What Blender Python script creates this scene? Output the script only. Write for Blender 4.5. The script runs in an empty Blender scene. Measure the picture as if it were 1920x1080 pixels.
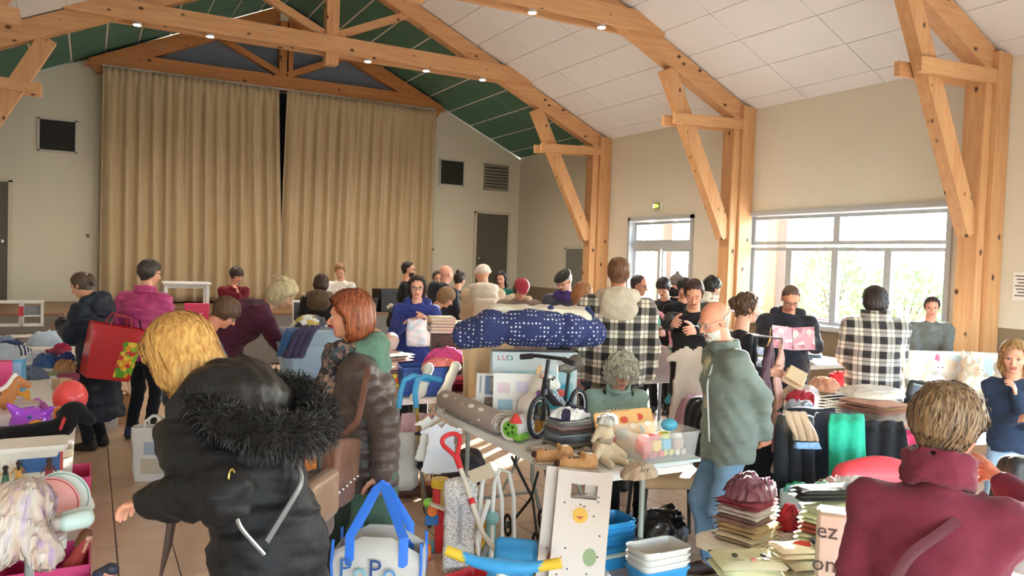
import bpy, math, random
import numpy as np
from mathutils import Vector, Matrix, Euler
random.seed(7); np.random.seed(7)
SC = bpy.context.scene
COL = SC.collection
# ---------------------------------------------------------------- camera (calibrated from the hall's own lines)
FPX, CH = 1450.0, 1.8
_d1 = np.array([168-960, 464-540, FPX]); _d2 = np.array([3600-960, 580-540, FPX])
_y = _d1/np.linalg.norm(_d1); _x = _d2-_y*(_d2@_y); _x /= np.linalg.norm(_x)
_z = np.cross(_x, _y); _z = -_z if _z[1] > 0 else _z
CR = np.stack([_x, _y, _z]); CP = np.array([0, 0, CH])
cd = bpy.data.cameras.new('camera'); cam = bpy.data.objects.new('camera', cd); COL.objects.link(cam)
cd.sensor_width = 36; cd.lens = FPX/1920*36; cd.clip_start = .02; cd.clip_end = 300
_m = Matrix.Identity(4)
for i in range(3):
    _m[i][0], _m[i][1], _m[i][2], _m[i][3] = CR[i][0], -CR[i][1], -CR[i][2], CP[i]
cam.matrix_world = _m; SC.camera = cam
def ray(px, py): return CR@np.array([px-960, py-540, FPX])
def onz(px, py, h=0): d = ray(px, py); return Vector(CP+d*((h-CH)/d[2]))
def ony(px, py, Y): d = ray(px, py); return Vector(CP+d*(Y/d[1]))
def onx(px, py, X): d = ray(px, py); return Vector(CP+d*(X/d[0]))
def atd(px, py, D): return Vector(CP+ray(px, py)*(D/FPX))
def proj(p):
    c = CR.T@(np.array(p, float)-CP); return 960+FPX*c[0]/c[2], 540+FPX*c[1]/c[2], c[2]
# ---------------------------------------------------------------- world, sun, exposure
W = bpy.data.worlds.new('world'); SC.world = W; W.use_nodes = True
_n = W.node_tree.nodes; _l = W.node_tree.links
_bg = _n['Background']; _sky = _n.new('ShaderNodeTexSky'); _sky.sky_type = 'NISHITA'; _sky.sun_disc = False
_sky.sun_elevation = math.radians(30); _sky.sun_rotation = math.radians(54); _sky.air_density = .8; _sky.dust_density = 1.0
_l.new(_sky.outputs[0], _bg.inputs[0]); _bg.inputs[1].default_value = 2.2
SUNDIR = Vector((math.sin(math.radians(54))*math.cos(math.radians(9.3)), math.cos(math.radians(54))*math.cos(math.radians(9.3)), math.sin(math.radians(9.3))))
_s = bpy.data.lights.new('sun', 'SUN'); _s.energy = 75; _s.angle = math.radians(.7); _s.color = (1, .93, .82)
_so = bpy.data.objects.new('sun', _s); COL.objects.link(_so)
_so.rotation_euler = SUNDIR.to_track_quat('Z', 'Y').to_euler()
SC.view_settings.view_transform = 'Standard'; SC.view_settings.look = 'None'
SC.view_settings.exposure = 0.68; SC.view_settings.gamma = 1
SC.view_settings.use_curve_mapping = False
# ---------------------------------------------------------------- materials
MATS = {}
def C3(c):
    if isinstance(c, str):
        c = c.lstrip('#'); v = [int(c[i:i+2], 16)/255 for i in (0, 2, 4)]
        return tuple(x/12.92 if x <= .04045 else ((x+.055)/1.055)**2.4 for x in v)
    return tuple(c)
def newmat(name):
    m = bpy.data.materials.new(name); m.use_nodes = True
    nt = m.node_tree; return m, nt.nodes, nt.links, nt.nodes['Principled BSDF']
def mixc(n, l, fac, a, b, blend='MIX'):
    x = n.new('ShaderNodeMix'); x.data_type = 'RGBA'; x.blend_type = blend
    for i, v in ((0, fac), (6, a), (7, b)):
        if hasattr(v, 'links'): l.new(v, x.inputs[i])
        elif i == 0: x.inputs[0].default_value = v
        else: x.inputs[i].default_value = (*C3(v), 1)
    return x.outputs[2]
def mth(n, l, op, a, b=None, c=None):
    x = n.new('ShaderNodeMath'); x.operation = op
    for i, v in enumerate((a, b, c)):
        if v is None: continue
        if hasattr(v, 'links'): l.new(v, x.inputs[i])
        else: x.inputs[i].default_value = v
    return x.outputs[0]
def coords(n, l, scale=(1, 1, 1), rot=(0, 0, 0), out='Object'):
    t = n.new('ShaderNodeTexCoord'); mp = n.new('ShaderNodeMapping')
    mp.inputs['Scale'].default_value = scale; mp.inputs['Rotation'].default_value = rot
    l.new(t.outputs[out], mp.inputs[0]); return mp.outputs[0]
def noise(n, l, vec, scale, detail=3, rough=.55):
    x = n.new('ShaderNodeTexNoise'); x.inputs['Scale'].default_value = scale; x.inputs['Detail'].default_value = detail
    x.inputs['Roughness'].default_value = rough
    if vec is not None: l.new(vec, x.inputs['Vector'])
    return x.outputs[0]
def ramp(n, l, fac, stops):
    x = n.new('ShaderNodeValToRGB'); e = x.color_ramp.elements
    while len(e) < len(stops): e.new(.5)
    for k, (p, c) in enumerate(stops): e[k].position = p; e[k].color = (*C3(c), 1)
    l.new(fac, x.inputs[0]); return x.outputs[0]
def bump(n, l, h, strength=.3, dist=.01, prev=None):
    b = n.new('ShaderNodeBump'); b.inputs['Strength'].default_value = strength; b.inputs['Distance'].default_value = dist
    l.new(h, b.inputs['Height'])
    if prev is not None: l.new(prev, b.inputs['Normal'])
    return b.outputs[0]
def plain(c, rough=.5, metal=0, alpha=1, trans=0, emit=0, coat=0, sheen=0):
    c = C3(c); k = ('plain', c, rough, metal, alpha, trans, emit, coat, sheen)
    if k in MATS: return MATS[k]
    m, n, l, p = newmat('paint'); p.inputs['Base Color'].default_value = (*c, 1)
    p.inputs['Roughness'].default_value = rough; p.inputs['Metallic'].default_value = metal
    p.inputs['Alpha'].default_value = alpha; p.inputs['Transmission Weight'].default_value = trans
    p.inputs['Coat Weight'].default_value = coat; p.inputs['Sheen Weight'].default_value = sheen
    if emit: p.inputs['Emission Color'].default_value = (*c, 1); p.inputs['Emission Strength'].default_value = emit
    MATS[k] = m; return m
def cloth(c, c2=None, scale=6, var=.35, rough=.9, wr=.35, fine=220, sheen=.08):
    """woven or knitted textile: two-tone noise, weave and wrinkle bump"""
    c = C3(c); c2 = C3(c2) if c2 is not None else tuple(x*.72 for x in c)
    k = ('cloth', c, c2, scale, var, rough, wr, fine)
    if k in MATS: return MATS[k]
    m, n, l, p = newmat('textile'); v = coords(n, l)
    f = noise(n, l, v, scale, 4); f2 = ramp(n, l, f, [(.5-var/2, (0, 0, 0)), (.5+var/2, (1, 1, 1))])
    l.new(mixc(n, l, f2, c2, c), p.inputs['Base Color']); p.inputs['Roughness'].default_value = rough
    p.inputs['Sheen Weight'].default_value = sheen; p.inputs['Specular IOR Level'].default_value = .25
    b = bump(n, l, noise(n, l, v, 9, 3), wr, .03)
    l.new(bump(n, l, noise(n, l, v, fine, 1), .15, .004, b), p.inputs['Normal'])
    MATS[k] = m; return m
def stripes(c1, c2, freq=30, axis=2, duty=.5, rot=(0, 0, 0), rough=.9):
    c1, c2 = C3(c1), C3(c2); k = ('stripe', c1, c2, freq, axis, duty, rot)
    if k in MATS: return MATS[k]
    m, n, l, p = newmat('striped_textile'); v = coords(n, l, rot=rot); s = n.new('ShaderNodeSeparateXYZ'); l.new(v, s.inputs[0])
    f = mth(n, l, 'LESS_THAN', mth(n, l, 'FRACT', mth(n, l, 'MULTIPLY', s.outputs[axis], freq)), duty)
    l.new(mixc(n, l, f, c2, c1), p.inputs['Base Color']); p.inputs['Roughness'].default_value = rough
    l.new(bump(n, l, noise(n, l, v, 9, 3), .3, .03), p.inputs['Normal']); MATS[k] = m; return m
def plaid(base, mid, dark, cell=.14, rot=(0, 0, 0)):
    k = ('plaid', base, mid, dark, cell)
    if k in MATS: return MATS[k]
    m, n, l, p = newmat('plaid_flannel'); v = coords(n, l, rot=rot); s = n.new('ShaderNodeSeparateXYZ'); l.new(v, s.inputs[0])
    def band(o, w, sh): return mth(n, l, 'LESS_THAN', mth(n, l, 'FRACT', mth(n, l, 'ADD', mth(n, l, 'DIVIDE', o, cell), sh)), w)
    hx, hz = band(s.outputs[0], .5, 0), band(s.outputs[2], .5, .2)
    tx, tz = band(s.outputs[0], .07, .27), band(s.outputs[2], .07, .47)
    sm = mth(n, l, 'MULTIPLY', mth(n, l, 'ADD', hx, hz), .5)
    col = ramp(n, l, sm, [(0, base), (.5, mid), (1, dark)])
    th = mth(n, l, 'MAXIMUM', tx, tz); col = mixc(n, l, mth(n, l, 'MULTIPLY', th, .6), col, dark)
    l.new(col, p.inputs['Base Color']); p.inputs['Roughness'].default_value = .95; p.inputs['Sheen Weight'].default_value = .3
    b = bump(n, l, noise(n, l, v, 7, 3), .35, .03); l.new(bump(n, l, noise(n, l, v, 160, 1), .2, .005, b), p.inputs['Normal'])
    MATS[k] = m; return m
def dots(c1, c2, freq=40, r=.25, rough=.9):
    k = ('dots', c1, c2, freq, r)
    if k in MATS: return MATS[k]
    m, n, l, p = newmat('dotted_textile'); v = coords(n, l)
    x = n.new('ShaderNodeTexVoronoi'); x.inputs['Scale'].default_value = freq; x.inputs['Randomness'].default_value = .15; l.new(v, x.inputs['Vector'])
    f = mth(n, l, 'LESS_THAN', x.outputs['Distance'], r); l.new(mixc(n, l, f, c1, c2), p.inputs['Base Color']); p.inputs['Roughness'].default_value = rough
    l.new(bump(n, l, noise(n, l, v, 12, 3), .3, .02), p.inputs['Normal']); MATS[k] = m; return m
def patches(cols, scale=12, rough=.6, wr=0, coat=0):
    """flat print of several colours in irregular cells"""
    k = ('patch', tuple(cols), scale, rough, wr)
    if k in MATS: return MATS[k]
    m, n, l, p = newmat('printed'); v = coords(n, l)
    x = n.new('ShaderNodeTexVoronoi'); x.inputs['Scale'].default_value = scale; l.new(v, x.inputs['Vector'])
    s = n.new('ShaderNodeSeparateColor'); l.new(x.outputs['Color'], s.inputs[0])
    r = n.new('ShaderNodeValToRGB'); r.color_ramp.interpolation = 'CONSTANT'; e = r.color_ramp.elements
    while len(e) < len(cols): e.new(.5)
    for i, c in enumerate(cols): e[i].position = i/len(cols); e[i].color = (*C3(c), 1)
    l.new(s.outputs[0], r.inputs[0]); l.new(r.outputs[0], p.inputs['Base Color']); p.inputs['Roughness'].default_value = rough
    p.inputs['Coat Weight'].default_value = coat
    if wr: l.new(bump(n, l, noise(n, l, v, 10, 3), wr, .03), p.inputs['Normal'])
    MATS[k] = m; return m
def glassy(c=(1, 1, 1), alpha=.3, rough=.15):
    """thin clear or milky plastic: part of the light passes straight through"""
    c = C3(c); k = ('glassy', c, alpha, rough)
    if k in MATS: return MATS[k]
    m, n, l, p = newmat('clear_plastic'); p.inputs['Base Color'].default_value = (*c, 1); p.inputs['Roughness'].default_value = rough
    t = n.new('ShaderNodeBsdfTransparent'); t.inputs[0].default_value = (*[min(1, x*.5+.5) for x in c], 1)
    mx = n.new('ShaderNodeMixShader'); mx.inputs[0].default_value = alpha
    l.new(t.outputs[0], mx.inputs[1]); l.new(p.outputs[0], mx.inputs[2]); l.new(mx.outputs[0], n['Material Output'].inputs[0]); MATS[k] = m; return m
def hairmat(c, c2=None, rough=.45):
    c = C3(c); c2 = C3(c2) if c2 is not None else tuple(x*.45 for x in c); k = ('hair', c, c2)
    if k in MATS: return MATS[k]
    m, n, l, p = newmat('hair'); v = coords(n, l, (90, 90, 7)); f = noise(n, l, v, 1, 3)
    f2 = ramp(n, l, f, [(.35, (0, 0, 0)), (.62, (1, 1, 1))]); l.new(mixc(n, l, f2, c2, c), p.inputs['Base Color'])
    p.inputs['Roughness'].default_value = rough; l.new(bump(n, l, f, .7, .01), p.inputs['Normal'])
    MATS[k] = m; return m
def skinmat(c='#d9a58a'):
    c = C3(c); k = ('skin', c)
    if k in MATS: return MATS[k]
    m, n, l, p = newmat('skin'); v = coords(n, l); f = noise(n, l, v, 14, 3)
    l.new(mixc(n, l, f, tuple(x*y for x, y in zip(c, (1, .84, .8))), tuple(min(1, x*1.08) for x in c)), p.inputs['Base Color']); p.inputs['Roughness'].default_value = .5
    p.inputs['Subsurface Weight'].default_value = .12; p.inputs['Subsurface Radius'].default_value = (.02, .008, .004); MATS[k] = m; return m
def woodmat(a, b, knots=True, axis=0, name='timber', rough=.55):
    k = ('wood', a, b, knots, axis)
    if k in MATS: return MATS[k]
    m, n, l, p = newmat(name); sc = [9, 9, 9]; sc[axis] = .7
    v = coords(n, l, tuple(sc)); f = noise(n, l, v, 2.2, 5, .6)
    col = mixc(n, l, ramp(n, l, f, [(.3, (0, 0, 0)), (.7, (1, 1, 1))]), b, a)
    if knots:
        s2 = [5]*3; s2[axis] = 3.4; v2 = coords(n, l, tuple(s2))
        x = n.new('ShaderNodeTexVoronoi'); x.inputs['Scale'].default_value = 1; l.new(v2, x.inputs['Vector'])
        kf = ramp(n, l, x.outputs['Distance'], [(.08, (1, 1, 1)), (.15, (0, 0, 0))])
        col = mixc(n, l, kf, col, '#4a2c1c')
    l.new(col, p.inputs['Base Color']); p.inputs['Roughness'].default_value = rough
    l.new(bump(n, l, f, .12, .01), p.inputs['Normal']); MATS[k] = m; return m
# ---------------------------------------------------------------- mesh builder
class B:
    def __init__(s): s.v = []; s.f = []; s.mi = []; s.n = 0; s.cur = 0
    def add(s, v, f, mi=None):
        v = np.asarray(v, float).reshape(-1, 3); s.v.append(v)
        k = s.n; s.f += [tuple(int(i)+k for i in q) for q in f]; s.mi += [s.cur if mi is None else mi]*len(f); s.n += len(v); return s
    def box(s, c, d, rot=None, ch=0, mi=None):
        c = np.asarray(c, float); h = np.asarray(d, float)/2
        if ch <= 0:
            v = np.array([[x, y, z] for x in (-1, 1) for y in (-1, 1) for z in (-1, 1)])*h
            f = [(0, 1, 3, 2), (4, 6, 7, 5), (0, 4, 5, 1), (2, 3, 7, 6), (0, 2, 6, 4), (1, 5, 7, 3)]
        else:
            ch = min(ch, min(h)*.95); v = []; ix = {}
            for sx in (-1, 1):
                for sy in (-1, 1):
                    for sz in (-1, 1):
                        for a in range(3):
                            q = np.array([sx, sy, sz])*(h-ch); q[a] = (sx, sy, sz)[a]*h[a]; ix[(sx, sy, sz, a)] = len(v); v.append(q)
            f = []
            def qd(*k): f.append(tuple(ix[i] for i in k))
            for sg in (-1, 1):
                o = (lambda *k: qd(*k)) if sg > 0 else (lambda *k: qd(*k[::-1]))
                o((sg, -1, -1, 0), (sg, 1, -1, 0), (sg, 1, 1, 0), (sg, -1, 1, 0))
                o((-1, sg, -1, 1), (-1, sg, 1, 1), (1, sg, 1, 1), (1, sg, -1, 1))
                o((-1, -1, sg, 2), (1, -1, sg, 2), (1, 1, sg, 2), (-1, 1, sg, 2))
            for a, b in ((0, 1), (1, 2), (0, 2)):
                c3 = 3-a-b
                for sa in (-1, 1):
                    for sb in (-1, 1):
                        def kk(sc, ax): t = [0, 0, 0]; t[a] = sa; t[b] = sb; t[c3] = sc; return (*t, ax)
                        q = [kk(-1, a), kk(1, a), kk(1, b), kk(-1, b)]
                        p = [v[ix[i]] for i in q]; nn = np.cross(p[1]-p[0], p[2]-p[0]); ct = sum(p)/4
                        qd(*(q if nn@ct > 0 else q[::-1]))
            for sx in (-1, 1):
                for sy in (-1, 1):
                    for sz in (-1, 1):
                        q = [(sx, sy, sz, 0), (sx, sy, sz, 1), (sx, sy, sz, 2)]; qd(*(q if sx*sy*sz > 0 else q[::-1]))
            v = np.array(v)
        if rot is not None: v = v@np.array(rot if not isinstance(rot, (tuple, list, Euler)) else Euler(rot).to_matrix()).T
        return s.add(v+c, f, mi)
    def tube(s, path, r, seg=8, cap=True, mi=None, closed=False, flat=1, up=None):
        P = np.asarray(path, float); n = len(P); r = np.broadcast_to(np.asarray(r, float), (n,)) if np.ndim(r) == 0 or len(np.shape(r)) == 1 else r
        T = np.gradient(P, axis=0) if not closed else np.roll(P, -1, 0)-np.roll(P, 1, 0)
        T /= np.linalg.norm(T, axis=1)[:, None]+1e-9
        u = np.array(up if up is not None else ((0, 0, 1) if abs(T[0][2]) < .9 else (1, 0, 0)), float); V = []
        a = np.linspace(0, 2*np.pi, seg, endpoint=False)
        for i in range(n):
            u = u-T[i]*(u@T[i]); u /= np.linalg.norm(u)+1e-9; w = np.cross(T[i], u)
            V.append(P[i]+r[i]*(np.cos(a)[:, None]*u*flat+np.sin(a)[:, None]*w))
        V = np.concatenate(V); F = []
        for i in range(n if closed else n-1):
            j = (i+1) % n
            for k in range(seg): F.append((i*seg+k, i*seg+(k+1) % seg, j*seg+(k+1) % seg, j*seg+k))
        if cap and not closed: F += [tuple(range(seg))[::-1], tuple((n-1)*seg+k for k in range(seg))]
        return s.add(V, F, mi)
    def cyl(s, a, b, r, r2=None, seg=12, mi=None, cap=True): return s.tube([a, b], np.array([r, r if r2 is None else r2]), seg, cap, mi)
    def lathe(s, prof, c=(0, 0, 0), seg=16, mi=None, sy=1, rot=None):
        a = np.linspace(0, 2*np.pi, seg, endpoint=False); V = []
        for r, z in prof: V.append(np.stack([r*np.cos(a), r*np.sin(a)*sy, np.full(seg, z)], 1))
        V = np.concatenate(V); F = []; n = len(prof)
        for i in range(n-1):
            for k in range(seg): F.append((i*seg+k, i*seg+(k+1) % seg, (i+1)*seg+(k+1) % seg, (i+1)*seg+k))
        if prof[0][0] > 1e-6: F.append(tuple(range(seg))[::-1])
        if prof[-1][0] > 1e-6: F.append(tuple((n-1)*seg+k for k in range(seg)))
        if rot is not None: V = V@np.array(Euler(rot).to_matrix()).T
        return s.add(V+np.asarray(c, float), F, mi)
    def ell(s, c, r, seg=14, rings=9, mi=None, rot=None):
        t = np.linspace(0, np.pi, rings+1); r = np.broadcast_to(np.asarray(r, float), (3,))
        a = np.linspace(0, 2*np.pi, seg, endpoint=False)
        V = np.concatenate([np.stack([np.sin(x)*np.cos(a), np.sin(x)*np.sin(a), np.full(seg, -np.cos(x))], 1) for x in t])*r
        F = [(i*seg+k, i*seg+(k+1) % seg, (i+1)*seg+(k+1) % seg, (i+1)*seg+k) for i in range(rings) for k in range(seg)]
        if rot is not None: V = V@np.array(Euler(rot).to_matrix()).T
        return s.add(V+np.asarray(c, float), F, mi)
    def prism(s, out, h0, h1, axis=2, mi=None, rot=None, c=(0, 0, 0)):
        """outline (2-D, counter-clockwise) extruded from h0 to h1 along axis"""
        o = np.asarray(out, float); n = len(o); V = []
        for h in (h0, h1):
            q = np.zeros((n, 3)); k = [i for i in range(3) if i != axis]
            if axis == 1: k = [0, 2]
            q[:, k[0]] = o[:, 0]; q[:, k[1]] = o[:, 1]; q[:, axis] = h; V.append(q)
        V = np.concatenate(V); F = [tuple(range(n))[::-1], tuple(range(n, 2*n))]+[(i, (i+1) % n, n+(i+1) % n, n+i) for i in range(n)]
        if axis == 1: F = [q[::-1] for q in F]
        if rot is not None: V = V@np.array(Euler(rot).to_matrix()).T
        return s.add(V+np.asarray(c, float), F, mi)
    def grid(s, fn, nu, nv, mi=None, wrap=False):
        """fn(u,v)->xyz with u,v arrays in 0..1"""
        u, v = np.meshgrid(np.linspace(0, 1, nu), np.linspace(0, 1, nv), indexing='ij'); P = np.stack(fn(u, v), -1).reshape(-1, 3)
        F = [(i*nv+j, (i+1)*nv+j, (i+1)*nv+j+1, i*nv+j+1) for i in range(nu-1) for j in range(nv-1)]
        return s.add(P, F, mi)
    def mesh(s, name, mats, smooth=True, angle=40):
        me = bpy.data.meshes.new(name); V = np.concatenate(s.v) if s.v else np.zeros((0, 3))
        me.from_pydata(V.tolist(), [], s.f)
        for m in (mats if isinstance(mats, (list, tuple)) else [mats]): me.materials.append(m)
        if len(s.f):
            me.polygons.foreach_set('material_index', np.array(s.mi, dtype=np.int32))
            if smooth:
                me.polygons.foreach_set('use_smooth', np.ones(len(s.f), dtype=bool))
                if angle and angle < 170: me.set_sharp_from_angle(angle=math.radians(angle))
        me.update(); return me
    def build(s, name, mats, parent=None, loc=(0, 0, 0), rot=(0, 0, 0), smooth=True, angle=40, **kw):
        return link(name, s.mesh(name, mats, smooth, angle), parent, loc, rot, **kw)
def link(name, me, parent=None, loc=(0, 0, 0), rot=(0, 0, 0), label=None, cat=None, group=None, kind=None, scale=None):
    o = bpy.data.objects.new(name, me); COL.objects.link(o); o.parent = parent; o.location = loc; o.rotation_euler = rot
    if scale is not None: o.scale = scale if not np.isscalar(scale) else (scale,)*3
    return tag(o, label, cat, group, kind)
USED = {}
def tag(o, label=None, cat=None, group=None, kind=None):
    if label: o['label'] = label
    if cat: o['category'] = cat
    if group: o['group'] = group
    if kind: o['kind'] = kind
    if label and o.parent is None: USED.setdefault(label, []).append(o.name)
    return o
def thing(name, label, cat, loc=(0, 0, 0), rz=0, group=None, rot=None):
    o = bpy.data.objects.new(name, None); COL.objects.link(o); o.empty_display_size = .1
    o.location = loc; o.rotation_euler = rot if rot is not None else (0, 0, rz); return tag(o, label, cat, group)
def struct(name, b, m, parent=None, **kw):
    return b.build(name, m, parent, kind=None if parent else 'structure', **kw)
def rr(w, d, r, n=4):
    """rounded rectangle outline centred on 0"""
    o = []
    for cx, cy, a0 in ((w/2-r, d/2-r, 0), (-w/2+r, d/2-r, 90), (-w/2+r, -d/2+r, 180), (w/2-r, -d/2+r, 270)):
        for k in range(n+1): a = math.radians(a0+90*k/n); o.append((cx+r*math.cos(a), cy+r*math.sin(a)))
    return o
_NW = np.random.RandomState(3).normal(size=(24, 3)); _NP = np.random.RandomState(4).uniform(0, 6.28, 24)
def snoise(P, scale=1., n=10, seed=0):
    """cheap smooth noise, about -1..1"""
    P = np.asarray(P, float)*scale; o = 0
    for k in range(n): w = _NW[(k+seed*5) % 24]; o = o+np.sin(P@w*(1+.35*k)+_NP[(k*3+seed) % 24]+seed)
    return o/math.sqrt(n)*.8
def text(body, size, mat, parent, loc, rot=(0, 0, 0), name='lettering', ext=.0006, align='CENTER'):
    cu = bpy.data.curves.new(name, 'FONT'); cu.body = body; cu.size = size; cu.extrude = ext; cu.align_x = align; cu.align_y = 'CENTER'; cu.resolution_u = 2
    tmp = bpy.data.objects.new('tmp', cu); me = bpy.data.meshes.new_from_object(tmp); bpy.data.objects.remove(tmp); me.name = name; me.materials.clear(); me.materials.append(mat)
    return link(name, me, parent, loc, rot)
# ================================================================= the hall
XL, XR, XC, YS, YB, ZE, SL = -2.15, 8.75, 3.3, 15.8, -3.2, 4.18, .461
ZR = ZE+(XR-XC)*SL
def roofz(x): return ZE+(XR-x)*SL if x > XC else ZE+(x-XL)*SL
def wallmat(name, a, b):
    m, n, l, p = newmat(name); v = coords(n, l); f = noise(n, l, v, .8, 4)
    l.new(mixc(n, l, f, a, b), p.inputs['Base Color']); p.inputs['Roughness'].default_value = .85
    l.new(bump(n, l, noise(n, l, v, 60, 3), .12, .01), p.inputs['Normal']); return m
M_wall = wallmat('cream_paint', '#dfdacb', '#d8d2c2'); M_dado = wallmat('brown_paint', '#8f7f6a', '#86765f')
M_white = plain('#e9e8e4', .5); M_pvc = plain('#b4b8bb', .4); M_dark = plain('#2a2825', .6)
TW = [woodmat('#d9ab7c', '#c59264', True, a) for a in range(3)]
# floor: each tile its own piece, recessed grey joint below
m, n, l, p = newmat('tile_glaze'); t = n.new('ShaderNodeObjectInfo'); v = coords(n, l)
l.new(mixc(n, l, mth(n, l, 'MULTIPLY', t.outputs['Random'], .5), mixc(n, l, noise(n, l, v, 12, 4), '#caad92', '#d9bfa6'), '#c3a488'), p.inputs['Base Color'])
p.inputs['Roughness'].default_value = .28; M_tile = m
floor = struct('floor', B().box((XC, (YS+YB)/2, -.06), (XR-XL+.6, YS-YB+.6, .1)), plain('#77675a', .9))
TS = .305; tb = B().box((0, 0, 0), (TS-.007, TS-.007, .012), ch=.002); tme = tb.mesh('tile', M_tile)
cells = []
for i in range(-8, 29):
    for j in range(-27, 37):
        x, y = .165+TS*(i+.5), 4.87+TS*(j+.5)
        if XL < x-.1 and x+.1 < XR and YB < y < 12.9:
            q = proj((x, y, 0)); vis = q[2] > 1 and -20 < q[0] < 1940 and q[1] < 1150
            cells.append((0 if vis else 1, q[2] if q[2] > 0 else 99, x, y))
cells.sort(); rest = B()
for k, (a, b, x, y) in enumerate(cells):
    if k < 290: link('tile', tme, floor, (x, y, -.005))
    else: rest.box((x, y, -.005), (TS-.007, TS-.007, .012))
rest.build('tile_field', M_tile, floor, smooth=False, kind='stuff')
# right wall with a glazed door and a wide window (an added unseen opening nearer the rear lets sun onto the near tables)
DW = (9.85, 11.5, 0, 2.63); WN = (5.47, 8.58, 1.05, 2.62); SUN_GAP = (-.9, 3.6, 1.05, 2.62)
def wall_pieces(b, z0, z1):
    """vertical slab at X=XR..XR+.3 between z0 and z1 with the openings cut out"""
    ys = [YB, SUN_GAP[0], SUN_GAP[1], WN[0], WN[1], DW[0], DW[1], YS]
    for a, c in zip(ys[:-1], ys[1:]):
        op = next((o for o in (SUN_GAP, WN, DW) if abs(o[0]-a) < 1e-6 and abs(o[1]-c) < 1e-6), None)
        for s0, s1 in ([(z0, z1)] if op is None else [(z0, min(z1, op[2])), (max(z0, op[3]), z1)]):
            if s1-s0 > .001: b.box((XR+.15, (a+c)/2, (s0+s1)/2), (.3, c-a, s1-s0))
    return b
wr_ = struct('wall_right', wall_pieces(B(), 1.26, ZE+.1), M_wall)
dado_ = struct('trim_1', wall_pieces(B(), 0, 1.26), M_dado)
struct('wall_left', B().box((XL-.15, (YS+YB)/2, ZE/2), (.3, YS-YB, ZE+.1)), M_wall)
# stage wall with the proscenium opening
fw = B(); OX0, OX1, OZ = .5, 6.1, 5.02
for a, c in ((XL, OX0), (OX1, XR)):
    zz = (roofz(a), roofz(c)); fw.prism([(a, 0), (c, 0), (c, zz[1]), (a, zz[0])], YS, YS+.25, axis=1)
fw.prism([(OX0, OZ), (OX1, OZ), (OX1, roofz(OX1)), (XC, ZR), (OX0, roofz(OX0))], YS+.02, YS+.25, axis=1)
struct('wall_front', fw, M_wall)
# rear wall: unseen, its three unglazed bays shaped to let daylight in from behind the camera
rw = B()
for a, c in ((XL, -1.6), (1.3, 1.7), (4.6, 5.0), (8.1, XR)): rw.box(((a+c)/2, YB-.12, 1.15), (c-a, .24, 2.3))
rw.prism([(XL, 2.3), (XR, 2.3), (XR, ZE), (XC, ZR), (XL, ZE)], YB-.24, YB, axis=1); struct('wall_rear', rw, M_wall)
# stage
M_stage = woodmat('#8a6748', '#6f5038', False, 0, 'stage_boards', .4)
st = struct('floor_stage', B().box((XC, 13.0+1.5, .4), (XR-XL, 3.2, .78)), plain('#77736f', .7))
for k in range(23): link('plank', (lambda bb: bb.mesh('plank', M_stage))(B().box((0, 0, 0), (XR-XL, .132, .04), ch=.003)) if k == 0 else bpy.data.meshes['plank'], st, (XC, 12.93+.066+k*.134, .81))
b = B().box((XC, 18.2, 2.8), (7.4, .1, 5.8)).box((-.3, 17.1, 2.8), (.1, 2, 5.8)).box((6.9, 17.1, 2.8), (.1, 2, 5.8)).box((XC, 17.1, 5.7), (7.4, 2, .1)).box((XC, 17.1, .4), (7.4, 2, .78))
struct('wall_stage_house', b, plain('#15130f', .9))
# ceiling slabs and panels
pit = math.atan(SL); cs = math.cos(pit)
cb = B()
cb.prism([(XC, ZR+.04), (XR+.35, ZE-.35*SL+.04), (XR+.35, ZE-.35*SL+.2), (XC, ZR+.2)], YB-.3, YS+.3, axis=1)
cb.prism([(XL-.35, ZE-.35*SL+.04), (XC, ZR+.04), (XC, ZR+.2), (XL-.35, ZE-.35*SL+.2)], YB-.3, YS+.3, axis=1)
ceil = struct('ceiling', cb, plain('#efeee8', .8))
mw = wallmat('white_board', '#e8e9ea', '#e2e4e6'); mg = wallmat('green_board', '#547f6d', '#4b7463')
PM = {}
def panel(x0, x1, y0, y1, side, mt, gap):
    w = (x1-x0)/cs-gap; d = y1-y0-gap; k = (round(w, 3), round(d, 3), mt.name)
    if k not in PM: PM[k] = B().box((0, 0, 0), (w, d, .018), ch=.004).mesh('ceiling_panel', mt)
    xm = (x0+x1)/2; zz = ZE+(XR-xm)*SL; X = xm if side > 0 else 2*XC-xm
    link('ceiling_panel', PM[k], ceil, (X, (y0+y1)/2, zz+.032), (0, pit*side, 0))
xs = [XR, 8.5]+[8.5-.527*k for k in range(1, 10)]+[XC]
ylines = [6.39+1.22*k for k in range(-4, 8)]
rowsW = [(a, min(c, 12.4)) for a, c in zip(ylines[:-1], ylines[1:]) if a < 12.3]
rowsG = [(12.4, 13.71), (13.71, 14.93), (14.93, YS)]
for side in (1, -1):
    for x1, x0 in zip(xs[:-1], xs[1:]):
        for y0, y1 in rowsW:
            if side < 0 and y1 < 5: continue
            panel(x0, x1, y0, y1, side, mw, .007)
        for y0, y1 in rowsG: panel(x0, x1, y0, y1, side, mg, .036)
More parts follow.
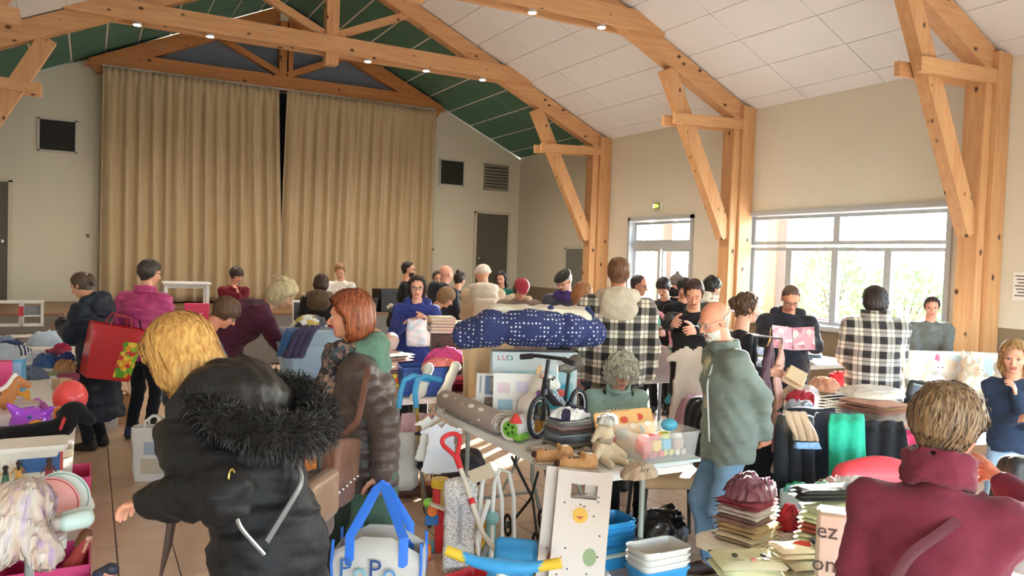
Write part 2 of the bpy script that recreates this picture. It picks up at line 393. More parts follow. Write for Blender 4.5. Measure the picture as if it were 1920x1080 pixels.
# cover strips in front of the far lowest ceiling
# ---------------------------------------------------------------- trusses
def bar(b, p, q, w, y0, y1, axis=None):
    """plank between two points of the XZ plane, w wide in that plane, from y0 to y1"""
    p, q = np.array(p, float), np.array(q, float); d = (q-p)/np.linalg.norm(q-p); nn = np.array([-d[1], d[0]])*w/2
    return b.prism([tuple(p-nn), tuple(q-nn), tuple(q+nn), tuple(p+nn)], y0, y1, axis=1)
def mir(p): return (2*XC-p[0], p[1])
def truss(Y, label, lamps):
    t = thing('roof_truss', label, 'truss', (0, Y, 0), group='timber roof trusses')
    def part(nm, p, q, w, y0, y1, ax):
        for s in (0, 1):
            P, Q = (p, q) if s == 0 else (mir(p), mir(q))
            b = B(); bar(b, P, Q, w, y0, y1); o = b.build(nm, TW[ax], t, smooth=False)
    part('post', (8.62, 0), (8.62, 4.23), .25, -.16, .16, 2)
    part('inner_post', (8.42, 0), (8.42, 4.05), .13, -.11, .11, 2)
    r0, r1 = (XC, ZR-.15), (8.55, roofz(8.55)-.15); part('rafter', r0, r1, .27, -.09, .09, 0)
    part('brace', (7.13, 4.6), (8.36, 2.28), .22, -.07, .07, 2)
    for dy in (-.15, .09): part('tie', (7.2, 3.9), (8.74, 3.97), .15, dy, dy+.06, 0)
    part('strut', (3.36, 5.28), (4.62, 5.86), .12, -.05, .05, 0)
    for dy in (-.16, .1):
        b = B().prism([(-.35, 5.0), (6.95, 5.0), (6.95, 5.03), (6.5, 5.26), (.1, 5.26), (-.35, 5.03)], dy, dy+.065, axis=1); b.build('collar_beam', TW[0], t, smooth=False)
    B().box((XC+.03, 0, (ZR+4.93)/2-.1), (.2, .18, ZR-4.93)).build('king_post', TW[2], t, smooth=False)
    for X in lamps:
        g = thing('spotlight', 'small round %s spotlight under the collar beam of the %s truss' % X[1:], 'lamp', (X[0], Y-.03, 4.99), group='spotlights under the collar beams')
        B().cyl((0, 0, .05), (0, 0, -.02), .05, .06, 16).build('housing', plain('#d8d8d4', .4), g)
        B().cyl((0, 0, -.021), (0, 0, -.026), .048, .048, 16).build('bulb', plain((1, .86, .62), .4, emit=30), g)
        la = bpy.data.lights.new('spot_glow', 'SPOT'); la.energy = LAMP_W; la.color = (1, .87, .7); la.spot_size = math.radians(150); la.spot_blend = 1; la.shadow_soft_size = .06
        lo = bpy.data.objects.new('spot_glow', la); COL.objects.link(lo); lo.parent = g; lo.location = (0, 0, -.04)
    return t
LAMP_W = 150
truss(12.35, 'timber roof truss nearest to the stage curtain', [(.55, 'leftmost', 'far'), (1.52, 'second', 'far'), (3.93, 'third', 'far'), (4.95, 'fourth', 'far'), (6.01, 'rightmost', 'far')])
truss(8.69, 'timber roof truss over the middle of the hall beside the glazed door', [(4.9, 'inner', 'middle'), (5.97, 'outer', 'middle')])
truss(5.02, 'timber roof truss at the wide window, nearest the camera', [])
# stage truss with blue-grey infill
t = thing('stage_truss', 'darker timber truss above the stage curtain with blue-grey infill', 'truss', (0, 15.62, 0))
TD = [woodmat('#c98a55', '#b5733f', True, a) for a in (0, 2)]
B().prism([(-.13, 5.0), (6.73, 5.0), (6.2, 5.27), (.4, 5.27)], -.1, .1, axis=1).build('tie_beam', TD[0], t, smooth=False)
for s in (0, 1):
    b = B(); p, q = (XC, ZR-.19), (6.6, roofz(6.6)-.19)
    bar(b, p if s == 0 else mir(p), q if s == 0 else mir(q), .27, -.08, .08); b.build('rafter', TD[0], t, smooth=False)
    b = B(); p, q = (3.36, 5.3), (4.62, 5.88)
    bar(b, p if s == 0 else mir(p), q if s == 0 else mir(q), .12, -.06, .06); b.build('strut', TD[0], t, smooth=False)
B().box((XC-.04, 0, 5.85), (.14, .16, 1.3)).box((XC+.12, .02, 5.85), (.09, .1, 1.3)).build('king_post', TD[1], t, smooth=False)
B().prism([(.6, 5.22), (6.0, 5.22), (XC, ZR-.25)], .1, .13, axis=1).build('infill_panel', cloth('#76808f', '#6b7584', 3, .5, .8, .3, 60), t, smooth=False)
t = thing('projector', 'white wireless box fixed to the king post above the stage', 'device', (3.25, 15.5, 6.45))
B().box((0, 0, 0), (.16, .09, .26), ch=.012).build('case', plain('#d9d6c8', .5), t); B().box((0, -.047, .04), (.1, .006, .12)).build('display', plain('#8f9486', .3), t)
# ---------------------------------------------------------------- stage curtains
def curtain(x0, x1, label, taper):
    nu, nv = 330, 30; npl = 14
    def fn(u, v):
        z = 4.98-v*4.12
        edge = taper*np.clip(1-v*1.6, -.25, 1)
        X = x0+(x1-x0)*u
        X = X+(edge*(u if taper < 0 else (1-u)))
        ph = u*npl*2*np.pi; A = .026+.036*np.clip(v*2.2, 0, 1)
        f = np.sin(ph+.7*np.sin(ph*.37+2*v)+.5*np.sin(3.1*u*6+v)) + .35*np.sin(2*ph+1+v)*np.clip(1-v, 0, 1)
        pinch = np.exp(-((v-.045)/.03)**2)
        hd_ = np.clip(1-v/.09, 0, 1); f = f*(1-hd_)+hd_*np.sin(2*ph)*.8
        y = 15.42+f*A*(1-.55*pinch)+.02*np.sin(9*u+3*v)
        return X, y, z
    b = B().grid(fn, nu, nv)
    o = b.build('stage_curtain', M_curt, None, label=label, cat='curtain', group='stage curtains', angle=180)
    md = o.modifiers.new('thick', 'SOLIDIFY'); md.thickness = .006; return o
m, n, l, p = newmat('curtain_velvet'); v = coords(n, l, (6, 6, .6)); l.new(mixc(n, l, noise(n, l, v, 2, 4), '#c4af8e', '#b59e7c'), p.inputs['Base Color'])
p.inputs['Roughness'].default_value = .8; p.inputs['Sheen Weight'].default_value = .3; M_curt = m
curtain(.16, 3.27, 'beige pleated stage curtain, the half towards the pink bag', -.1)
curtain(3.29, 6.46, 'beige pleated stage curtain, the half beside the wall vents', .03)
t = thing('curtain_track', 'white curtain rail under the stage beam', 'rail', (0, 15.5, 5.0)); B().box((XC, 0, 0), (6.3, .03, .025)).build('rail', M_white, t)
# ---------------------------------------------------------------- vents, doors, switches on the stage wall
def opening(nm, x0, x1, z0, z1, label, louvre=False):
    t = thing(nm, label, 'vent', ((x0+x1)/2, YS-.005, (z0+z1)/2)); w, h = x1-x0, z1-z0
    fr = B()
    for s in (-1, 1): fr.box((s*w/2, -.01, 0), (.03, .03, h+.03)).box((0, -.01, s*h/2), (w+.03, .03, .03))
    fr.build('frame', plain('#c9c7c1' if not louvre else '#a39d92', .5), t)
    B().box((0, .0, 0), (w, .01, h)).build('backing', plain('#22211f', .7), t)
    if louvre:
        for k in range(8): B().box((0, -.02, -h/2+(k+.5)*h/8), (w, .006, h/8*.9), rot=(math.radians(-35), 0, 0)).build('slat', plain('#a59f94', .5), t)
opening('wall_vent', -.8, -.235, 3.46, 4.01, 'square black opening high on the wall beside the curtain, near the left door')
opening('wall_vent', 6.74, 7.315, 3.45, 4.0, 'square black opening on the wall between curtain and slatted vent')
opening('louvre_vent', 7.83, 8.44, 3.42, 3.99, 'grey slatted air vent above the dark stage-side door', True)
def flush_door(nm, c, w, h, face, mt, hand=1):
    rz = 0 if face == 'y' else math.pi/2
    d = B().box((0, 0, h/2), (w, .05, h), ch=.004).build(nm, mt, None, c, (0, 0, rz), kind='structure')
    fr = B()
    for s in (-1, 1): fr.box((s*(w/2+.03), 0, h/2), (.06, .07, h+.06))
    fr.box((0, 0, h+.03), (w+.12, .07, .06)).build('door_frame', plain('#cfc8b6', .6), d)
    hb = B().cyl((hand*(w/2-.08), -.02, 1.03), (hand*(w/2-.08), -.075, 1.03), .012).tube([(hand*(w/2-.08), -.07, 1.03), (hand*(w/2-.2), -.07, 1.03)], .01).cyl((hand*(w/2-.08), -.024, 1.03), (hand*(w/2-.08), -.034, 1.03), .026)
    hb.build('door_handle', plain('#c8c8c8', .25, 1), d); return d
flush_door('door_1', (-1.66, YS-.01, .83), .86, 2.04, 'y', plain('#5d5750', .55), 1)
flush_door('door_2', (8.07, YS-.01, .83), .8, 2.04, 'y', plain('#5d574f', .55), -1)
flush_door('door_3', (XR-.01, 13.2, 0), .85, 2.1, 'x', plain('#7e7f7c', .5), -1)
for x, z in ((-.03, 2.01), (6.62, 2.01)):
    t = thing('wall_switch', 'small switch plate on the wall %s the curtain' % ('left of' if x < 1 else 'right of'), 'switch', (x, YS-.012, z)); B().box((0, 0, 0), (.07, .015, .07), ch=.004).build('plate', plain('#b5ada0', .5), t)
    B().box((0, -.01, 0), (.03, .01, .04)).build('rocker', plain('#5a554c', .5), t)
b = B().box((XL+.01, (YS+YB)/2, .05), (.02, YS-YB, .1)); struct('baseboard_left', b, plain('#8b7a66', .6))
# ---------------------------------------------------------------- glazing
M_pane = glassy((.9, .95, .95), .05, .02)
def glazing(nm, y0, y1, z0, z1, lights):
    """lights: list of (ya, yb, za, zb); frame members all round each light, pane inside"""
    w = thing(nm, None, None); del_ = w; w['kind'] = 'structure'
    for (a, c, d, e) in lights:
        fr = B(); tk = .05
        for yy in (a+tk/2, c-tk/2): fr.box((XR+.1, yy, (d+e)/2), (.07, tk, e-d))
        for zz in (d+tk/2, e-tk/2): fr.box((XR+.1, (a+c)/2, zz), (.068, c-a, tk))
        fr.build('sash', M_pvc, w, smooth=False)
        B().box((XR+.1, (a+c)/2, (d+e)/2), (.008, c-a-2*tk+.01, e-d-2*tk+.01)).build('pane', M_pane, w, smooth=False)
    fr = B(); tk = .06
    for yy in (y0-.02, y1+.02): fr.box((XR+.05, yy, (z0+z1)/2), (.18, tk, z1-z0+.1))
    fr.box((XR+.05, (y0+y1)/2, z1+.02), (.18, y1-y0+.1, tk))
    if z0 > .1: fr.box((XR+.04, (y0+y1)/2, z0-.01), (.22, y1-y0+.1, tk))
    fr.build('window_frame', M_pvc, w, smooth=False); return w
cy = [5.5, 6.29, 7.08, 7.86, 8.56]
glazing('window_1', 5.47, 8.58, 1.05, 2.62, [(a, c, 1.08, 2.14) for a, c in zip(cy[:-1], cy[1:])]+[(5.5, 7.07, 2.18, 2.6), (7.07, 8.56, 2.18, 2.6)])
gd = glazing('door_4', 9.85, 11.5, 0, 2.63, [(9.9, 10.68, .04, 2.12), (10.68, 11.46, .04, 2.12), (9.9, 11.46, 2.22, 2.6)])
B().box((XR+.06, 10.68, 1.1), (.1, .06, 2.1)).build('meeting_stile', M_pvc, gd, smooth=False)
B().box((XR+.08, 10.68, 2.17), (.12, 1.56, .11)).build('transom', M_pvc, gd, smooth=False)
B().tube([(XR-.02, 10.75, .95), (XR-.02, 10.75, 1.1)], .012).build('door_handle', plain('#c8c8c8', .3, 1), gd)
t = thing('exit_sign', 'green lit emergency exit sign above the glazed door', 'sign', (XR-.03, 10.72, 2.86))
B().box((0, 0, 0), (.06, .24, .14), ch=.006).build('case', plain('#e6e6dc', .5), t)
B().box((-.034, 0, 0), (.006, .2, .11)).build('sign_face', plain('#5d6b12', .4, emit=.4), t)
B().prism([(-.02, -.03), (.03, -.03), (.03, .03), (-.02, .03)], -.04, -.037, axis=0).build('glow', plain('#ffe23a', .4, emit=2.5), t)
B().prism([(.045, -.04), (.085, -.04), (.085, .04), (.045, .04)], -.04, -.037, axis=0).build('running_figure', plain('#f2f2d0', .4, emit=1), t)
B().prism([(-.075, 0), (-.04, -.03), (-.04, .03)], -.04, -.037, axis=0).build('arrow', plain('#f2f2d0', .4, emit=1), t)
# notice sheet on the right wall
t = thing('notice_sheet', 'printed notice on the wall beyond the nearest timber post', 'paper', (XR-.008, 4.62, 1.72)); B().box((0, 0, 0), (.004, .21, .3)).build('sheet', plain('#eceae4', .7), t)
for k in range(7): B().box((-.003, .01, .11-k*.035), (.001, .15-.03*(k % 3), .012)).build('printed_line', plain('#555555', .7), t)
# ---------------------------------------------------------------- outside
struct('ground_outside', B().box((30, 8, -.2), (42, 80, .1)), wallmat('pale_paving', '#c9c6ba', '#b9b9a8'))
for y in (8.95, 11.75): B().box((9.75, y, 1.8), (.24, .24, 4), ch=.02).build('veranda_post', woodmat('#5d4330', '#46301f', False, 2, 'weathered', .7), None, label='weathered timber post outside the %s' % ('wide window' if y < 10 else 'glazed door'), cat='post', group='veranda posts')
t = thing('red_rail', 'red painted rail outside the wide window', 'railing', (9.6, 7.3, 0)); B().box((0, 0, 1.08), (.06, 1.9, .06)).build('rail', plain('#d2334d', .4), t)
for yy in (-.9, .35, .9): B().box((0, yy, .66), (.05, .05, 1.3 if yy == .35 else .84)).build('baluster', plain('#d2334d', .4), t)
m, n, l, p = newmat('leaf'); oi = coords(n, l); l.new(mixc(n, l, noise(n, l, oi, 2.5, 3), '#5f8a4c', '#9db879'), p.inputs['Base Color']); p.inputs['Roughness'].default_value = .6
p.inputs['Transmission Weight'].default_value = 0; M_leaf = m
def bush(c, r, label, nleaf, seed, trunk=False):
    R = np.random.RandomState(seed); t = thing('shrub', label, 'bush', c, group='shrubs outside the windows'); b = B()
    u = R.normal(size=(nleaf, 3)); u /= np.linalg.norm(u, axis=1)[:, None]; rad = R.uniform(.55, 1, nleaf)**.6; Pp = u*rad[:, None]*np.array(r)+np.array([0, 0, r[2]*.95])
    e1 = R.normal(size=(nleaf, 3)); e1 /= np.linalg.norm(e1, axis=1)[:, None]; e2 = np.cross(e1, R.normal(size=(nleaf, 3))); e2 /= np.linalg.norm(e2, axis=1)[:, None]
    s = R.uniform(.07, .15, nleaf)[:, None]; V = np.stack([Pp-e1*s, Pp+e2*s*.5, Pp+e1*s, Pp-e2*s*.5], 1).reshape(-1, 3)
    b.add(V, [(4*k, 4*k+1, 4*k+2, 4*k+3) for k in range(nleaf)]); b.build('foliage', M_leaf, t, smooth=False, kind='stuff')
    st_ = B()
    for k in range(5): a = k*1.3+seed; st_.tube([(0, 0, 0), (.2*math.cos(a)*r[0], .2*math.sin(a)*r[1], r[2]*.7), (.55*math.cos(a)*r[0], .5*math.sin(a)*r[1], r[2]*1.4)], np.array([.05, .035, .01]), 5)
    st_.build('stem', plain('#5d4a38', .9), t)
bush((17, 16.2, 0), (1.0, 1.0, 1.1), 'round shrub behind the timber post outside the window', 900, 1)
bush((17, 13.7, 0), (1.0, 1.0, 1.35), 'tall leafy bush seen through the second window pane', 1100, 2)
bush((16.5, 11.3, 0), (1.1, 1.0, 1.05), 'bush seen beside the checked coat through the third pane', 1000, 3)
bush((16.5, 9.2, 0), (1.0, .9, .95), 'low bush seen through the last window pane', 900, 4)
# ================================================================= implicit-surface modelling (bodies, clothes, soft toys)
def smin(a, b, k):
    if k <= 0: return np.minimum(a, b)
    h = np.clip(.5+.5*(b-a)/k, 0, 1); return b*(1-h)+a*h-k*h*(1-h)
def nv(a): a = np.asarray(a, float); return a/(np.linalg.norm(a)+1e-12)
class S:
    """a list of primitives melted into one surface"""
    def __init__(s, k=.03): s.p = []; s.k = k; s.cut = []; s.disp = None; s.lo = None; s.hi = None
    def _bb(s, pts, r):
        for p in pts:
            p = np.asarray(p, float); s.lo = p-r if s.lo is None else np.minimum(s.lo, p-r); s.hi = p+r if s.hi is None else np.maximum(s.hi, p+r)
    def cap(s, a, b, ra, rb=None, q=None, k=None):
        rb = ra if rb is None else rb; a, b = np.asarray(a, float), np.asarray(b, float); ab = b-a; L2 = ab@ab+1e-12; L = math.sqrt(L2); s._bb((a, b), max(ra, rb)*1.12)
        def f(P):
            t = np.clip((P-a)@ab/L2, 0, 1); r = ra+(rb-ra)*t
            if q: r = r+q[1]*(np.sqrt(np.abs(np.sin(np.pi*(t*L+q[2])/q[0]))+.02)-.6)
            return np.sqrt(((P-a-t[:, None]*ab)**2).sum(1))-r
        s.p.append((f, k)); return s
    def chain(s, pts, rs, q=None, k=None):
        o = 0
        for i in range(len(pts)-1):
            s.cap(pts[i], pts[i+1], rs[i], rs[i+1], None if q is None else (q[0], q[1], o), k); o += np.linalg.norm(np.asarray(pts[i+1])-np.asarray(pts[i]))
        return s
    def etube(s, a, b, wa, wb, side, q=None, k=None):
        """tapered tube of elliptic section; wa=(half width along side, half depth)"""
        a, b = np.asarray(a, float), np.asarray(b, float); ab = b-a; L2 = ab@ab+1e-12; L = math.sqrt(L2); side = nv(np.asarray(side, float)-ab*(np.asarray(side, float)@ab)/L2); s._bb((a, b), max(*wa, *wb)*1.12)
        def f(P):
            t = np.clip((P-a)@ab/L2, 0, 1); w = wa[0]+(wb[0]-wa[0])*t; d = wa[1]+(wb[1]-wa[1])*t
            if q: e = q[1]*(np.sqrt(np.abs(np.sin(np.pi*(t*L+q[2])/q[0]))+.02)-.6); w = w+e; d = d+e
            v = P-a-t[:, None]*ab; vs = v@side; vn = np.sqrt(np.maximum((v*v).sum(1)-vs*vs, 0))
            g = np.sqrt((vs/w)**2+(vn/d)**2); return (g-1)*np.minimum(w, d)
        s.p.append((f, k)); return s
    def ell(s, c, r, R=None, k=None, sub=False):
        c = np.asarray(c, float); r = np.broadcast_to(np.asarray(r, float), (3,)).copy()
        def f(P):
            v = P-c
            if R is not None: v = v@np.asarray(R)
            g = np.sqrt(((v/r)**2).sum(1)); return (g-1)*r.min()
        if sub: s.cut.append((f, s.k if k is None else k))
        else: s._bb((c,), r.max()*1.08); s.p.append((f, k))
        return s
    def rbox(s, c, h, rad, R=None, k=None):
        c, h = np.asarray(c, float), np.asarray(h, float); s._bb((c,), np.linalg.norm(h)*1.05)
        def f(P):
            v = P-c
            if R is not None: v = v@np.asarray(R)
            q = np.abs(v)-(h-rad); return np.sqrt((np.maximum(q, 0)**2).sum(1))+np.minimum(q.max(1), 0)-rad
        s.p.append((f, k)); return s
    def __call__(s, P):
        d = None
        for f, k in s.p: d = f(P) if d is None else smin(d, f(P), s.k if k is None else k)
        for f, k in s.cut: d = -smin(-d, f(P), k)
        if s.disp is not None: d = d+s.disp(P)
        return d
    def mesh(s, h, pad=.02, lo=None, hi=None): return nets(s, (s.lo if lo is None else np.asarray(lo))-pad, (s.hi if hi is None else np.asarray(hi))+pad, h)
def nets(fn, lo, hi, h):
    n = np.maximum(np.ceil((hi-lo)/h).astype(int)+1, 3); ax = [lo[i]+h*np.arange(n[i]) for i in range(3)]
    P = np.stack(np.meshgrid(*ax, indexing='ij'), -1).reshape(-1, 3); D = fn(P).reshape(n); I = D < 0
    c = np.zeros(n-1, int)
    for dx in (0, 1):
        for dy in (0, 1):
            for dz in (0, 1): c += I[dx:n[0]-1+dx, dy:n[1]-1+dy, dz:n[2]-1+dz]
    act = (c > 0) & (c < 8); idx = -np.ones(n-1, int); A = np.argwhere(act)
    if len(A) == 0: return np.zeros((0, 3)), []
    idx[act] = np.arange(len(A)); sm = np.zeros((len(A), 3)); ct = np.zeros(len(A))
    co = [(x, y, z) for x in (0, 1) for y in (0, 1) for z in (0, 1)]
    for a in co:
        for ax_ in range(3):
            if a[ax_] == 1: continue
            b = list(a); b[ax_] = 1
            d0 = D[A[:, 0]+a[0], A[:, 1]+a[1], A[:, 2]+a[2]]; d1 = D[A[:, 0]+b[0], A[:, 1]+b[1], A[:, 2]+b[2]]
            m = (d0 < 0) != (d1 < 0); t = np.where(m, d0/(d0-d1+1e-15), 0)
            p = np.array(a, float)[None]+np.eye(3)[ax_][None]*t[:, None]; sm += p*m[:, None]; ct += m
    V = lo+h*(A+sm/ct[:, None]); F = []
    for ax_ in range(3):
        o = [i for i in range(3) if i != ax_]; s0 = [slice(None)]*3; s1 = [slice(None)]*3; s0[ax_] = slice(0, -1); s1[ax_] = slice(1, None)
        ch = I[tuple(s0)] != I[tuple(s1)]; E = np.argwhere(ch)
        E = E[(E[:, o[0]] > 0) & (E[:, o[1]] > 0) & (E[:, o[0]] < n[o[0]]-1) & (E[:, o[1]] < n[o[1]]-1)]
        def ci(d0, d1): q = E.copy(); q[:, o[0]] += d0; q[:, o[1]] += d1; return idx[q[:, 0], q[:, 1], q[:, 2]]
        Q = np.stack([ci(-1, -1), ci(0, -1), ci(0, 0), ci(-1, 0)], 1); ins = I[E[:, 0], E[:, 1], E[:, 2]]
        if ax_ == 1: ins = ~ins
        Q = np.where(ins[:, None], Q, Q[:, ::-1]); F.append(Q[(Q >= 0).all(1)])
    return V, np.concatenate(F).tolist()
def relax(V, F, it=2, w=.5):
    F = np.asarray(F); e = np.concatenate([F[:, [0, 1]], F[:, [1, 2]], F[:, [2, 3]], F[:, [3, 0]]]); V = V.copy()
    for _ in range(it):
        a = np.zeros_like(V); c = np.zeros(len(V)); np.add.at(a, e[:, 0], V[e[:, 1]]); np.add.at(c, e[:, 0], 1); V += w*(a/np.maximum(c, 1)[:, None]-V)
    return V
def ribbons(fn, starts, steps, dl, flow, width, lift=.003, seed=0, hook=None):
    """strands that run along an implicit surface; flow(P,N)->direction"""
    R = np.random.RandomState(seed); P = np.array(starts, float); n = len(P); e = .004; rows = []
    st = steps*R.uniform(.7, 1, n)
    def grad(P): return np.stack([(fn(P+np.eye(3)[i]*e)-fn(P-np.eye(3)[i]*e))/(2*e) for i in range(3)], 1)
    lf = lift*R.uniform(.3, 1.6, n)
    jit = R.normal(size=(n, 3))*.25; live = np.ones(n)
    for k in range(steps+1):
        N = grad(P); N /= np.linalg.norm(N, axis=1)[:, None]+1e-9; P = P-N*(fn(P)-lf)[:, None]*.8
        d = flow(P, N)+jit*.35; d -= N*(d*N).sum(1)[:, None]; d /= np.linalg.norm(d, axis=1)[:, None]+1e-9
        s = np.cross(N, d); w = width*np.sin(np.pi*np.clip((k+.6)/(st+.8), 0, 1))[:, None]**.5
        rows.append((P-s*w, P+s*w)); P = P+d*dl*(k < st)[:, None]
    m = len(rows); V = np.stack([x for r in rows for x in r], 1).reshape(-1, 3); F = []
    for i in range(n):
        for k in range(m-1):
            if k < st[i]: a = i*2*m+2*k; F.append((a, a+1, a+3, a+2))
    return V, F
# ================================================================= people
def rotm(ax, deg):
    return np.array(Matrix.Rotation(math.radians(deg), 3, ax))
def headsdf(jaw=1., nose=1.):
    s = S(.05)
    s.ell((0, -.07, .12), (.325, .41, .38)); s.ell((0, .1, -.18), (.245*jaw, .27, .31), k=.12); s.ell((0, .265, -.40), (.1*jaw, .085, .08), k=.1)
    s.cap((-.14, .315, .085), (.14, .315, .085), .045, k=.08)
    for x in (-1, 1): s.ell((x*.16, .22, -.13), (.1, .11, .1), k=.08); s.ell((x*.34, -.03, -.04), (.03, .085, .13), rotm('Z', x*20)@rotm('X', 12), k=.015)
    for x in (-1, 1): s.ell((x*.135, .42, .0), (.085, .08, .05), sub=True, k=.06)
    s.cap((0, .36, .03), (0, .46*nose+.01, -.14), .032, .048*nose, k=.035)
    for x in (-1, 1): s.ell((x*.05, .40, -.155), (.036, .045, .032), k=.025)
    s.cap((-.075, .335, -.262), (.075, .335, -.262), .026, k=.02); s.cap((-.06, .335, -.305), (.06, .335, -.305), .03, k=.02)
    s.cap((0, .345, -.262), (0, .35, -.3), .026, k=.02)
    return s
HL = dict(  # hairline: y limit against z, in head heights
    short=[(-.6, -.42), (-.3, -.2), (-.12, -.1), (.1, -.02), (.2, .08), (.3, .2), (.4, .28), (.47, .42), (.6, .5)],
    long=[(-1.6, .0), (-.5, .0), (-.2, .06), (.05, .08), (.2, .15), (.3, .22), (.4, .3), (.48, .42), (.6, .5)],
    tucked=[(-1.6, -.02), (-.5, -.02), (-.2, -.1), (.0, -.06), (.1, .04), (.25, .18), (.36, .26), (.46, .4), (.6, .5)],
    fringe=[(-1.6, .1), (-.5, .1), (-.2, .1), (.02, .14), (.08, .3), (.12, .5), (.42, .6), (.6, .6)],
    bald=[(-.6, -.42), (-.3, -.2), (-.1, -.06), (.08, -.02), (.13, -.2), (.2, -.5), (.6, -2)],
    receding=[(-.6, -.42), (-.3, -.2), (-.12, -.1), (.1, -.02), (.16, .1), (.3, .12), (.42, .14), (.6, .2)])
def hairsdf(style, thick=.06, line='short', length=0, extra=(), rough=.007, cap_=False):
    """hair volume in head-height units"""
    s = S(.08); s.ell((0, -.075, .125), (.335+thick, .415+thick, .385+thick))
    if length > 0:
        L = length; s.etube((0, -.1, .1), (0, -.14, -.05-L*.5), (.36+thick, .35+thick*.7), (.38+thick, .33+thick), (1, 0, 0), k=.15)
        s.etube((0, -.14, -.05-L*.5), (0, -.16, -.05-L), (.38+thick, .33+thick), (.33, .24), (1, 0, 0), k=.1)
    else: s.etube((0, -.15, 0), (0, -.2, -.3), (.3, .25+thick*.5), (.2, .16), (1, 0, 0), k=.1)
    for c, r in extra: s.ell(c, r, k=.05)
    hz = np.array([a for a, _ in HL[line]]); hy = np.array([b for _, b in HL[line]])
    base = s.__call__
    def f(P):
        d = base(P); cut = (P[:, 1]-np.interp(P[:, 2], hz, hy)+.05*snoise(P*np.array([1, .2, .6]), 14, 6, 3))*.75
        ex = None
        for c, r in extra: e = (np.sqrt((((P-np.array(c))/np.array(r))**2).sum(1))-1)*min(r if np.ndim(r) else [r]); ex = e if ex is None else np.minimum(ex, e)
        d = np.maximum(d, cut) if ex is None else np.minimum(np.maximum(d, cut), ex)
        if rough: d = d+rough*snoise(P*np.array([1, 1, .25]), 22, 8, 1)+rough*.6*snoise(P, 9, 6, 2)
        return d
    f.lo, f.hi = s.lo-.08, s.hi+.08; return f
def hand_sdf(w, d, n, side, curl=.35, spread=.1, sc=1., thumb=.5, r=1.):
    """w wrist, d direction of the fingers, n palm normal, side +1 = thumb lies along cross(d,n)"""
    d = nv(d); n = nv(np.asarray(n)-d*(np.asarray(n)@d)); t = np.cross(d, n)*side; s = S(.012*sc); w = np.asarray(w, float)
    L = .092*sc
    s.etube(w, w+d*.03*sc, (.027*sc, .02*sc), (.034*sc, .018*sc), t); s.etube(w+d*.03*sc, w+d*L, (.036*sc, .016*sc), (.04*sc, .013*sc), t)
    for i, (o, ln) in enumerate(((.03, .07), (.01, .078), (-.01, .072), (-.029, .056))):
        p = w+d*(L-.006*sc)+t*o*sc; q = d+t*(o*spread*12); q = nv(q); a = 0
        for j, fr in enumerate((.45, .32, .25)):
            a += curl*(55 if j == 0 else 75)*(1+.08*i); dd = q*math.cos(math.radians(a))+n*math.sin(math.radians(a)); e = p+dd*ln*fr*sc; s.cap(p, e, (.0092-.0009*j)*sc*r, (.0085-.0009*j)*sc*r, k=.005*sc); p = e
    p = w+d*.028*sc+t*.026*sc; q = nv(t*.75+d*.65+n*.35*thumb)
    for j, fr in enumerate((.045, .032, .026)):
        e = p+q*fr*sc; s.cap(p, e, (.012-.0012*j)*sc*r, (.0108-.001*j)*sc*r, k=.008*sc); p = e; q = nv(q+d*.35+n*.3*thumb-t*.25*(thumb))
    return s
def ik(a, c, l1, l2, pole):
    a, c = np.asarray(a, float), np.asarray(c, float); v = c-a; L = np.linalg.norm(v); mx = (l1+l2)*.985
    if L > mx: c = a+v/L*mx; v = c-a; L = mx
    L = max(L, abs(l1-l2)*1.05+1e-3); x = (L*L+l1*l1-l2*l2)/(2*L); y = math.sqrt(max(l1*l1-x*x, 0)); u = nv(v); p = nv(np.asarray(pole)-u*(np.asarray(pole)@u))
    return a+u*x+p*y, c
def merge(b, V, F, mi): b.add(V, F, mi)
LOG = []
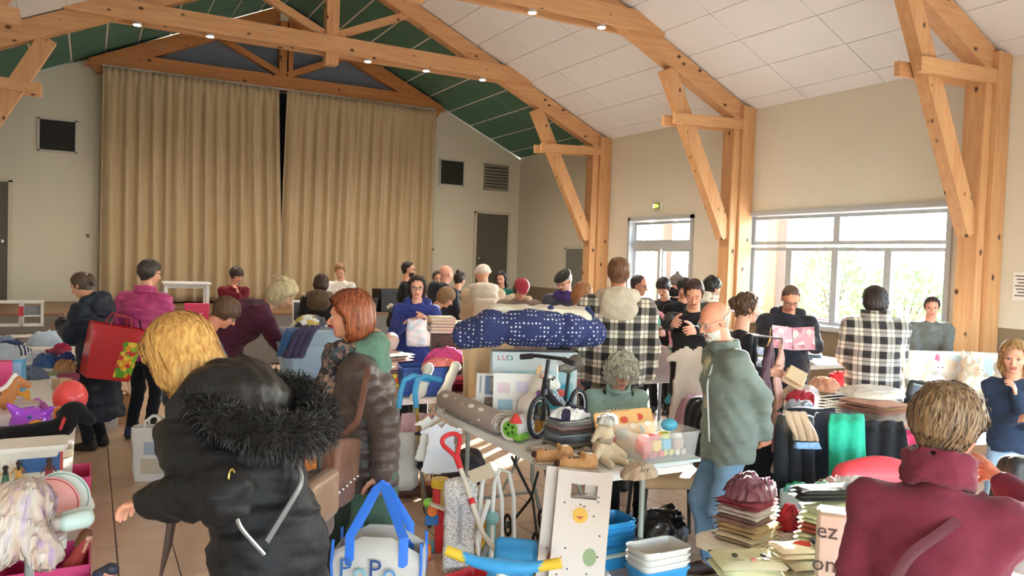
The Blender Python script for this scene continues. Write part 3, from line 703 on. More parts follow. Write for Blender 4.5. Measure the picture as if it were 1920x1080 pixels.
def person(label, top, D, head=0., heading=180., pitch=0., yaw=0., roll=0., lean=0., bend=0., twist=0., tilt=0., w=1., sit=False, L='down', R='down', Lc=.35, Rc=.35, Ln=None, Rn=None,
           Lp=None, Rp=None, skin='#d9a58a', lips='#b0695c', eyes='open', brow=None, jaw=1., hair=None, hc='#3a2a20', hc2=None, strands=120, glasses=None, beard=None,
           top_m=None, hem=.05, fit=.0, quilt=None, sleeve=1., fold=.006, collar=None, collar_m=None, hood=None, hood_m=None, flare=0., pants=None, pfit=0., shoes=None, fine=False, hands='LR', step=.0, size=None, hr=.232, open_front=None, group=None, headscale=1., legs=True):
    s = 1.; res = .009 if fine == 2 else .012 if fine else .018
    sx = np.array([1., 0, 0])
    # ---- skeleton in local space (forward +Y, right +X), unit height 1.72
    hipz = .93 if not sit else .50
    hip = np.array([0, -.16*math.sin(math.radians(lean)) if not sit else -.05, hipz-(.04*(1-math.cos(math.radians(lean))))])
    def spine(a0, segs):
        p = hip.copy(); o = [p]; rr_ = []
        for i, l in enumerate(segs):
            a = math.radians(lean+bend*(i)/2); t = math.radians(tilt)
            d = np.array([math.sin(t), math.sin(a)*math.cos(t), math.cos(a)*math.cos(t)]); p = p+d*l; o.append(p)
        return o, d
    sp, ud = spine(0, (.16, .19, .17)); waist, chest, nb = sp[1], sp[2], sp[3]
    tw = rotm('Z', -twist); fw = nv(np.array([0, ud[2], -ud[1]])+1e-9); rt = tw@np.array([math.cos(math.radians(tilt)), 0, -math.sin(math.radians(tilt))]); fwd = np.cross(ud, rt)
    nd = nv(ud*.8+np.array([0, .12+.25*math.sin(math.radians(pitch)), .35])); Hs = hr*headscale
    hc0 = nb+nd*.09; Rh = rotm('Z', -twist-yaw)@rotm('X', -pitch)@rotm('Y', roll)
    hcen = hc0+Rh@np.array([0, .10*Hs, .42*Hs])+nd*.03
    sho = {k: nb-ud*.045+rt*(.178*w)*(1 if k == 'R' else -1) for k in 'LR'}
    hipj = {k: hip+sx*.09*(1 if k == 'R' else -1)-np.array([0, 0, .03]) for k in 'LR'}
    # ---- fit: the crown to the given pixel and depth
    topl = hcen[2]+.5*Hs+ (.0)
    wt = atd(top[0], top[1], D); s = size if size else (wt.z/topl if topl > 0 else 1)
    rz = -math.radians(heading); Rz = np.array(Matrix.Rotation(rz, 3, 'Z'))
    foot = np.array([wt.x, wt.y, 0])-Rz@np.array([hcen[0], hcen[1], 0])*s
    if size: foot[2] = wt.z-topl*s
    LOG.append((label[:40], round(s*1.72, 2), np.round(foot, 2).tolist()))
    def loc(wp): return (Rz.T@(np.array(wp)-foot))/s
    bodyS = S(.04); bb = B(); cl = S(.045)
    # arms
    hn = {}
    for k, spec, cu, pn, pol in (('L', L, Lc, Ln, Lp), ('R', R, Rc, Rn, Rp)):
        sg = 1 if k == 'R' else -1; a = sho[k]
        if isinstance(spec, str): tgt = {'down': a+np.array([sg*.07, .03, -.53]), 'front': a+np.array([-sg*.1, .3, -.28]), 'pocket': a+np.array([sg*.05, .12, -.45]), 'up': a+np.array([-sg*.06, .25, .02]),
                                         'cross': a+np.array([-sg*.22, .2, -.22]), 'reach': a+np.array([-sg*.02, .42, -.3]), 'table': a+np.array([-sg*.06, .34, -.42]), 'back': a+np.array([-sg*.1, -.2, -.38]), 'chin': a+np.array([-sg*.12, .2, -.02])}[spec]
        elif isinstance(spec, Vector): tgt = loc(spec)
        else: tgt = np.array(spec, float)
        pole = np.array([sg*.5, -.7, -.5]) if pol is None else np.array(pol, float); el, wr = ik(a, tgt, .285, .26, pole); hn[k] = (el, wr, cu, pn, sg)
    # legs
    kn = {}
    for k in 'LR':
        sg = 1 if k == 'R' else -1; an = np.array([sg*.1, sg*step, .085])
        if sit: an = np.array([sg*.11, .42, .085]); kne = np.array([sg*.12, .40, .50])
        else: kne, an = ik(hipj[k], an, .43, .42, (0, 1, 0))
        kn[k] = (kne, an)
    # ---- body surface (trunk and limbs below the clothes, face and hands in fine mesh)
    bodyS.etube(hip, waist, (.14*w, .1*w), (.125*w, .09*w), rt).etube(waist, chest, (.125*w, .09*w), (.15*w, .1*w), rt).etube(chest, nb-ud*.06, (.15*w, .1*w), (.12*w, .07*w), rt)
    for k in 'LR':
        el, wr, *_ = hn[k]; bodyS.chain([sho[k], el, wr], [.048, .038, .026]); kne, an = kn[k]; bodyS.chain([hipj[k], kne, an], [.075, .05, .038]); bodyS.cap(an+[0, -.02, -.04], an+[0, .14, -.05], .035, .03)
    V, F = bodyS.mesh(.03); bb.add(V, F, 0)
    hs = headsdf(jaw); hh = .028 if fine else .042
    nkb = Rh.T@(nb-hcen)/Hs; hs.cap(nkb-np.array([0, 0, .1]), (0, -.1, -.3), .27*(.85+.15*w), .235, k=.1)
    V, F = hs.mesh(hh, .06); mi = np.zeros(len(F), int)
    cen = V[np.array(F)].mean(1); lp = (np.abs(cen[:, 0]) < .1) & (cen[:, 1] > .325) & (cen[:, 2] > -.345) & (cen[:, 2] < -.235); mi[lp] = 1
    if beard: mi[(cen[:, 2] < -.2) & (cen[:, 1] > .06) & (cen[:, 2] > -.5)] = 3; mi[lp] = 1
    Vh = V*Hs@Rh.T+hcen; bb.v.append(Vh); bb.f += [tuple(i+bb.n for i in q) for q in F]; bb.mi += mi.tolist(); bb.n += len(V)
    def hd(p): return Rh@(np.array(p, float)*Hs)+hcen
    for x in (-1, 1):
        if eyes == 'open':
            bb.ell(hd((x*.135, .305, -.002)), .05*Hs, 10, 8, 2); bb.ell(hd((x*.135, .34, -.004)), .026*Hs, 8, 6, 4)
            bb.tube([hd((x*.135+q*.07, .352-.03*abs(q), .03-.02*q*q)) for q in (-1, -.4, .4, 1)], .011*Hs, 5, mi=4)
        else:
            bb.ell(hd((x*.135, .29, -.002)), .064*Hs, 10, 8, 0); bb.tube([hd((x*.135+q*.065, .348-.03*q*q, -.028)) for q in (-1, -.4, .4, 1)], .008*Hs, 5, mi=4)
        bb.tube([hd((x*.135+q*.085, .362-.04*q*q, .085+.012*(1-q*q))) for q in (-1, -.5, 0, .5, 1)], np.array([.006, .013, .015, .013, .005])*Hs, 5, mi=3)
    for k in hands:
        el, wr, cu, pn, sg = hn[k]; d = nv(wr-el); pn = np.array(pn, float) if pn is not None else np.array([-sg*.8, -.1, -.3]); hsf = hand_sdf(wr-d*.02, d, pn, sg, cu, r=1. if fine else 1.15)
        V, F = hsf.mesh(.005 if fine else .0085, .008); bb.add(V, F, 0)
    browc = brow or hc
    mats = [skinmat(skin), skinmat(lips), plain('#cfc6bd', .4), plain(beard or browc, .8), plain('#241a14', .3)]
    me = bb.mesh('person', mats, angle=180)
    P = link('person', me, None, foot, (0, 0, rz), label=label, cat='person', group=group, scale=s)
    def part(nm, S_, mt, h=res, it=1, parent=P, **kw):
        V, F = S_.mesh(h) if isinstance(S_, S) else S_
        if len(F) == 0: return None
        if it: V = relax(V, F, it)
        return B().add(V, F).build(nm, mt, parent, angle=180, **kw)
    # ---- upper garment
    f = fit; q = quilt
    hemv = np.array([0, 0, -1.])*(hem) if hem < .25 or sit else nv(np.array([0, -ud[1]*.35, -1]))*hem
    cl.etube(hip+ud*.04, waist, (.165*w+f, .125*w+f), (.15*w+f, .115*w+f), rt, None if not q else (q[0], q[1], 0)); cl.etube(waist, chest, (.15*w+f, .115*w+f), (.172*w+f, .125*w+f), rt, None if not q else (q[0], q[1], .16))
    cl.etube(chest, nb-ud*.07, (.172*w+f, .125*w+f), (.15*w+f, .085+f), rt, None if not q else (q[0], q[1], .35)); cl.cap(sho['L']-ud*.015, sho['R']-ud*.015, .066+f, .066+f); cl.etube(nb-ud*.06, nb+ud*.005, (.1+f*.5, .075+f*.5), (.068, .06), rt)
    if hem > 0: cl.etube(hip+ud*.05, hip+hemv, (.165*w+f, .125*w+f), (.165*w+f+flare, .13*w+f+flare*.8), rt, None if not q else (q[0], q[1], .05))
    ar = S(.03); to = cl; hpt = hip+hemv; hdn = nv(hemv) if hem > 0 else np.array([0, 0, -1.])
    for k in 'LR':
        el, wr, *_ = hn[k]; e2 = el+(wr-el)*(.93*sleeve if sleeve <= 1 else 1); ar.chain([sho[k], el, e2], [.064+f*.8, .05+f*.8, .038+f*.75], q)
    cl = S(.02); cl.lo, cl.hi = np.minimum(to.lo, ar.lo), np.maximum(to.hi, ar.hi); cl.p = [((lambda Pp: np.maximum(to(Pp), ((Pp-hpt)@hdn)+.012*np.sin(Pp[:, 0]*23+Pp[:, 1]*19))) if hem > 0 else to, None), (ar, .022)]
    ph = random.uniform(0, 9)
    if fold:
        def dsp(Pp): return fold*snoise(Pp+ph, 13, 8, 1)+fold*.8*snoise((Pp+ph)*np.array([.6, .6, 2.2]), 15, 6, 3)
        cl.disp = dsp
    tm = top_m or cloth('#445566'); jk = part('jacket' if (q or f > .012) else 'top', cl, tm, res, 1)
    if collar:
        c_ = S(.02); cb_ = nb+ud*.0; a0 = np.linspace(0, 2*np.pi, 12, endpoint=False); pts = [cb_+rt*math.cos(t)*.075*collar[0]+fwd*math.sin(t)*.07*collar[0]+nd*(.02+collar[1]*.4) for t in a0]
        for i in range(12): c_.etube(pts[i]-nd*.02, pts[i]+nd*collar[1]*.5, (.03, .018), (.03, .012), np.cross(nd, pts[i]-cb_))
        c_.disp = lambda Pp: .005*snoise(Pp, 20, 7)+.004*np.sin(Pp[:, 2]*140+snoise(Pp, 9))
        part('collar', c_, collar_m or tm, min(res, .012), 1)
    if hood:
        c_ = S(.04); q0 = nb-fwd*.09*hood-ud*.02
        c_.ell(q0-ud*.03*hood, (.13*hood, .085*hood, .1*hood), np.stack([rt, fwd, ud], 1)); a1 = [(nb+rt*x*.1*hood+fwd*y*.09*hood+ud*z) for x, y, z in ((-.95, .35, -.02), (-1.05, -.3, .035), (-.6, -1, .05), (0, -1.2, .055), (.6, -1, .05), (1.05, -.3, .035), (.95, .35, -.02))]
        c_.chain(a1, [.03, .045, .052, .055, .052, .045, .03]); c_.disp = lambda Pp: .006*snoise(Pp, 18, 8, 2)
        part('hood', c_, hood_m or tm, res, 1)
    # ---- legs and shoes
    if legs and pants is not None:
        lg = S(.03); lg.etube(hip+np.array([0, 0, .06]), hip-np.array([0, 0, .06]), (.15*w, .115*w), (.155*w, .12*w), sx)
        for k in 'LR': kne, an = kn[k]; lg.chain([hipj[k], kne, an+[0, -.01, .0]], [.09*w+pfit, .066+pfit, .055+pfit])
        lg.disp = lambda Pp: .006*snoise(Pp*np.array([.7, .7, 1.6]), 15, 7, 2); part('trousers', lg, pants, .02, 1)
        for k in 'LR':
            kne, an = kn[k]; sh = S(.02); sh.cap(an+[0, -.05, -.045], an+[0, .06, -.045], .038, .04).cap(an+[0, .06, -.048], an+[0, .16, -.055], .042, .03).cap(an+[0, -.03, .0], an+[0, .0, -.03], .045, .045)
            V, F = sh.mesh(.014); V[:, 2] = np.maximum(V[:, 2], .002); part('shoe', (V, F), shoes or plain('#2a2522', .6), it=0)
    # ---- hair
    if hair:
        st, kw = hair; hf = hairsdf(st, **kw); V, F = nets(hf, hf.lo, hf.hi, .035 if fine else .05)
        hm = hairmat(hc, hc2); V = relax(V, F, 1); ho = B().add(V*Hs@Rh.T+hcen, F).build('hair', hm, P, angle=180)
        if strands:
            R_ = np.random.RandomState(int(abs(top[0]))); ok = np.where(V[:, 2] > (-.15 if st != 'curly' else -.4))[0]; ii = R_.choice(ok, strands); crown = np.array([0, -.18, .55])
            dn = np.array([0, -.12, -1.])
            if st == 'curly': flow = lambda P_, N_: np.random.RandomState(5).normal(size=P_.shape)*1.; V2, F2 = curls(hf, V[ii], R_)
            else:
                def flow(P_, N_):
                    r_ = P_-crown; hz = np.clip((P_[:, 2]-.1)/.35, 0, 1)[:, None]; return r_*hz*1.6+dn*(1.1-hz*.9)
                nst = (15 if fine else 9) if kw.get('length', 0) > .2 else 7; V2, F2 = ribbons(hf, V[ii], nst, .075 if kw.get('length', 0) > .2 else .05, flow, .011 if fine else .018, .012, 3)
            B().add(V2*Hs@Rh.T+hcen, F2).build('hair_strands', hm, ho, angle=180, kind='stuff')
    if beard:
        bs = S(.04); bs.chain([(-.1, .35, -.235), (0, .37, -.225), (.1, .35, -.235)], [.025, .035, .025]); bs.ell((0, .3, -.4), (.11, .1, .1)); bs.chain([(-.1, .345, -.24), (-.12, .3, -.33), (0, .3, -.42), (.12, .3, -.33), (.1, .345, -.24)], [.025, .04, .05, .04, .025]); bs.disp = lambda Pp: .015*snoise(Pp, 30, 8)
        V, F = bs.mesh(.03); B().add(V*Hs@Rh.T+hcen, F).build('beard', hairmat(beard), P, angle=180)
    if glasses:
        g = B()
        for x in (-1, 1):
            g.tube([hd((x*.135+.095*math.cos(t), .405-.03*abs(math.cos(t)), -.01+.075*math.sin(t))) for t in np.linspace(0, 2*np.pi, 14, endpoint=False)], .0022, 5, closed=True)
            g.tube([hd((x*.23, .38, .015)), hd((x*.33, .2, .03)), hd((x*.35, -.02, .01))], .0022, 5)
        g.tube([hd((-.04, .41, .005)), hd((0, .42, .015)), hd((.04, .41, .005))], .0022, 5); go = g.build('glasses', plain(glasses, .3, .3), P)
        for x in (-1, 1):
            gl = B(); gl.lathe([(0, 0), (.088*Hs, .0)], seg=12); V = gl.v[0]@np.array(Matrix.Rotation(math.pi/2, 3, 'X')).T; B().add(V@Rh.T+hd((x*.135, .4, -.01)), gl.f).build('lens', glassy((.95, .97, 1), .03, .1), go)
    return P, dict(hd=hd, hn=hn, nb=nb, ud=ud, rt=rt, fwd=fwd, hip=hip, waist=waist, chest=chest, sho=sho, s=s, foot=foot, Rz=Rz, loc=loc, Hs=Hs, Rh=Rh, hcen=hcen, cl=cl, part=part, w=w, f=f)
def curls(hf, starts, R_):
    V = []; F = []
    for p in starts:
        r = R_.uniform(.05, .085); a0 = R_.uniform(0, 6.28); n = nv(p-np.array([0, -.08, .1])); u = nv(np.cross(n, R_.normal(size=3))); v = np.cross(n, u); k0 = len(V); m = 9; wd = .018
        for k in range(m):
            a = a0+k*.8; c = p+n*(.0+.035*math.sin(a*.6+1)+.02)+(u*math.cos(a)+v*math.sin(a))*r; t = nv(n*.6+u*.4); V += [c-t*wd, c+t*wd]
            if k: b_ = k0+2*k; F.append((b_-2, b_-1, b_+1, b_))
    return np.array(V), F
def wpt(info, p): return Vector((info['Rz']@(np.array(p)*info['s'])+info['foot']))
def strap(P, pts, r, mt, nm='bag_strap', flat=.3, seg=6, up=None):
    pts = np.array(pts, float); t = np.linspace(0, 1, len(pts)); tt = np.linspace(0, 1, 28); q = np.stack([np.interp(tt, t, pts[:, i]) for i in range(3)], 1)
    for _ in range(3): q[1:-1] = (q[:-2]+q[1:-1]*2+q[2:])/4
    return B().tube(q, r, seg, flat=flat, up=up).build(nm, mt, P)
# ================================================================= the people
CAMH = 28.7
def puff(c, **k): return cloth(c, None, 5, .5, k.get('rough', .5), .5, 90, .05)
jeans = cloth('#7f9fbd', '#5d7f9e', 9, .6, .9, .3, 300); dkj = cloth('#2b3140', '#232834', 8, .5); blk = cloth('#1b1b1e', '#141416', 8, .5); nav = cloth('#20242f', '#191c25', 7, .5)
PP = {}
def pers(key, *a, **k): PP[key] = person(*a, **k); return PP[key]
# -- foreground
P, I = pers('blonde', 'blonde woman in a black hooded puffer coat bending over the toy table', (336, 601), 2.4, heading=-46, pitch=30, yaw=10, lean=17, bend=22, w=.98,
  L=atd(285, 940, 2.12), R=atd(500, 930, 2.9), Lp=(-.5, -1, -.5), Rp=(.9, -.7, .1), Lc=.3, Ln=(0, .3, -1), hair=('bob', dict(thick=.085, line='long', length=.52)), hc='#d3a45c', hc2='#b07c3e', strands=1400, eyes='down',
  top_m=cloth('#171516', '#100f10', 5, .5, .6, .5, 60, 0), hem=.42, fit=.024, quilt=(.17, .014), fold=.009, flare=.0, pants=cloth('#c9ccd2', '#b5b8c0'), fine=True, skin='#d59c82')
P, I = pers('redhead', 'red-haired woman in a brown quilted jacket with a patterned scarf', (655, 547), 3.6, heading=-64, pitch=8, yaw=6, lean=4, bend=4, w=1.05, R=(.16, .14, .82), L=atd(716, 893, 3.4), Lp=(-.3, -1, 0), Lc=.75, Ln=(.7, .2, -.2),
  hair=('bob', dict(thick=.06, line='tucked', length=.36)), hc='#a85a34', hc2='#6b331b', strands=1300, top_m=cloth('#4f3f38', '#3b2e29', 6, .5, .42, .35, 120, .05), hem=.14, fit=.02, quilt=(.06, .016), fold=.003, pants=cloth('#24302b', '#1d2723'), pfit=.005, fine=2, hood=.85, hood_m=cloth('#5f7d6c', '#4d6859', 20, .5, .95, .3), skin='#cf9478', collar=(1.15, .06), jaw=1.03)
P, I = pers('jacketman', 'bald bearded man in a grey-green jacket and blue jeans, hands behind his back', (1340, 567), 4.4, heading=-66, pitch=20, yaw=-16, lean=3, bend=6, w=1.06, L=(-.05, -.22, .93), R=(.05, -.2, .9), Lp=(-.3, -1, 0), Rp=(.3, -1, 0), Lc=.6, Rc=.6, hair=('ring', dict(thick=.012, line='bald', rough=.004)), hc='#c9b9aa', strands=0,
  glasses='#d8d8da', beard='#d9d2c8', brow='#b9aca0', top_m=cloth('#7c877f', '#6a756e', 7, .5, .9, .3), hem=.16, fit=.026, fold=.007, pants=jeans, pfit=0, fine=True, skin='#dc9c80', collar=(1.1, .06), shoes=plain('#3b2c24', .6), eyes='down', step=.06)
P, I = pers('maroon', 'short-haired woman in a maroon turtleneck seen from behind, nearest the camera', (1782, 731), 2.05, heading=62, pitch=12, yaw=22, lean=8, bend=4, w=1.0, L=(-.2, .16, .92), Lp=(-.2, -1, -.3), R=atd(1880, 905, 2.25), Rp=(.9, -.2, -.4), Rc=.5,
  hair=('short', dict(thick=.10, line='short', rough=.012)), hc='#9a7a58', hc2='#6a5440', strands=1800, glasses='#4a2f28', top_m=cloth('#7c3040', '#6a2634', 6, .5, .95, .4, 260), hem=.1, fit=.012, fold=.006, fine=True, collar=(1.2, .12), skin='#b97d62', pants=dkj, legs=True)
P, I = pers('curly', 'grey curly-haired woman in a mint fleece seated behind the table', (1168, 672), 5.5, heading=200, pitch=30, lean=8, bend=8, sit=True, w=1.1, L='table', R='table', hair=('curly', dict(thick=.15, line='fringe', length=.12, rough=.06)), hc='#ddd4c0', hc2='#a59a86', strands=700,
  glasses='#a05a4a', top_m=cloth('#a9c2b4', '#93ad9f', 7, .5, .95, .4), hem=.02, fit=.012, fold=.008, pants=blk, fine=True, skin='#dda88e', eyes='down', collar=(1.1, .04))
# -- middle distance
pers('navycoat', 'young woman in a long navy puffer coat sorting clothes at the left tables', (152, 513), 6.9, heading=-58, pitch=26, lean=6, bend=6, L=atd(115, 605, 6.9), R=atd(125, 612, 7.1), hair=('tail', dict(thick=.05, line='long', length=0, extra=[((0, -.55, .02), (.13, .12, .3)), ((0, -.5, .22), (.1, .09, .08))])), hc='#5c4638', strands=120,
  top_m=puff('#232a38'), hem=.62, fit=.035, quilt=(.15, .02), hood=1.25, pants=nav, eyes='down', fine=True, flare=.05)
pers('pink', 'woman in a pink quilted jacket carrying a big red shopping bag', (283, 491), 7.4, heading=36, pitch=10, yaw=28, lean=6, w=1.1, L=(-.28, .06, .92), R='table', hair=('short', dict(thick=.11, line='short')), hc='#4b3f3c', strands=150, glasses='#333333',
  top_m=puff('#d2508f'), hem=.12, fit=.022, quilt=(.075, .018), pants=nav, fine=True, collar=(1.2, .06), shoes=plain('#27324f', .6))
pers('greytop', 'brown-haired person with glasses in a grey top bending forward', (425, 561), 5.6, heading=105, pitch=42, lean=18, bend=12, w=1.05, L='table', R='table', hair=('short', dict(thick=.08, line='fringe')), hc='#6b4a33', strands=220, glasses='#777777', top_m=cloth('#8b929c', '#777e88'), hem=.08, pants=dkj, eyes='down', skin='#d08f72')
pers('redcardigan', 'woman in a red cardigan standing by the stage', (444, 502), 11, heading=188, pitch=24, yaw=-38, L='chin', R='cross', hair=('short', dict(thick=.09, line='fringe')), hc='#4a3a34', strands=60, top_m=cloth('#7e2734', '#6d1f2b'), hem=.1, pants=blk, eyes='down')
pers('burgundy', 'white-blond woman in a burgundy top bending over a plastic tub', (533, 528), 7.2, heading=98, pitch=40, lean=42, bend=16, w=1.22, L='table', R='table', hair=('bob', dict(thick=.13, line='long', length=.28, rough=.04)), hc='#e6d8b4', hc2='#c2ae82', strands=260, top_m=cloth('#54263a', '#471e30'), hem=.14, fit=.03, fold=.01, pants=dkj, eyes='down')
pers('whiteshirt', 'woman in a white shirt looking down behind the stage table', (638, 495), 12, heading=205, pitch=32, L='table', R='table', hair=('short', dict(thick=.05, line='long')), hc='#a5764e', strands=50, top_m=cloth('#eceae6', '#dcdad6'), hem=.1, pants=dkj, eyes='down')
pers('furblack', 'dark-haired person in a black coat with fur-edged hood', (603, 515), 9.6, heading=24, pitch=18, hair=('bob', dict(thick=.06, line='long', length=.3)), hc='#4a3226', strands=60, top_m=puff('#1c1a1b'), hem=.2, fit=.03, hood=1.3, hood_m=cloth('#6e5a48', '#4e3e32', 30, .6), pants=blk)
pers('blackman', 'dark-bearded man with glasses in a black sweater beside the curtain', (767, 491), 11.5, heading=120, pitch=4, L='front', R='front', hair=('short', dict(thick=.035, line='short')), hc='#2c2320', beard='#3a2c26', glasses='#222222', strands=40, top_m=cloth('#202226', '#191b1e'), hem=.1, pants=blk)
pers('bluehoodie', 'woman with glasses in a royal blue hoodie folding a bag', (783, 518), 7.6, heading=208, pitch=6, yaw=-6, L=atd(800, 597, 7.3), R=atd(760, 605, 7.3), Ln=(.3, -.3, -.8), Rn=(-.3, -.3, -.8), Lc=.6, Rc=.6, hair=('bob', dict(thick=.05, line='long', length=.3)), hc='#3c2722', strands=150, glasses='#3a2a26',
  top_m=cloth('#3c4a9a', '#323f88', 7, .5, .95, .4), hem=.14, fit=.018, fold=.009, hood=1.0, pants=nav, fine=True, skin='#dca994')
pers('peachbend', 'short-haired woman in a peach top bending over the back tables', (838, 541), 9.0, heading=112, pitch=36, lean=30, bend=12, L='table', R='table', hair=('bob', dict(thick=.08, line='fringe', length=.12)), hc='#a97f57', strands=80, top_m=cloth('#d8b694', '#c8a684'), hem=.1, pants=blk, eyes='down')
pers('peachback', 'smiling woman in a peach jumper between the black-clad man and the bald man', (821, 509), 11.8, heading=195, pitch=6, hair=('short', dict(thick=.06, line='long')), hc='#3c2c26', strands=40, top_m=cloth('#d3ad8d', '#c39d7d'), hem=.1, pants=blk)
pers('baldblack', 'bald man in a black puffer jacket with his back turned', (838, 498), 10.1, heading=78, pitch=10, w=1.15, L='front', R='front', top_m=puff('#2a3240'), hem=.12, fit=.035, quilt=(.09, .012), hood=1.2, pants=blk, skin='#dfa693', brow='#8a7a70')
pers('darkbun', 'person with dark hair in a bun behind the bald man', (863, 511), 11.4, heading=70, pitch=14, hair=('bun', dict(thick=.05, line='long', extra=[((0, -.35, .5), (.14, .14, .14))])), hc='#2f2420', strands=40, top_m=cloth('#23242a', '#1a1b20'), hem=.15, pants=blk)
pers('beanie', 'person in a cream hoodie and white beanie with a pale backpack', (905, 497), 9.6, heading=20, pitch=8, yaw=-30, w=1.1, L='front', R='table', top_m=cloth('#d3bea2', '#c3ae92'), hem=.16, fit=.025, fold=.01, hood=1.35, hood_m=cloth('#ddd6c8', '#cfc6b6'), pants=cloth('#e2dfd8', '#d2cfc8'), pfit=.015)
pers('greentop', 'woman with long black hair in a dark green top by the grey door', (940, 509), 12.2, heading=200, pitch=18, yaw=24, hair=('long', dict(thick=.05, line='long', length=.8)), hc='#1c1718', strands=60, top_m=cloth('#1f6a5c', '#1a594d'), hem=.1, pants=blk)
pers('redcap', 'person in a red cap and taupe coat with a cross-body strap', (978, 525), 8.85, heading=196, pitch=38, w=1.12, L='down', R='down', hair=('bob', dict(thick=.03, line='long', length=.2)), hc='#4a3a34', strands=30, top_m=cloth('#87776b', '#78685d'), hem=.2, fit=.035, fold=.009, hood=1.25, hood_m=cloth('#cdbba6', '#bda993'), pants=blk, eyes='down', hands='', glasses='#222222')
pers('flatcap', 'elderly man in a flat cap with a purple scarf', (1058, 509), 8.8, heading=215, pitch=24, yaw=30, w=1.1, L='table', R='table', hair=('short', dict(thick=.02, line='short')), hc='#c8c0b8', strands=30, glasses='#333333', top_m=cloth('#4d505b', '#40434d'), hem=.2, fit=.03, pants=dkj, eyes='down', hands='')
pers('claw', 'reddish-blond woman in a navy coat with a black hair claw', (1093, 531), 7.4, heading=30, pitch=26, lean=6, yaw=20, w=1.1, hair=('bob', dict(thick=.06, line='long', length=.3)), hc='#c48a58', hc2='#8d5a34', strands=160, top_m=cloth('#2b3244', '#242a3a'), hem=.2, fit=.025, pants=nav, hands='')
pers('plaidman', 'tall short-haired man in a checked black and cream overshirt, back to camera', (1161, 484), 6.2, heading=34, pitch=6, w=1.16, L='down', R=(.26, .1, .86), hair=('short', dict(thick=.035, line='short')), hc='#8b5f42', hc2='#5d3d2a', strands=200, top_m=plaid('#e6ddca', '#7d756b', '#1d1a1a', .115), hem=.12, fit=.032, fold=.007, hood=1.15, hood_m=cloth('#cfc3b0', '#bfb29e', 20, .5), collar=(1.0, .07), collar_m=cloth('#222228', '#1a1a1e'), pants=cloth('#8c8577', '#7c7568'), fine=True, skin='#cf8c72', hands='L')
pers('recedingman', 'man with receding dark hair in black behind the checked overshirt', (1200, 517), 8.7, heading=150, pitch=12, w=1.1, L='front', R='front', hair=('short', dict(thick=.03, line='receding')), hc='#3a2c26', strands=40, glasses='#333333', top_m=puff('#20222a'), hem=.12, fit=.03, pants=blk, skin='#c98f74')
pers('maskwoman', 'dark-haired woman in black by the glazed door, face turned down', (1244, 522), 9.4, heading=240, pitch=30, hair=('short', dict(thick=.06, line='fringe')), hc='#231c1c', strands=40, top_m=cloth('#23232a', '#1a1a20'), hem=.15, pants=blk, eyes='down', hands='')
pers('knitcap', 'person in a grey knitted hat and black scarf by the glazed door', (1270, 516), 9.7, heading=205, pitch=10, top_m=cloth('#222228', '#18181c'), hem=.15, pants=blk, hands='', collar=(1.3, .16), collar_m=cloth('#1e1e22', '#151518'))
pers('blackfringe', 'black-haired person between the knitted hat and the woman in black', (1284, 522), 9.0, heading=210, pitch=14, hair=('short', dict(thick=.06, line='fringe')), hc='#1d1818', strands=30, top_m=cloth('#1d1d22', '#151518'), hem=.15, pants=blk, hands='')
pers('blackcardi', 'dark-haired woman in a black cardigan handling a pink toy', (1302, 526), 6.6, heading=222, pitch=28, w=1.05, L=atd(1300, 620, 6.2), R=atd(1262, 606, 6.2), hair=('bun', dict(thick=.05, line='long', extra=[((0, -.42, .2), (.16, .16, .16))])), hc='#4b3229', strands=150, top_m=cloth('#242327', '#1a191c'), hem=.15, pants=blk, eyes='down', fine=True, skin='#d8a48c')
pers('furcollar', 'black-haired woman with a white fur collar beside the timber post', (1336, 520), 8.0, heading=95, pitch=28, hair=('bun', dict(thick=.05, line='long', extra=[((0, -.3, .42), (.13, .13, .12))])), hc='#221d1e', strands=60, top_m=puff('#6d6b6a'), hem=.15, fit=.03, pants=blk, eyes='down', collar=(1.6, .14), collar_m=cloth('#e3dccb', '#d3cab8', 40, .6), hands='')
pers('brownbun', 'woman with a loose brown bun in a black top, in profile', (1402, 551), 5.8, heading=112, pitch=4, w=.98, L='front', R='down', hair=('bun', dict(thick=.06, line='long', rough=.035, extra=[((0, -.5, .13), (.19, .2, .2))])), hc='#6b4a36', hc2='#3f2a1e', strands=350, top_m=cloth('#26262b', '#1d1d21'), hem=.1, pants=dkj, fine=True, skin='#d9a48a')
pers('magazineman', 'man with glasses in a navy hooded jacket reading a pink leaflet', (1484, 537), 6.9, heading=218, pitch=32, w=1.1, L=atd(1513, 634, 6.6), R=atd(1462, 628, 6.6), Ln=(0, -.4, .8), Rn=(0, -.4, .8), hair=('short', dict(thick=.025, line='short')), hc='#6b5142', strands=60, glasses='#333333', top_m=cloth('#2b2f3a', '#23262f', 6, .5, .85, .4), hem=.16, fit=.022, hood=1.1, pants=blk, eyes='down', fine=True, skin='#d39c82')
pers('plaidwoman', 'woman in a long cream checked coat with a bag on her shoulder', (1641, 538), 6.7, heading=40, pitch=16, w=1.12, L='front', R='front', hair=('bob', dict(thick=.05, line='long', length=.3)), hc='#3b2e2c', strands=160, top_m=plaid('#e9e2d4', '#a09a92', '#2a2829', .13), hem=.26, fit=.04, fold=.006, flare=.02, collar=(1.5, .09), pants=blk, hands='')
pers('blazer', 'smiling dark-haired woman in a grey blazer behind the soft toys', (1748, 557), 8.1, heading=232, pitch=12, L='table', R='table', hair=('tail', dict(thick=.045, line='long', extra=[((0, -.42, -.12), (.13, .13, .2))])), hc='#3a2b28', strands=150, top_m=cloth('#6d7370', '#5f6562', 8, .5), hem=.16, fit=.016, pants=blk, fine=True, skin='#d69d86')
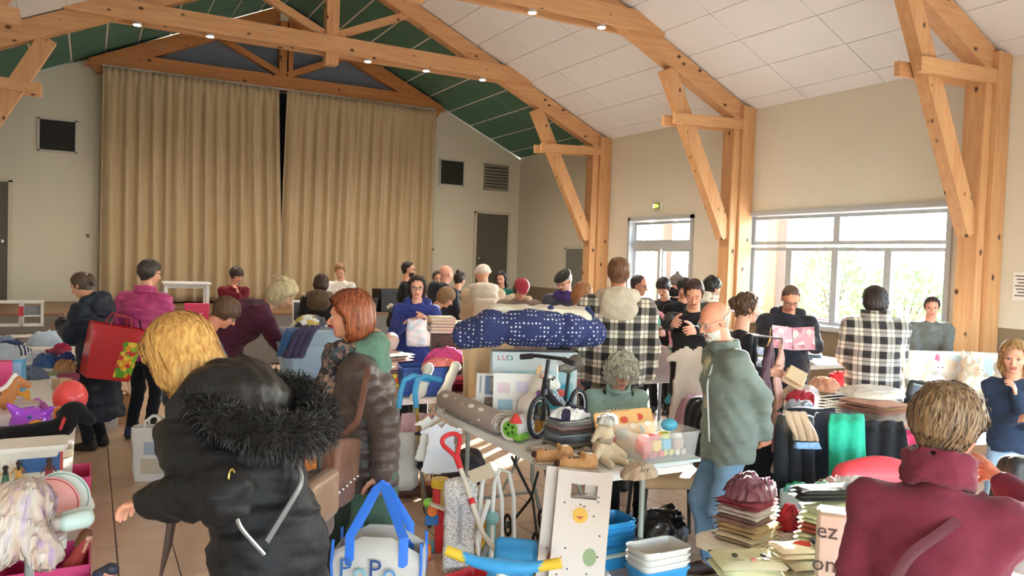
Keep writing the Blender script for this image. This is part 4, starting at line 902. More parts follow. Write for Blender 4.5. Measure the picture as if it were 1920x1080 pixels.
pers('girl', 'fair-haired girl in a navy sweatshirt and pale jeans with arms crossed', (1904, 640), 5.0, heading=246, pitch=10, L='chin', R='cross', w=.88, headscale=1.12, hair=('long', dict(thick=.06, line='long', length=.62)), hc='#c79c68', hc2='#96703f', strands=260, top_m=cloth('#34435c', '#2b394f'), hem=.06, fit=.018, pants=cloth('#a9c3d8', '#8fabc2', 9, .6), fine=True, skin='#dfab90')
for q in LOG: print('PERSON', q)
# ================================================================= generic builders for the goods on sale
def slab(b, c, d, seed=0, n=10, wav=.12, p=8, rot=0, mi=None):
    """soft flat cushion-like layer, base centre c, size d"""
    x, y = np.meshgrid(np.linspace(-1, 1, n+2), np.linspace(-1, 1, n), indexing='ij'); ed = np.clip(1-np.abs(x)**p, 0, 1)**.5*np.clip(1-np.abs(y)**p, 0, 1)**.5
    X, Y = x*d[0]/2, y*d[1]/2; q = np.stack([X+seed*3.1, Y+seed, X*0+seed], -1).reshape(-1, 3)
    w = snoise(q, 14, 6, seed % 4).reshape(x.shape)*d[2]*wav; X = X+snoise(q[:, [1, 0, 2]], 9, 5, 1).reshape(x.shape)*.012*np.abs(y)**3; Y = Y+snoise(q, 8, 5, 2).reshape(x.shape)*.012*np.abs(x)**3
    zt = d[2]/2+ed*d[2]/2+w*ed; zb = d[2]/2-ed*d[2]/2; ca, sa = math.cos(rot), math.sin(rot)
    V = np.concatenate([np.stack([X*ca-Y*sa, X*sa+Y*ca, z], -1).reshape(-1, 3) for z in (zt, zb)])+np.asarray(c, float); m, k = n+2, n; N = m*k; F = []
    for i in range(m-1):
        for j in range(k-1): a = i*k+j; F.append((a, a+k, a+k+1, a+1)); F.append((N+a, N+a+1, N+a+k+1, N+a+k))
    return b.add(V, F, mi)
SEED = [0]
def sd(): SEED[0] += 1; return SEED[0]
def folded(nm, label, loc, d, mt, rz=0, cat='clothing', group=None, layers=3, tilt=(0, 0)):
    b = B(); s = sd(); h = d[2]/layers
    for k in range(layers): slab(b, ((random.random()-.5)*.01, (random.random()-.5)*.01, k*h), (d[0]*(1-.03*random.random()), d[1]*(1-.04*random.random()), h), s*7+k, 11, .3, 5)
    v_ = np.concatenate(b.v); f_ = (d[2]-.002)/(v_[:, 2].max()-v_[:, 2].min()); b.v = [(v_-[0, 0, v_[:, 2].min()])*[1, 1, f_]]
    return b.build(nm, mt, None, loc, (tilt[0], tilt[1], rz), label=label, cat=cat, group=group, angle=80)
def crumple(nm, label, loc, d, mt, rz=0, cat='clothing', group=None, fold=1., n=26, parent=None):
    s = sd(); u, v = np.meshgrid(np.linspace(-1, 1, n), np.linspace(-1, 1, n), indexing='ij')
    # square to disc
    X = u*np.sqrt(1-v*v/2); Y = v*np.sqrt(1-u*u/2); r = np.sqrt(X*X+Y*Y); q = np.stack([X, Y, 0*X+s*1.7], -1).reshape(-1, 3)
    rg = 1-np.abs(snoise(q, 3.2, 6, s % 3)).reshape(X.shape); rg2 = 1-np.abs(snoise(q[:, [1, 0, 2]], 5.5, 6, (s+1) % 3)).reshape(X.shape)
    prof = np.clip(1-r**3.2, 0, 1)**.6; z = d[2]*prof*(.55+.3*rg*fold+.18*rg2*fold); R = 1+.1*snoise(q, 2.2, 5, 2).reshape(X.shape)
    X = X*R*d[0]/2+.02*rg2; Y = Y*R*d[1]/2; N = n*n; V = np.concatenate([np.stack([X, Y, z+.004], -1).reshape(-1, 3), np.stack([X, Y, 0*z], -1).reshape(-1, 3)]); F = []
    for i in range(n-1):
        for j in range(n-1): a = i*n+j; F.append((a, a+n, a+n+1, a+1)); F.append((N+a, N+a+1, N+a+n+1, N+a+n))
    for i in range(n-1):
        for a, c in ((i, i+1), ((n-1)*n+i+1, (n-1)*n+i), ((i+1)*n, i*n), (i*n+n-1, (i+1)*n+n-1)): F.append((a, c, N+c, N+a))
    return B().add(V, F).build(nm, mt, parent, loc, (0, 0, rz), label=label, cat=cat, group=group, angle=180)
def drape(nm, label, path, width, across, mt, cat='clothing', group=None, ripple=.02, taper=1., th=.012, n=18, parent=None, nrip=3.):
    """cloth following a path (world points) with a width along 'across'; ripples grow towards the end"""
    P = np.array([list(p) for p in path], float); t = np.linspace(0, 1, len(P)); tt = np.linspace(0, 1, 22); Q = np.stack([np.interp(tt, t, P[:, i]) for i in range(3)], 1)
    for _ in range(2): Q[1:-1] = (Q[:-2]+2*Q[1:-1]+Q[2:])/4
    T = np.gradient(Q, axis=0); T /= np.linalg.norm(T, axis=1)[:, None]; a = nv(np.array(across)); s = sd(); V = []
    o = Q[0].copy()
    for i, q in enumerate(Q):
        nn = np.cross(T[i], a); w = width*(1+(taper-1)*tt[i]); u = np.linspace(-.5, .5, n)
        rp = ripple*(.25+tt[i])*np.sin(u*2*np.pi*nrip+s+1.2*np.sin(3*tt[i]+s)); V.append(q+np.outer(u, a)*w+np.outer(rp, nn))
    V = np.concatenate(V)-o; m = len(Q); F = [(i*n+j, i*n+j+1, (i+1)*n+j+1, (i+1)*n+j) for i in range(m-1) for j in range(n-1)]
    ob = B().add(V, F).build(nm, mt, parent, o, label=label, cat=cat, group=group, angle=180); md = ob.modifiers.new('thick', 'SOLIDIFY'); md.thickness = th; md.offset = 0; return ob
def tub(b, d, t=.006, taper=.88, r=.03, rim=.012, mi=None, n=3):
    """open tray or box: outer wall, rim, inner wall, floor; base on z=0"""
    w, l, h = d; rings = []
    def ring(k, z, off): o = np.array(rr(w*k-2*off, l*k-2*off, max(r-off, .004), n)); return np.concatenate([o, np.full((len(o), 1), z)], 1)
    rings = [ring(taper, 0, 0), ring(1, h-rim, 0), ring(1, h-rim, -rim*.7), ring(1, h, -rim*.7), ring(1, h, t), ring(taper, t, t)]
    m = len(rings[0]); V = np.concatenate(rings); F = [tuple(range(m))[::-1]]
    for i in range(len(rings)-1): F += [(i*m+k, i*m+(k+1) % m, (i+1)*m+(k+1) % m, (i+1)*m+k) for k in range(m)]
    F.append(tuple((len(rings)-1)*m+k for k in range(m))); return b.add(V, F, mi)
def tubobj(nm, label, loc, d, mt, rz=0, cat='box', group=None, lid=None, **k):
    if lid is None: return tub(B(), d, **k).build(nm, mt, None, loc, (0, 0, rz), label=label, cat=cat, group=group)
    t = thing(nm, label, cat, loc, rz, group); tub(B(), d, **k).build('tub', mt, t); B().prism(rr(d[0]*1.03, d[1]*1.03, .03), d[2], d[2]+.012).build('lid', lid, t); return t
def carton(nm, label, loc, d, mt, face, rz=0, cat='box', group=None, extra=None, rot=None):
    t = thing(nm, label, cat, loc, rz, group, rot); B().box((0, 0, d[2]/2), d, ch=.003).build('carton', mt, t)
    if face is not None:
        B().box((0, -d[1]/2-.0008, d[2]/2), (d[0]*.9, .0012, d[2]*.86)).build('printed_front', face, t, smooth=False); B().box((0, 0, d[2]+.0008), (d[0]*.9, d[1]*.84, .0012)).build('printed_top', face, t, smooth=False)
    return t
def book(nm, label, loc, d, cover, rz=0, group=None, rot=None, cat='book'):
    """lying book: d = width, length, thickness"""
    t = thing(nm, label, cat, loc, rz, group, rot); w, l, h = d; b = B().box((0, 0, .0015), (w, l, .003)).box((0, 0, h-.0015), (w, l, .003)).box((-w/2+.0015, 0, h/2), (.003, l, h)); b.build('cover', cover, t, smooth=False)
    B().box((.002, 0, h/2), (w-.01, l-.008, h-.006)).build('pages', plain('#e8e0cf', .8), t, smooth=False); return t
def blob(nm, label, loc, mt, fn, h=.008, rz=0, cat='toy', group=None, rot=None, parts=(), parent=None):
    """soft toy: fn(S) fills the body; parts = (name, material, fn, h)"""
    s = S(.015); fn(s); V, F = s.mesh(h); o = B().add(relax(V, F, 1), F).build(nm, mt, parent, loc, rot or (0, 0, rz), label=label, cat=cat, group=group, angle=180)
    for pn, pm, pf, ph in parts: s2 = S(.008); pf(s2); V, F = s2.mesh(ph); B().add(relax(V, F, 1), F).build(pn, pm, o, angle=180)
    return o
M_top = plain('#ebe9e3', .4); M_leg = plain('#8f9490', .4, .3)
def table(label, x0, x1, y0, y1, z=.74, legs=True, mt=None, along='y', mleg=None):
    w, l = x1-x0, y1-y0; t = thing('folding_table', label, 'table', ((x0+x1)/2, (y0+y1)/2, 0), group='folding tables of the sale')
    o = rr(w, l, .05, 5); B().prism(o, z-.045, z-.008).prism([(x*.985, y*.99) for x, y in o], z-.0085, z).build('tabletop', mt or M_top, t)
    for s in (-1, 1):
        for q in (-1, 1):
            a, c = (s*(w/2-.13), q*(l/2-.3)) if along == 'y' else (s*(w/2-.3), q*(l/2-.13))
            dx, dy = (s*.05, 0) if along == 'y' else (0, q*.05)
            B().tube([(a, c, z-.05), (a, c, .25), (a+dx, c+dy, .1), (a+dx*1.6, c+dy*1.6, 0)], .016, 8).build('leg', mleg or M_leg, t)
    for s in (-1, 1):
        if along == 'y':
            c = s*(l/2-.3); B().tube([(-w/2+.13, c, .16), (w/2-.13, c, .16)], .012, 6).build('cross_bar', mleg or M_leg, t); B().tube([(0, c, .16), (0, c*.35, z-.06)], .009, 6).build('brace', mleg or M_leg, t)
        else:
            c = s*(w/2-.3); B().tube([(c, -l/2+.13, .16), (c, l/2-.13, .16)], .012, 6).build('cross_bar', mleg or M_leg, t); B().tube([(c, 0, .16), (c*.35, 0, z-.06)], .009, 6).build('brace', mleg or M_leg, t)
    return t
def shopper(nm, label, loc, d, mt, rz=0, handle=None, cat='bag', group=None, side=None, hl=.18, rot=None, drop=0):
    """standing shopping bag with two handles; d = width, depth, height"""
    t = thing(nm, label, cat, loc, rz, group, rot); w, dp, h = d; b = B(); n = 14
    def ring(z, k, s): o = np.array(rr(w*k, dp*k, min(w, dp)*.18, 3)); o = o+.012*snoise(np.concatenate([o, np.full((len(o), 1), z+s)], 1), 14, 5)[:, None]; return np.concatenate([o, np.full((len(o), 1), z)], 1)
    zs = np.linspace(0, h, 7); R = [ring(z, .92+.08*z/h, 1.3) for z in zs]; R += [r*np.array([.985, .97, 1]) for r in R[::-1][:-1]]; m = len(R[0]); V = np.concatenate(R); F = [tuple(range(m))[::-1]]
    for i in range(len(R)-1): F += [(i*m+k, i*m+(k+1) % m, (i+1)*m+(k+1) % m, (i+1)*m+k) for k in range(m)]
    b.add(V, F).build('bag_body', mt, t, angle=60)
    for s in (-1, 1): B().tube([(-w*.2, s*dp*.48, h*.93), (-w*.19, s*dp*.42, h+hl*.6), (-w*.06, s*dp*.12, h+hl), (w*.06, s*dp*.12, h+hl), (w*.19, s*dp*.42, h+hl*.6), (w*.2, s*dp*.48, h*.93)], .012, 6, flat=.3, up=(0, 1, 0)).build('handle', handle or mt, t)
    if side is not None: B().box((0, -dp/2-.004, h*.5), (w*.78, .003, h*.8)).build('print_panel', side, t, smooth=False)
    return t
def figure(nm, label, loc, h, skin, hair, cl, rot=(0, 0, 0), group=None, cat='doll'):
    """small dressed doll"""
    k = h/.3; s = S(.01*k)
    s.ell((0, 0, .255*k), (.03*k, .03*k, .036*k)).cap((0, 0, .2*k), (0, 0, .24*k), .011*k).cap((-.04*k, 0, .2*k), (-.075*k, .01*k, .12*k), .012*k, .009*k).cap((.04*k, 0, .2*k), (.08*k, .02*k, .13*k), .012*k, .009*k).cap((-.02*k, 0, .12*k), (-.025*k, 0, .01*k), .017*k, .012*k).cap((.02*k, 0, .12*k), (.028*k, 0, .01*k), .017*k, .012*k).cap((0, 0, .13*k), (0, 0, .19*k), .028*k)
    V, F = s.mesh(.009*k); o = B().add(relax(V, F, 1), F).build(nm, skinmat(skin), None, loc, rot, label=label, cat=cat, group=group, angle=180)
    s = S(.012*k).cap((0, 0, .14*k), (0, 0, .2*k), .036*k, .032*k).cap((0, 0, .08*k), (0, 0, .14*k), .05*k, .036*k); V, F = s.mesh(.01*k); B().add(V, F).build('dress', cl, o, angle=180)
    s = S(.012*k).ell((0, .008*k, .268*k), (.036*k, .034*k, .034*k)).cap((0, .02*k, .26*k), (0, .03*k, .19*k), .026*k, .02*k); V, F = s.mesh(.009*k); B().add(V, F).build('hair', hairmat(hair), o, angle=180); return o
def px2(px, py, z=.74): return onz(px, py, z)
# ================================================================= tables
table('white folding table with dolls and toys along the left side, nearest the camera', -.92, -.06, 3.19, 5.66)
table('white folding table heaped with baby clothes beside the navy coat', -.92, -.1, 6.1, 7.95)
table('white folding table at the stage end of the left row', -.92, -.05, 8.05, 9.9)
table('white folding table with slippers and the balance bike', 2.15, 2.93, 3.18, 5.02, mleg=plain('#a3aaa0', .45))
table('folding table with the blue bin and wicker drawers', 2.02, 2.8, 5.45, 7.0)
table('folding table under the pile of coats and folded jeans', 4.05, 5.15, 3.2, 3.88, along='x')
table('white folding table with stacks of folded children clothes, nearest right', 2.13, 2.95, .35, 2.33, mt=plain('#ded8c8', .45))
table('table with the pink musical mobile', 4.3, 5.15, 5.72, 6.9)
table('white table with soft dolls beneath the wide window', 6.25, 8.1, 3.85, 4.65, along='x')
table('table of folded linen near the window wall', 6.3, 8.2, 6.0, 6.8, along='x')
table('back table of toys in front of the peach top', 2.95, 4.15, 7.4, 7.95, along='x')
table('back table of books before the green top', 5.1, 6.6, 9.6, 10.3, along='x')
table('table with the till in front of the stage', 2.55, 3.75, 10.7, 11.35, along='x', mt=plain('#b98f63', .5))
table('table with the storage tubs beside the burgundy top', 1.34, 1.98, 6.1, 6.95)
TZ = .742
# ================================================================= left row: toys and dolls
pw = lambda c, **k: plain(c, .4, **k)
# doll with long pastel hair
def f_(s): s.ell((0, 0, .1), (.055, .05, .05)).cap((0, 0, .05), (0, 0, .09), .05, .03).cap((.02, -.03, .03), (.13, -.05, .035), .026, .022).cap((.03, .03, .03), (.14, .01, .03), .026, .022)
o = blob('pastel_doll', 'doll with very long pastel hair sprawled on the table corner', px2(70, 1005, TZ)+Vector((-.02, .05, .05)), plain('#cfc0b6', .6), f_, .008, .2, 'doll', parts=[('boot', plain('#cfe3da', .4), lambda s: s.cap((.1, -.05, .035), (.155, -.05, .04), .03, .032), .008), ('boot', plain('#cfe3da', .4), lambda s: s.cap((.11, .012, .03), (.165, .012, .035), .03, .032), .008)])
hs_ = S(.03).ell((-.02, 0, .12), (.085, .085, .075)).cap((-.03, -.02, .11), (-.1, -.06, .0), .085, .07).cap((-.05, -.05, .08), (.02, -.16, -.02), .07, .05).cap((-.06, .03, .1), (-.12, .04, .0), .075, .06); hs_.disp = lambda P: .006*snoise(P*np.array([1, 1, .3]), 60, 8)
V, F = hs_.mesh(.009); m, n, l, p = newmat('pastel_hair'); v = coords(n, l, (30, 30, 6)); l.new(ramp(n, l, noise(n, l, v, .6, 3), [(.3, '#c8b2c8'), (.42, '#d3c9be'), (.55, '#cfb5a2'), (.68, '#a48cb4')]), p.inputs['Base Color']); p.inputs['Roughness'].default_value = .5
ho = B().add(relax(V, F, 1), F).build('hair', m, o, angle=180); R_ = np.random.RandomState(2); V2, F2 = ribbons(hs_, V[R_.choice(len(V), 350)], 9, .014, lambda P, N: np.array([-.25, -.5, -1.])+0*P, .003, .004, 4); B().add(V2, F2).build('hair_strands', m, ho, kind='stuff')
# plates on edge
for k, (cm, cc, lb, dx) in enumerate((('#7fb0a8', '#c9554f', 'round teal tin with a red label leaning behind the red one', .0), ('#c2525a', '#3f6f8f', 'round red tin with a blue motif leaning beside the pastel doll', -.035))):
    c = px2(112, 985, TZ)+Vector((dx, .02-.07*k, .095)); t = thing('round_tin', lb, 'tin', c, rot=(math.radians(62), 0, math.radians(20)))
    B().lathe([(0, -.012), (.096, -.012), (.102, -.006), (.102, .008), (.096, .012), (.09, .006), (0, .006)], seg=32).build('tray', plain(cm, .35), t); B().lathe([(.098, .010), (.104, .012), (.104, -.01)], seg=32).build('rim', plain('#e8a6a0' if k else '#d6ddd6', .35), t)
    B().lathe([(0, .0075), (.045, .0075)], (.015, -.01, 0), seg=20).build('motif', plain(cc, .4), t)
# white ice-cream tub with a blue label
t = thing('plastic_tub', 'white lidded tub with a blue label under the black plush dog', 'box', px2(78, 912, TZ)+Vector((-.04, .07, 0)), .02); tub(B(), (.26, .2, .13), taper=.93).build('tub', plain('#efe9dd', .35), t)
B().prism(rr(.285, .225, .03), .128, .146).build('lid', plain('#f1ece2', .35), t); B().box((.03, -.098, .07), (.17, .003, .085), rot=(-.05, 0, 0)).build('label_panel', plain('#2f63a8', .4), t); B().box((.118, -.099, .07), (.012, .003, .085), rot=(-.05, 0, 0)).build('label_stripe', plain('#c8443c', .4), t)
# little figures in front of the tub
for k, (px, py, h, sk, hr, c, lb) in enumerate(((35, 905, .1, '#b87a4a', '#2a1a14', '#d9a04a', 'tiny long-haired figurine in yellow beside the white tub'), (92, 908, .12, '#5a4034', '#3a2418', '#8a2a2a', 'dark little figurine standing before the blue label'), (62, 925, .07, '#d6a07c', '#c0392b', '#b03a48', 'small sitting figurine in red by the white tub'), (10, 915, .1, '#d9b08a', '#2a1a14', '#3a6b4a', 'small figurine in green at the table edge of the photo'))):
    figure('figurine', lb, px2(px, py, TZ), h, sk, hr, plain(c, .5), (0, 0, 3.1), cat='figurine')
B().box((0, 0, .015), (.1, .05, .03), ch=.006).build('toy_bench', plain('#6b5a30', .6), None, px2(75, 945, TZ), label='olive toy block under the red figurine', cat='toy')
# black plush dachshund
def f_(s): s.chain([(-.2, 0, .05), (-.02, 0, .055), (.08, 0, .075)], [.05, .052, .05]).cap((.08, 0, .08), (.11, 0, .14), .048, .05).ell((.125, 0, .155), (.062, .055, .05)).cap((.14, 0, .15), (.2, -.005, .10), .042, .03).cap((-.22, 0, .05), (-.28, 0, .07), .02, .01)
blob('plush_dog', 'black plush dachshund with a red collar lying on the white tub', px2(72, 848, TZ)+Vector((0.03, -.02, .05)), cloth('#171415', '#0e0c0d', 9, .5, .95, .2, 200), f_, .009, .12, 'soft toy', parts=[('collar', plain('#b3202c', .6), lambda s: s.chain([(.062, -.05, .075), (.08, -.045, .125), (.09, 0, .14), (.08, .045, .125), (.062, .05, .075)], [.01]*5), .007), ('ear', cloth('#0f0d0e'), lambda s: s.ell((.115, -.055, .12), (.028, .012, .05)), .007)])
B().box((0, 0, .02), (.3, .11, .04), ch=.004).build('toy_carton', patches(['#c9b6a0', '#a8514c', '#6f8f6a', '#d8cfc0'], 30), None, px2(70, 862, TZ)+Vector((0, .04, 0)), (0, 0, .1), label='flat printed game box under the plush dog', cat='box')
figure('figurine', 'little green and yellow figurine by the plush dog paw', px2(108, 840, TZ), .09, '#d9c06a', '#e3c34a', plain('#5fa04a', .5), (0, .3, 3), cat='figurine')
B().ell((0, 0, .05), .055).build('ball', plain('#e58aa8', .4), None, px2(70, 822, TZ)+Vector((0, .25, 0)), label='pink ball behind the plush dog', cat='ball')
# clear sweet boxes with trinkets
for k, (px, py, c, lb) in enumerate(((12, 805, '#c26a5a', 'clear box of trinkets beside the pink ball'), (48, 800, '#b8505a', 'clear lidded box of red trinkets'), (20, 780, '#d98a80', 'clear box of salmon trinkets behind the sweets'))):
    t = thing('trinket_box', lb, 'box', px2(px, py, TZ)+Vector((-.02, .1, 0)), .1*k); tub(B(), (.16, .13, .09), t=.004, taper=.95).build('tub', glassy((1, .95, .95), .35), t)
    B().prism(rr(.165, .135, .02), .09, .096).build('lid', glassy((1, .9, .9), .3), t)
    for q in range(7): B().ell(((q % 3-1)*.045, (q//3-1)*.035, .03+.012*(q % 2)), (.022, .018, .02), 8, 6).build('trinket', plain([c, '#8a6a5a', '#e8d8d0', '#6b7a5a'][q % 4], .5), t)
# plush heap between
for k, (px, py, c, d, lb) in enumerate(((20, 765, '#e6c9a0', (.14, .1, .07), 'cream star-shaped soft toy'), (45, 762, '#e8a42a', (.09, .08, .09), 'yellow plastic toy dragon by the cream star'), (75, 772, '#b35ac0', (.16, .09, .07), 'purple toy in a clear wrapper'), (5, 745, '#b03a86', (.1, .09, .1), 'magenta soft toy in a wooden frame'), (92, 785, '#cbb8dc', (.12, .08, .06), 'lilac cellophane-wrapped toy at the table edge'))):
    def f_(s, d=d): s.ell((0, 0, d[2]*.5), (d[0]*.36, d[1]*.42, d[2]*.5)).ell((d[0]*.3, 0, d[2]*.85), (d[0]*.2, d[1]*.28, d[2]*.34)).cap((-d[0]*.3, -d[1]*.2, .02), (-d[0]*.5, -d[1]*.4, .02), .018).cap((d[0]*.3, -d[1]*.3, .02), (d[0]*.5, -d[1]*.45, .02), .018).cap((0, d[1]*.3, d[2]*.7), (-d[0]*.1, d[1]*.45, d[2]*1.1), .014)
    blob('small_toy', lb, px2(px, py, TZ), plain(c, .5), f_, .009, k, 'toy')
# octopus hat, balloon-like ball, orange robot
def f_(s):
    s.ell((0, 0, .09), (.1, .09, .085)); [s.chain([(0, 0, .05), (.1*math.cos(a), .1*math.sin(a), .03), (.15*math.cos(a), .15*math.sin(a), .05)], [.05, .03, .018]) for a in (0.3, 1.5, 2.7, 3.9, 5.1)]; s.cap((-.06, -.03, .15), (-.1, -.05, .2), .03, .012).cap((.07, -.03, .14), (.1, -.05, .17), .028, .014)
blob('inflatable_octopus', 'shiny purple inflatable toy with an orange beak', Vector((-.28, 5.12, TZ+.004)), plain('#a03ac8', .22, coat=.4), f_, .009, 0, 'toy', parts=[('beak', plain('#f2a02a', .3), lambda s: s.ell((.03, -.085, .09), (.04, .025, .028)), .007), ('eye', plain('#46508a', .3), lambda s: s.ell((.0, -.075, .13), (.014, .012, .014)), .006)])
B().ell((0, 0, .11), (.1, .1, .11), 20, 12).build('balloon_ball', plain('#f2504e', .3, coat=.3), None, Vector((-.19, 5.47, TZ)), label='large coral red ball beside the purple inflatable', cat='ball')
t = thing('toy_robot', 'orange toy block with a round black eye at the table edge', 'toy', Vector((-.12, 5.2, TZ)), -.15); B().box((0, 0, .06), (.1, .08, .12), ch=.012).build('body', plain('#e0844a', .45), t); B().lathe([(0, 0), (.03, 0), (.034, .006), (.02, .01), (0, .01)], (0, -.04, .085), seg=16, rot=(math.pi/2, 0, 0)).build('eye', plain('#2c2220', .3), t)
# horse with rider
def f_(s): s.chain([(-.1, 0, .13), (.05, 0, .135)], [.05, .048]).chain([(.06, 0, .15), (.11, 0, .23)], [.045, .03]).cap((.11, 0, .235), (.17, 0, .2), .03, .02).cap((-.1, .03, .1), (-.1, .035, .0), .022, .014).cap((-.1, -.03, .1), (-.12, -.035, .0), .022, .014).cap((.06, .03, .1), (.08, .035, .0), .022, .014).cap((.06, -.03, .1), (.1, -.035, .02), .022, .014)
blob('toy_horse', 'brown toy horse with a white mane standing among the toys', Vector((-.47, 5.38, TZ+.016)), plain('#b8733f', .55), f_, .009, .4, 'toy', parts=[('mane', plain('#e8e0d6', .7), lambda s: s.chain([(.1, 0, .265), (.06, 0, .2), (.0, .0, .18)], [.018, .02, .014]), .008), ('tail', plain('#e8e0d6', .7), lambda s: s.chain([(-.14, 0, .15), (-.19, 0, .1), (-.19, 0, .03)], [.014, .02, .01]), .008), ('saddle', plain('#2c3350', .5), lambda s: s.ell((-.02, 0, .165), (.05, .052, .03)), .008)])
carton('doll_carton', 'upright magenta doll box at the photo edge', px2(12, 745, TZ)+Vector((-.05, -.05, 0)), (.17, .1, .27), plain('#d63a78', .35), None, .1); carton('doll_carton', 'upright sky-blue box with a round motif beside the magenta one', px2(36, 740, TZ)+Vector((-.02, -.02, 0)), (.1, .12, .25), plain('#5fb4e0', .35), plain('#a9c9ea', .35), -.15)
# ================================================================= left row: clothes
G = 'baby clothes heaped on the left tables'
def ontab(v): v.y = min(v.y, 9.7); return Vector((min(v.x, -.16), v.y if not 7.9 < v.y < 8.2 else (7.82 if v.y < 8.03 else 8.25), v.z))
for k, (px, py, d, c, c2, lb) in enumerate((
  (40, 668, (.34, .3, .16), '#ccd9e8', '#aebfd2', 'grey-white crumpled baby suit above the magenta box'), (90, 640, (.42, .36, .15), '#cfe0f0', '#b2cbe0', 'pale blue crumpled blanket in the middle of the heap'),
  (70, 672, (.26, .2, .09), '#d8e0ea', '#b9c6d6', 'small white baby top between jeans and blanket'), (92, 684, (.3, .22, .12), '#4a6ea8', '#2f4f86', 'rolled blue denim jeans at the front of the heap'), (62, 706, (.24, .18, .1), '#6f7c90', '#586478', 'slate-grey rolled trousers below the jeans'),
  (105, 662, (.2, .14, .06), '#8a3350', '#a0405c', 'wine-red garment under the blanket'), (118, 655, (.2, .16, .08), '#c23a62', '#a83054', 'raspberry garment at the table edge'), (125, 676, (.16, .14, .09), '#5262a8', '#404e8c', 'indigo garment by the table edge'),
  (120, 692, (.16, .2, .1), '#b98a62', '#8f6544', 'brown furry soft garment at the table edge'), (118, 632, (.24, .2, .12), '#d8bfa4', '#c4a684', 'cream plush beside the navy coat'), (20, 650, (.26, .2, .08), '#2e3f66', '#243252', 'dark navy shirt under the grey-white suit'),
  (20, 632, (.3, .22, .1), '#8d9fb8', '#6f829e', 'grey-blue baby jacket near the toy kitchen'), (12, 615, (.26, .2, .12), '#d87f4e', '#b8643a', 'orange printed garment near the toy kitchen'), (80, 612, (.16, .12, .08), '#3f62a0', '#2f4c80', 'blue jeans beside the toy kitchen'), (5, 660, (.2, .2, .1), '#e2e6ea', '#c8ced6', 'white cotton vest at the edge of the photo'))):
    crumple('baby_garment', lb, ontab(px2(px, py, TZ)+Vector((0, -.1 if py > 640 else 0, .0))), d, cloth(c, c2), k*.7, group=G)
crumple('baby_garment', 'navy and white striped garment rolled on the heap', Vector((-.6, 8.75, TZ)), (.26, .12, .1), stripes('#2c3b5c', '#dfe6ee', 26, 0, .5), .6, group=G)
folded('folded_cloth', 'pale cloth folded under the striped garment', px2(35, 640, TZ)+Vector((0, .1, 0)), (.3, .26, .06), cloth('#e6e0da'), .2)
for k, (px, py, d, c, lb) in enumerate(((110, 720, (.14, .1, .03), '#e9e6e0', 'flat white picture card by the grey trousers'), (128, 712, (.14, .12, .05), '#8c2c4c', 'wine-coloured shoe box by the table corner'), (100, 702, (.2, .14, .02), '#8f9a70', 'olive booklet under the jeans'), (116, 730, (.1, .1, .08), '#c4a27c', 'tan wooden toy pot'))):
    B().box((0, 0, d[2]/2), d, ch=.004).build('small_box', plain(c, .5), None, px2(px, py, TZ), (0, 0, .2*k), label=lb, cat='box')
# white toy kitchen frame at the far end
t = thing('toy_kitchen', 'white wooden toy kitchen front with two openings', 'toy', px2(35, 612, TZ)+Vector((-.05, 0, 0)), .03); w, h = .62, .32; b = B()
for x in (-w/2, .07, .09, w/2): b.box((x, 0, h/2), (.035, .1, h))
b.box((0, 0, h), (w+.04, .1, .035)).box((0, 0, .02), (w, .1, .035)).box((.2, 0, .14), (.22, .1, .02)).build('frame', plain('#e8e8e6', .45), t); B().box((.075, -.053, .2), (.06, .006, .13)).build('red_sticker', plain('#c9404e', .5), t)
B().box((.2, .02, .21), (.2, .04, .12)).build('inner_panel', plain('#8f9296', .5), t)
B().box((0, 0, .05), (.2, .12, .1), ch=.02).build('white_case', plain('#e4ecf4', .4), None, ontab(px2(118, 614, TZ)), label='small white case beside the navy coat sleeve', cat='box'); crumple('hat', 'dark woollen hat behind the white case', ontab(px2(122, 606, TZ)), (.2, .16, .1), cloth('#3b3c44'))
# ================================================================= left floor: crates and bags
def crate(lb, x0, x1, y0, y1, h, mt, z=0, t_=.008, n='crate', cat='crate'):
    t = thing(n, lb, cat, ((x0+x1)/2, (y0+y1)/2, z)); w, l = x1-x0, y1-y0
    for s in (-1, 1): B().box((s*w/2, 0, h/2), (t_, l, h)).build('side', mt, t, smooth=False); B().box((0, s*l/2, h/2), (w, t_, h)).build('end', mt, t, smooth=False)
    B().box((0, 0, t_/2), (w, l, t_)).build('bottom', mt, t, smooth=False); return t
pk = plain('#e8487e', .45); dp = plain('#d03472', .45)
crate('pink storage cube of dolls on the floor under the table, nearest the camera', -.33, .02, 3.95, 4.3, .36, dp); crate('pink storage cube behind the clear bin under the table', -.3, .03, 5.25, 5.6, .36, pk)
tubobj('clear_bin', 'frosted clear bin between the two pink cubes', (-.17, 4.75, .0), (.36, .5, .3), glassy((1, .98, .93), .55, .3), group=None); tubobj('clear_bin', 'white storage box under the corner of the toy table', (-.55, 3.75, 0), (.36, .4, .3), plain('#dfe3e8', .4))
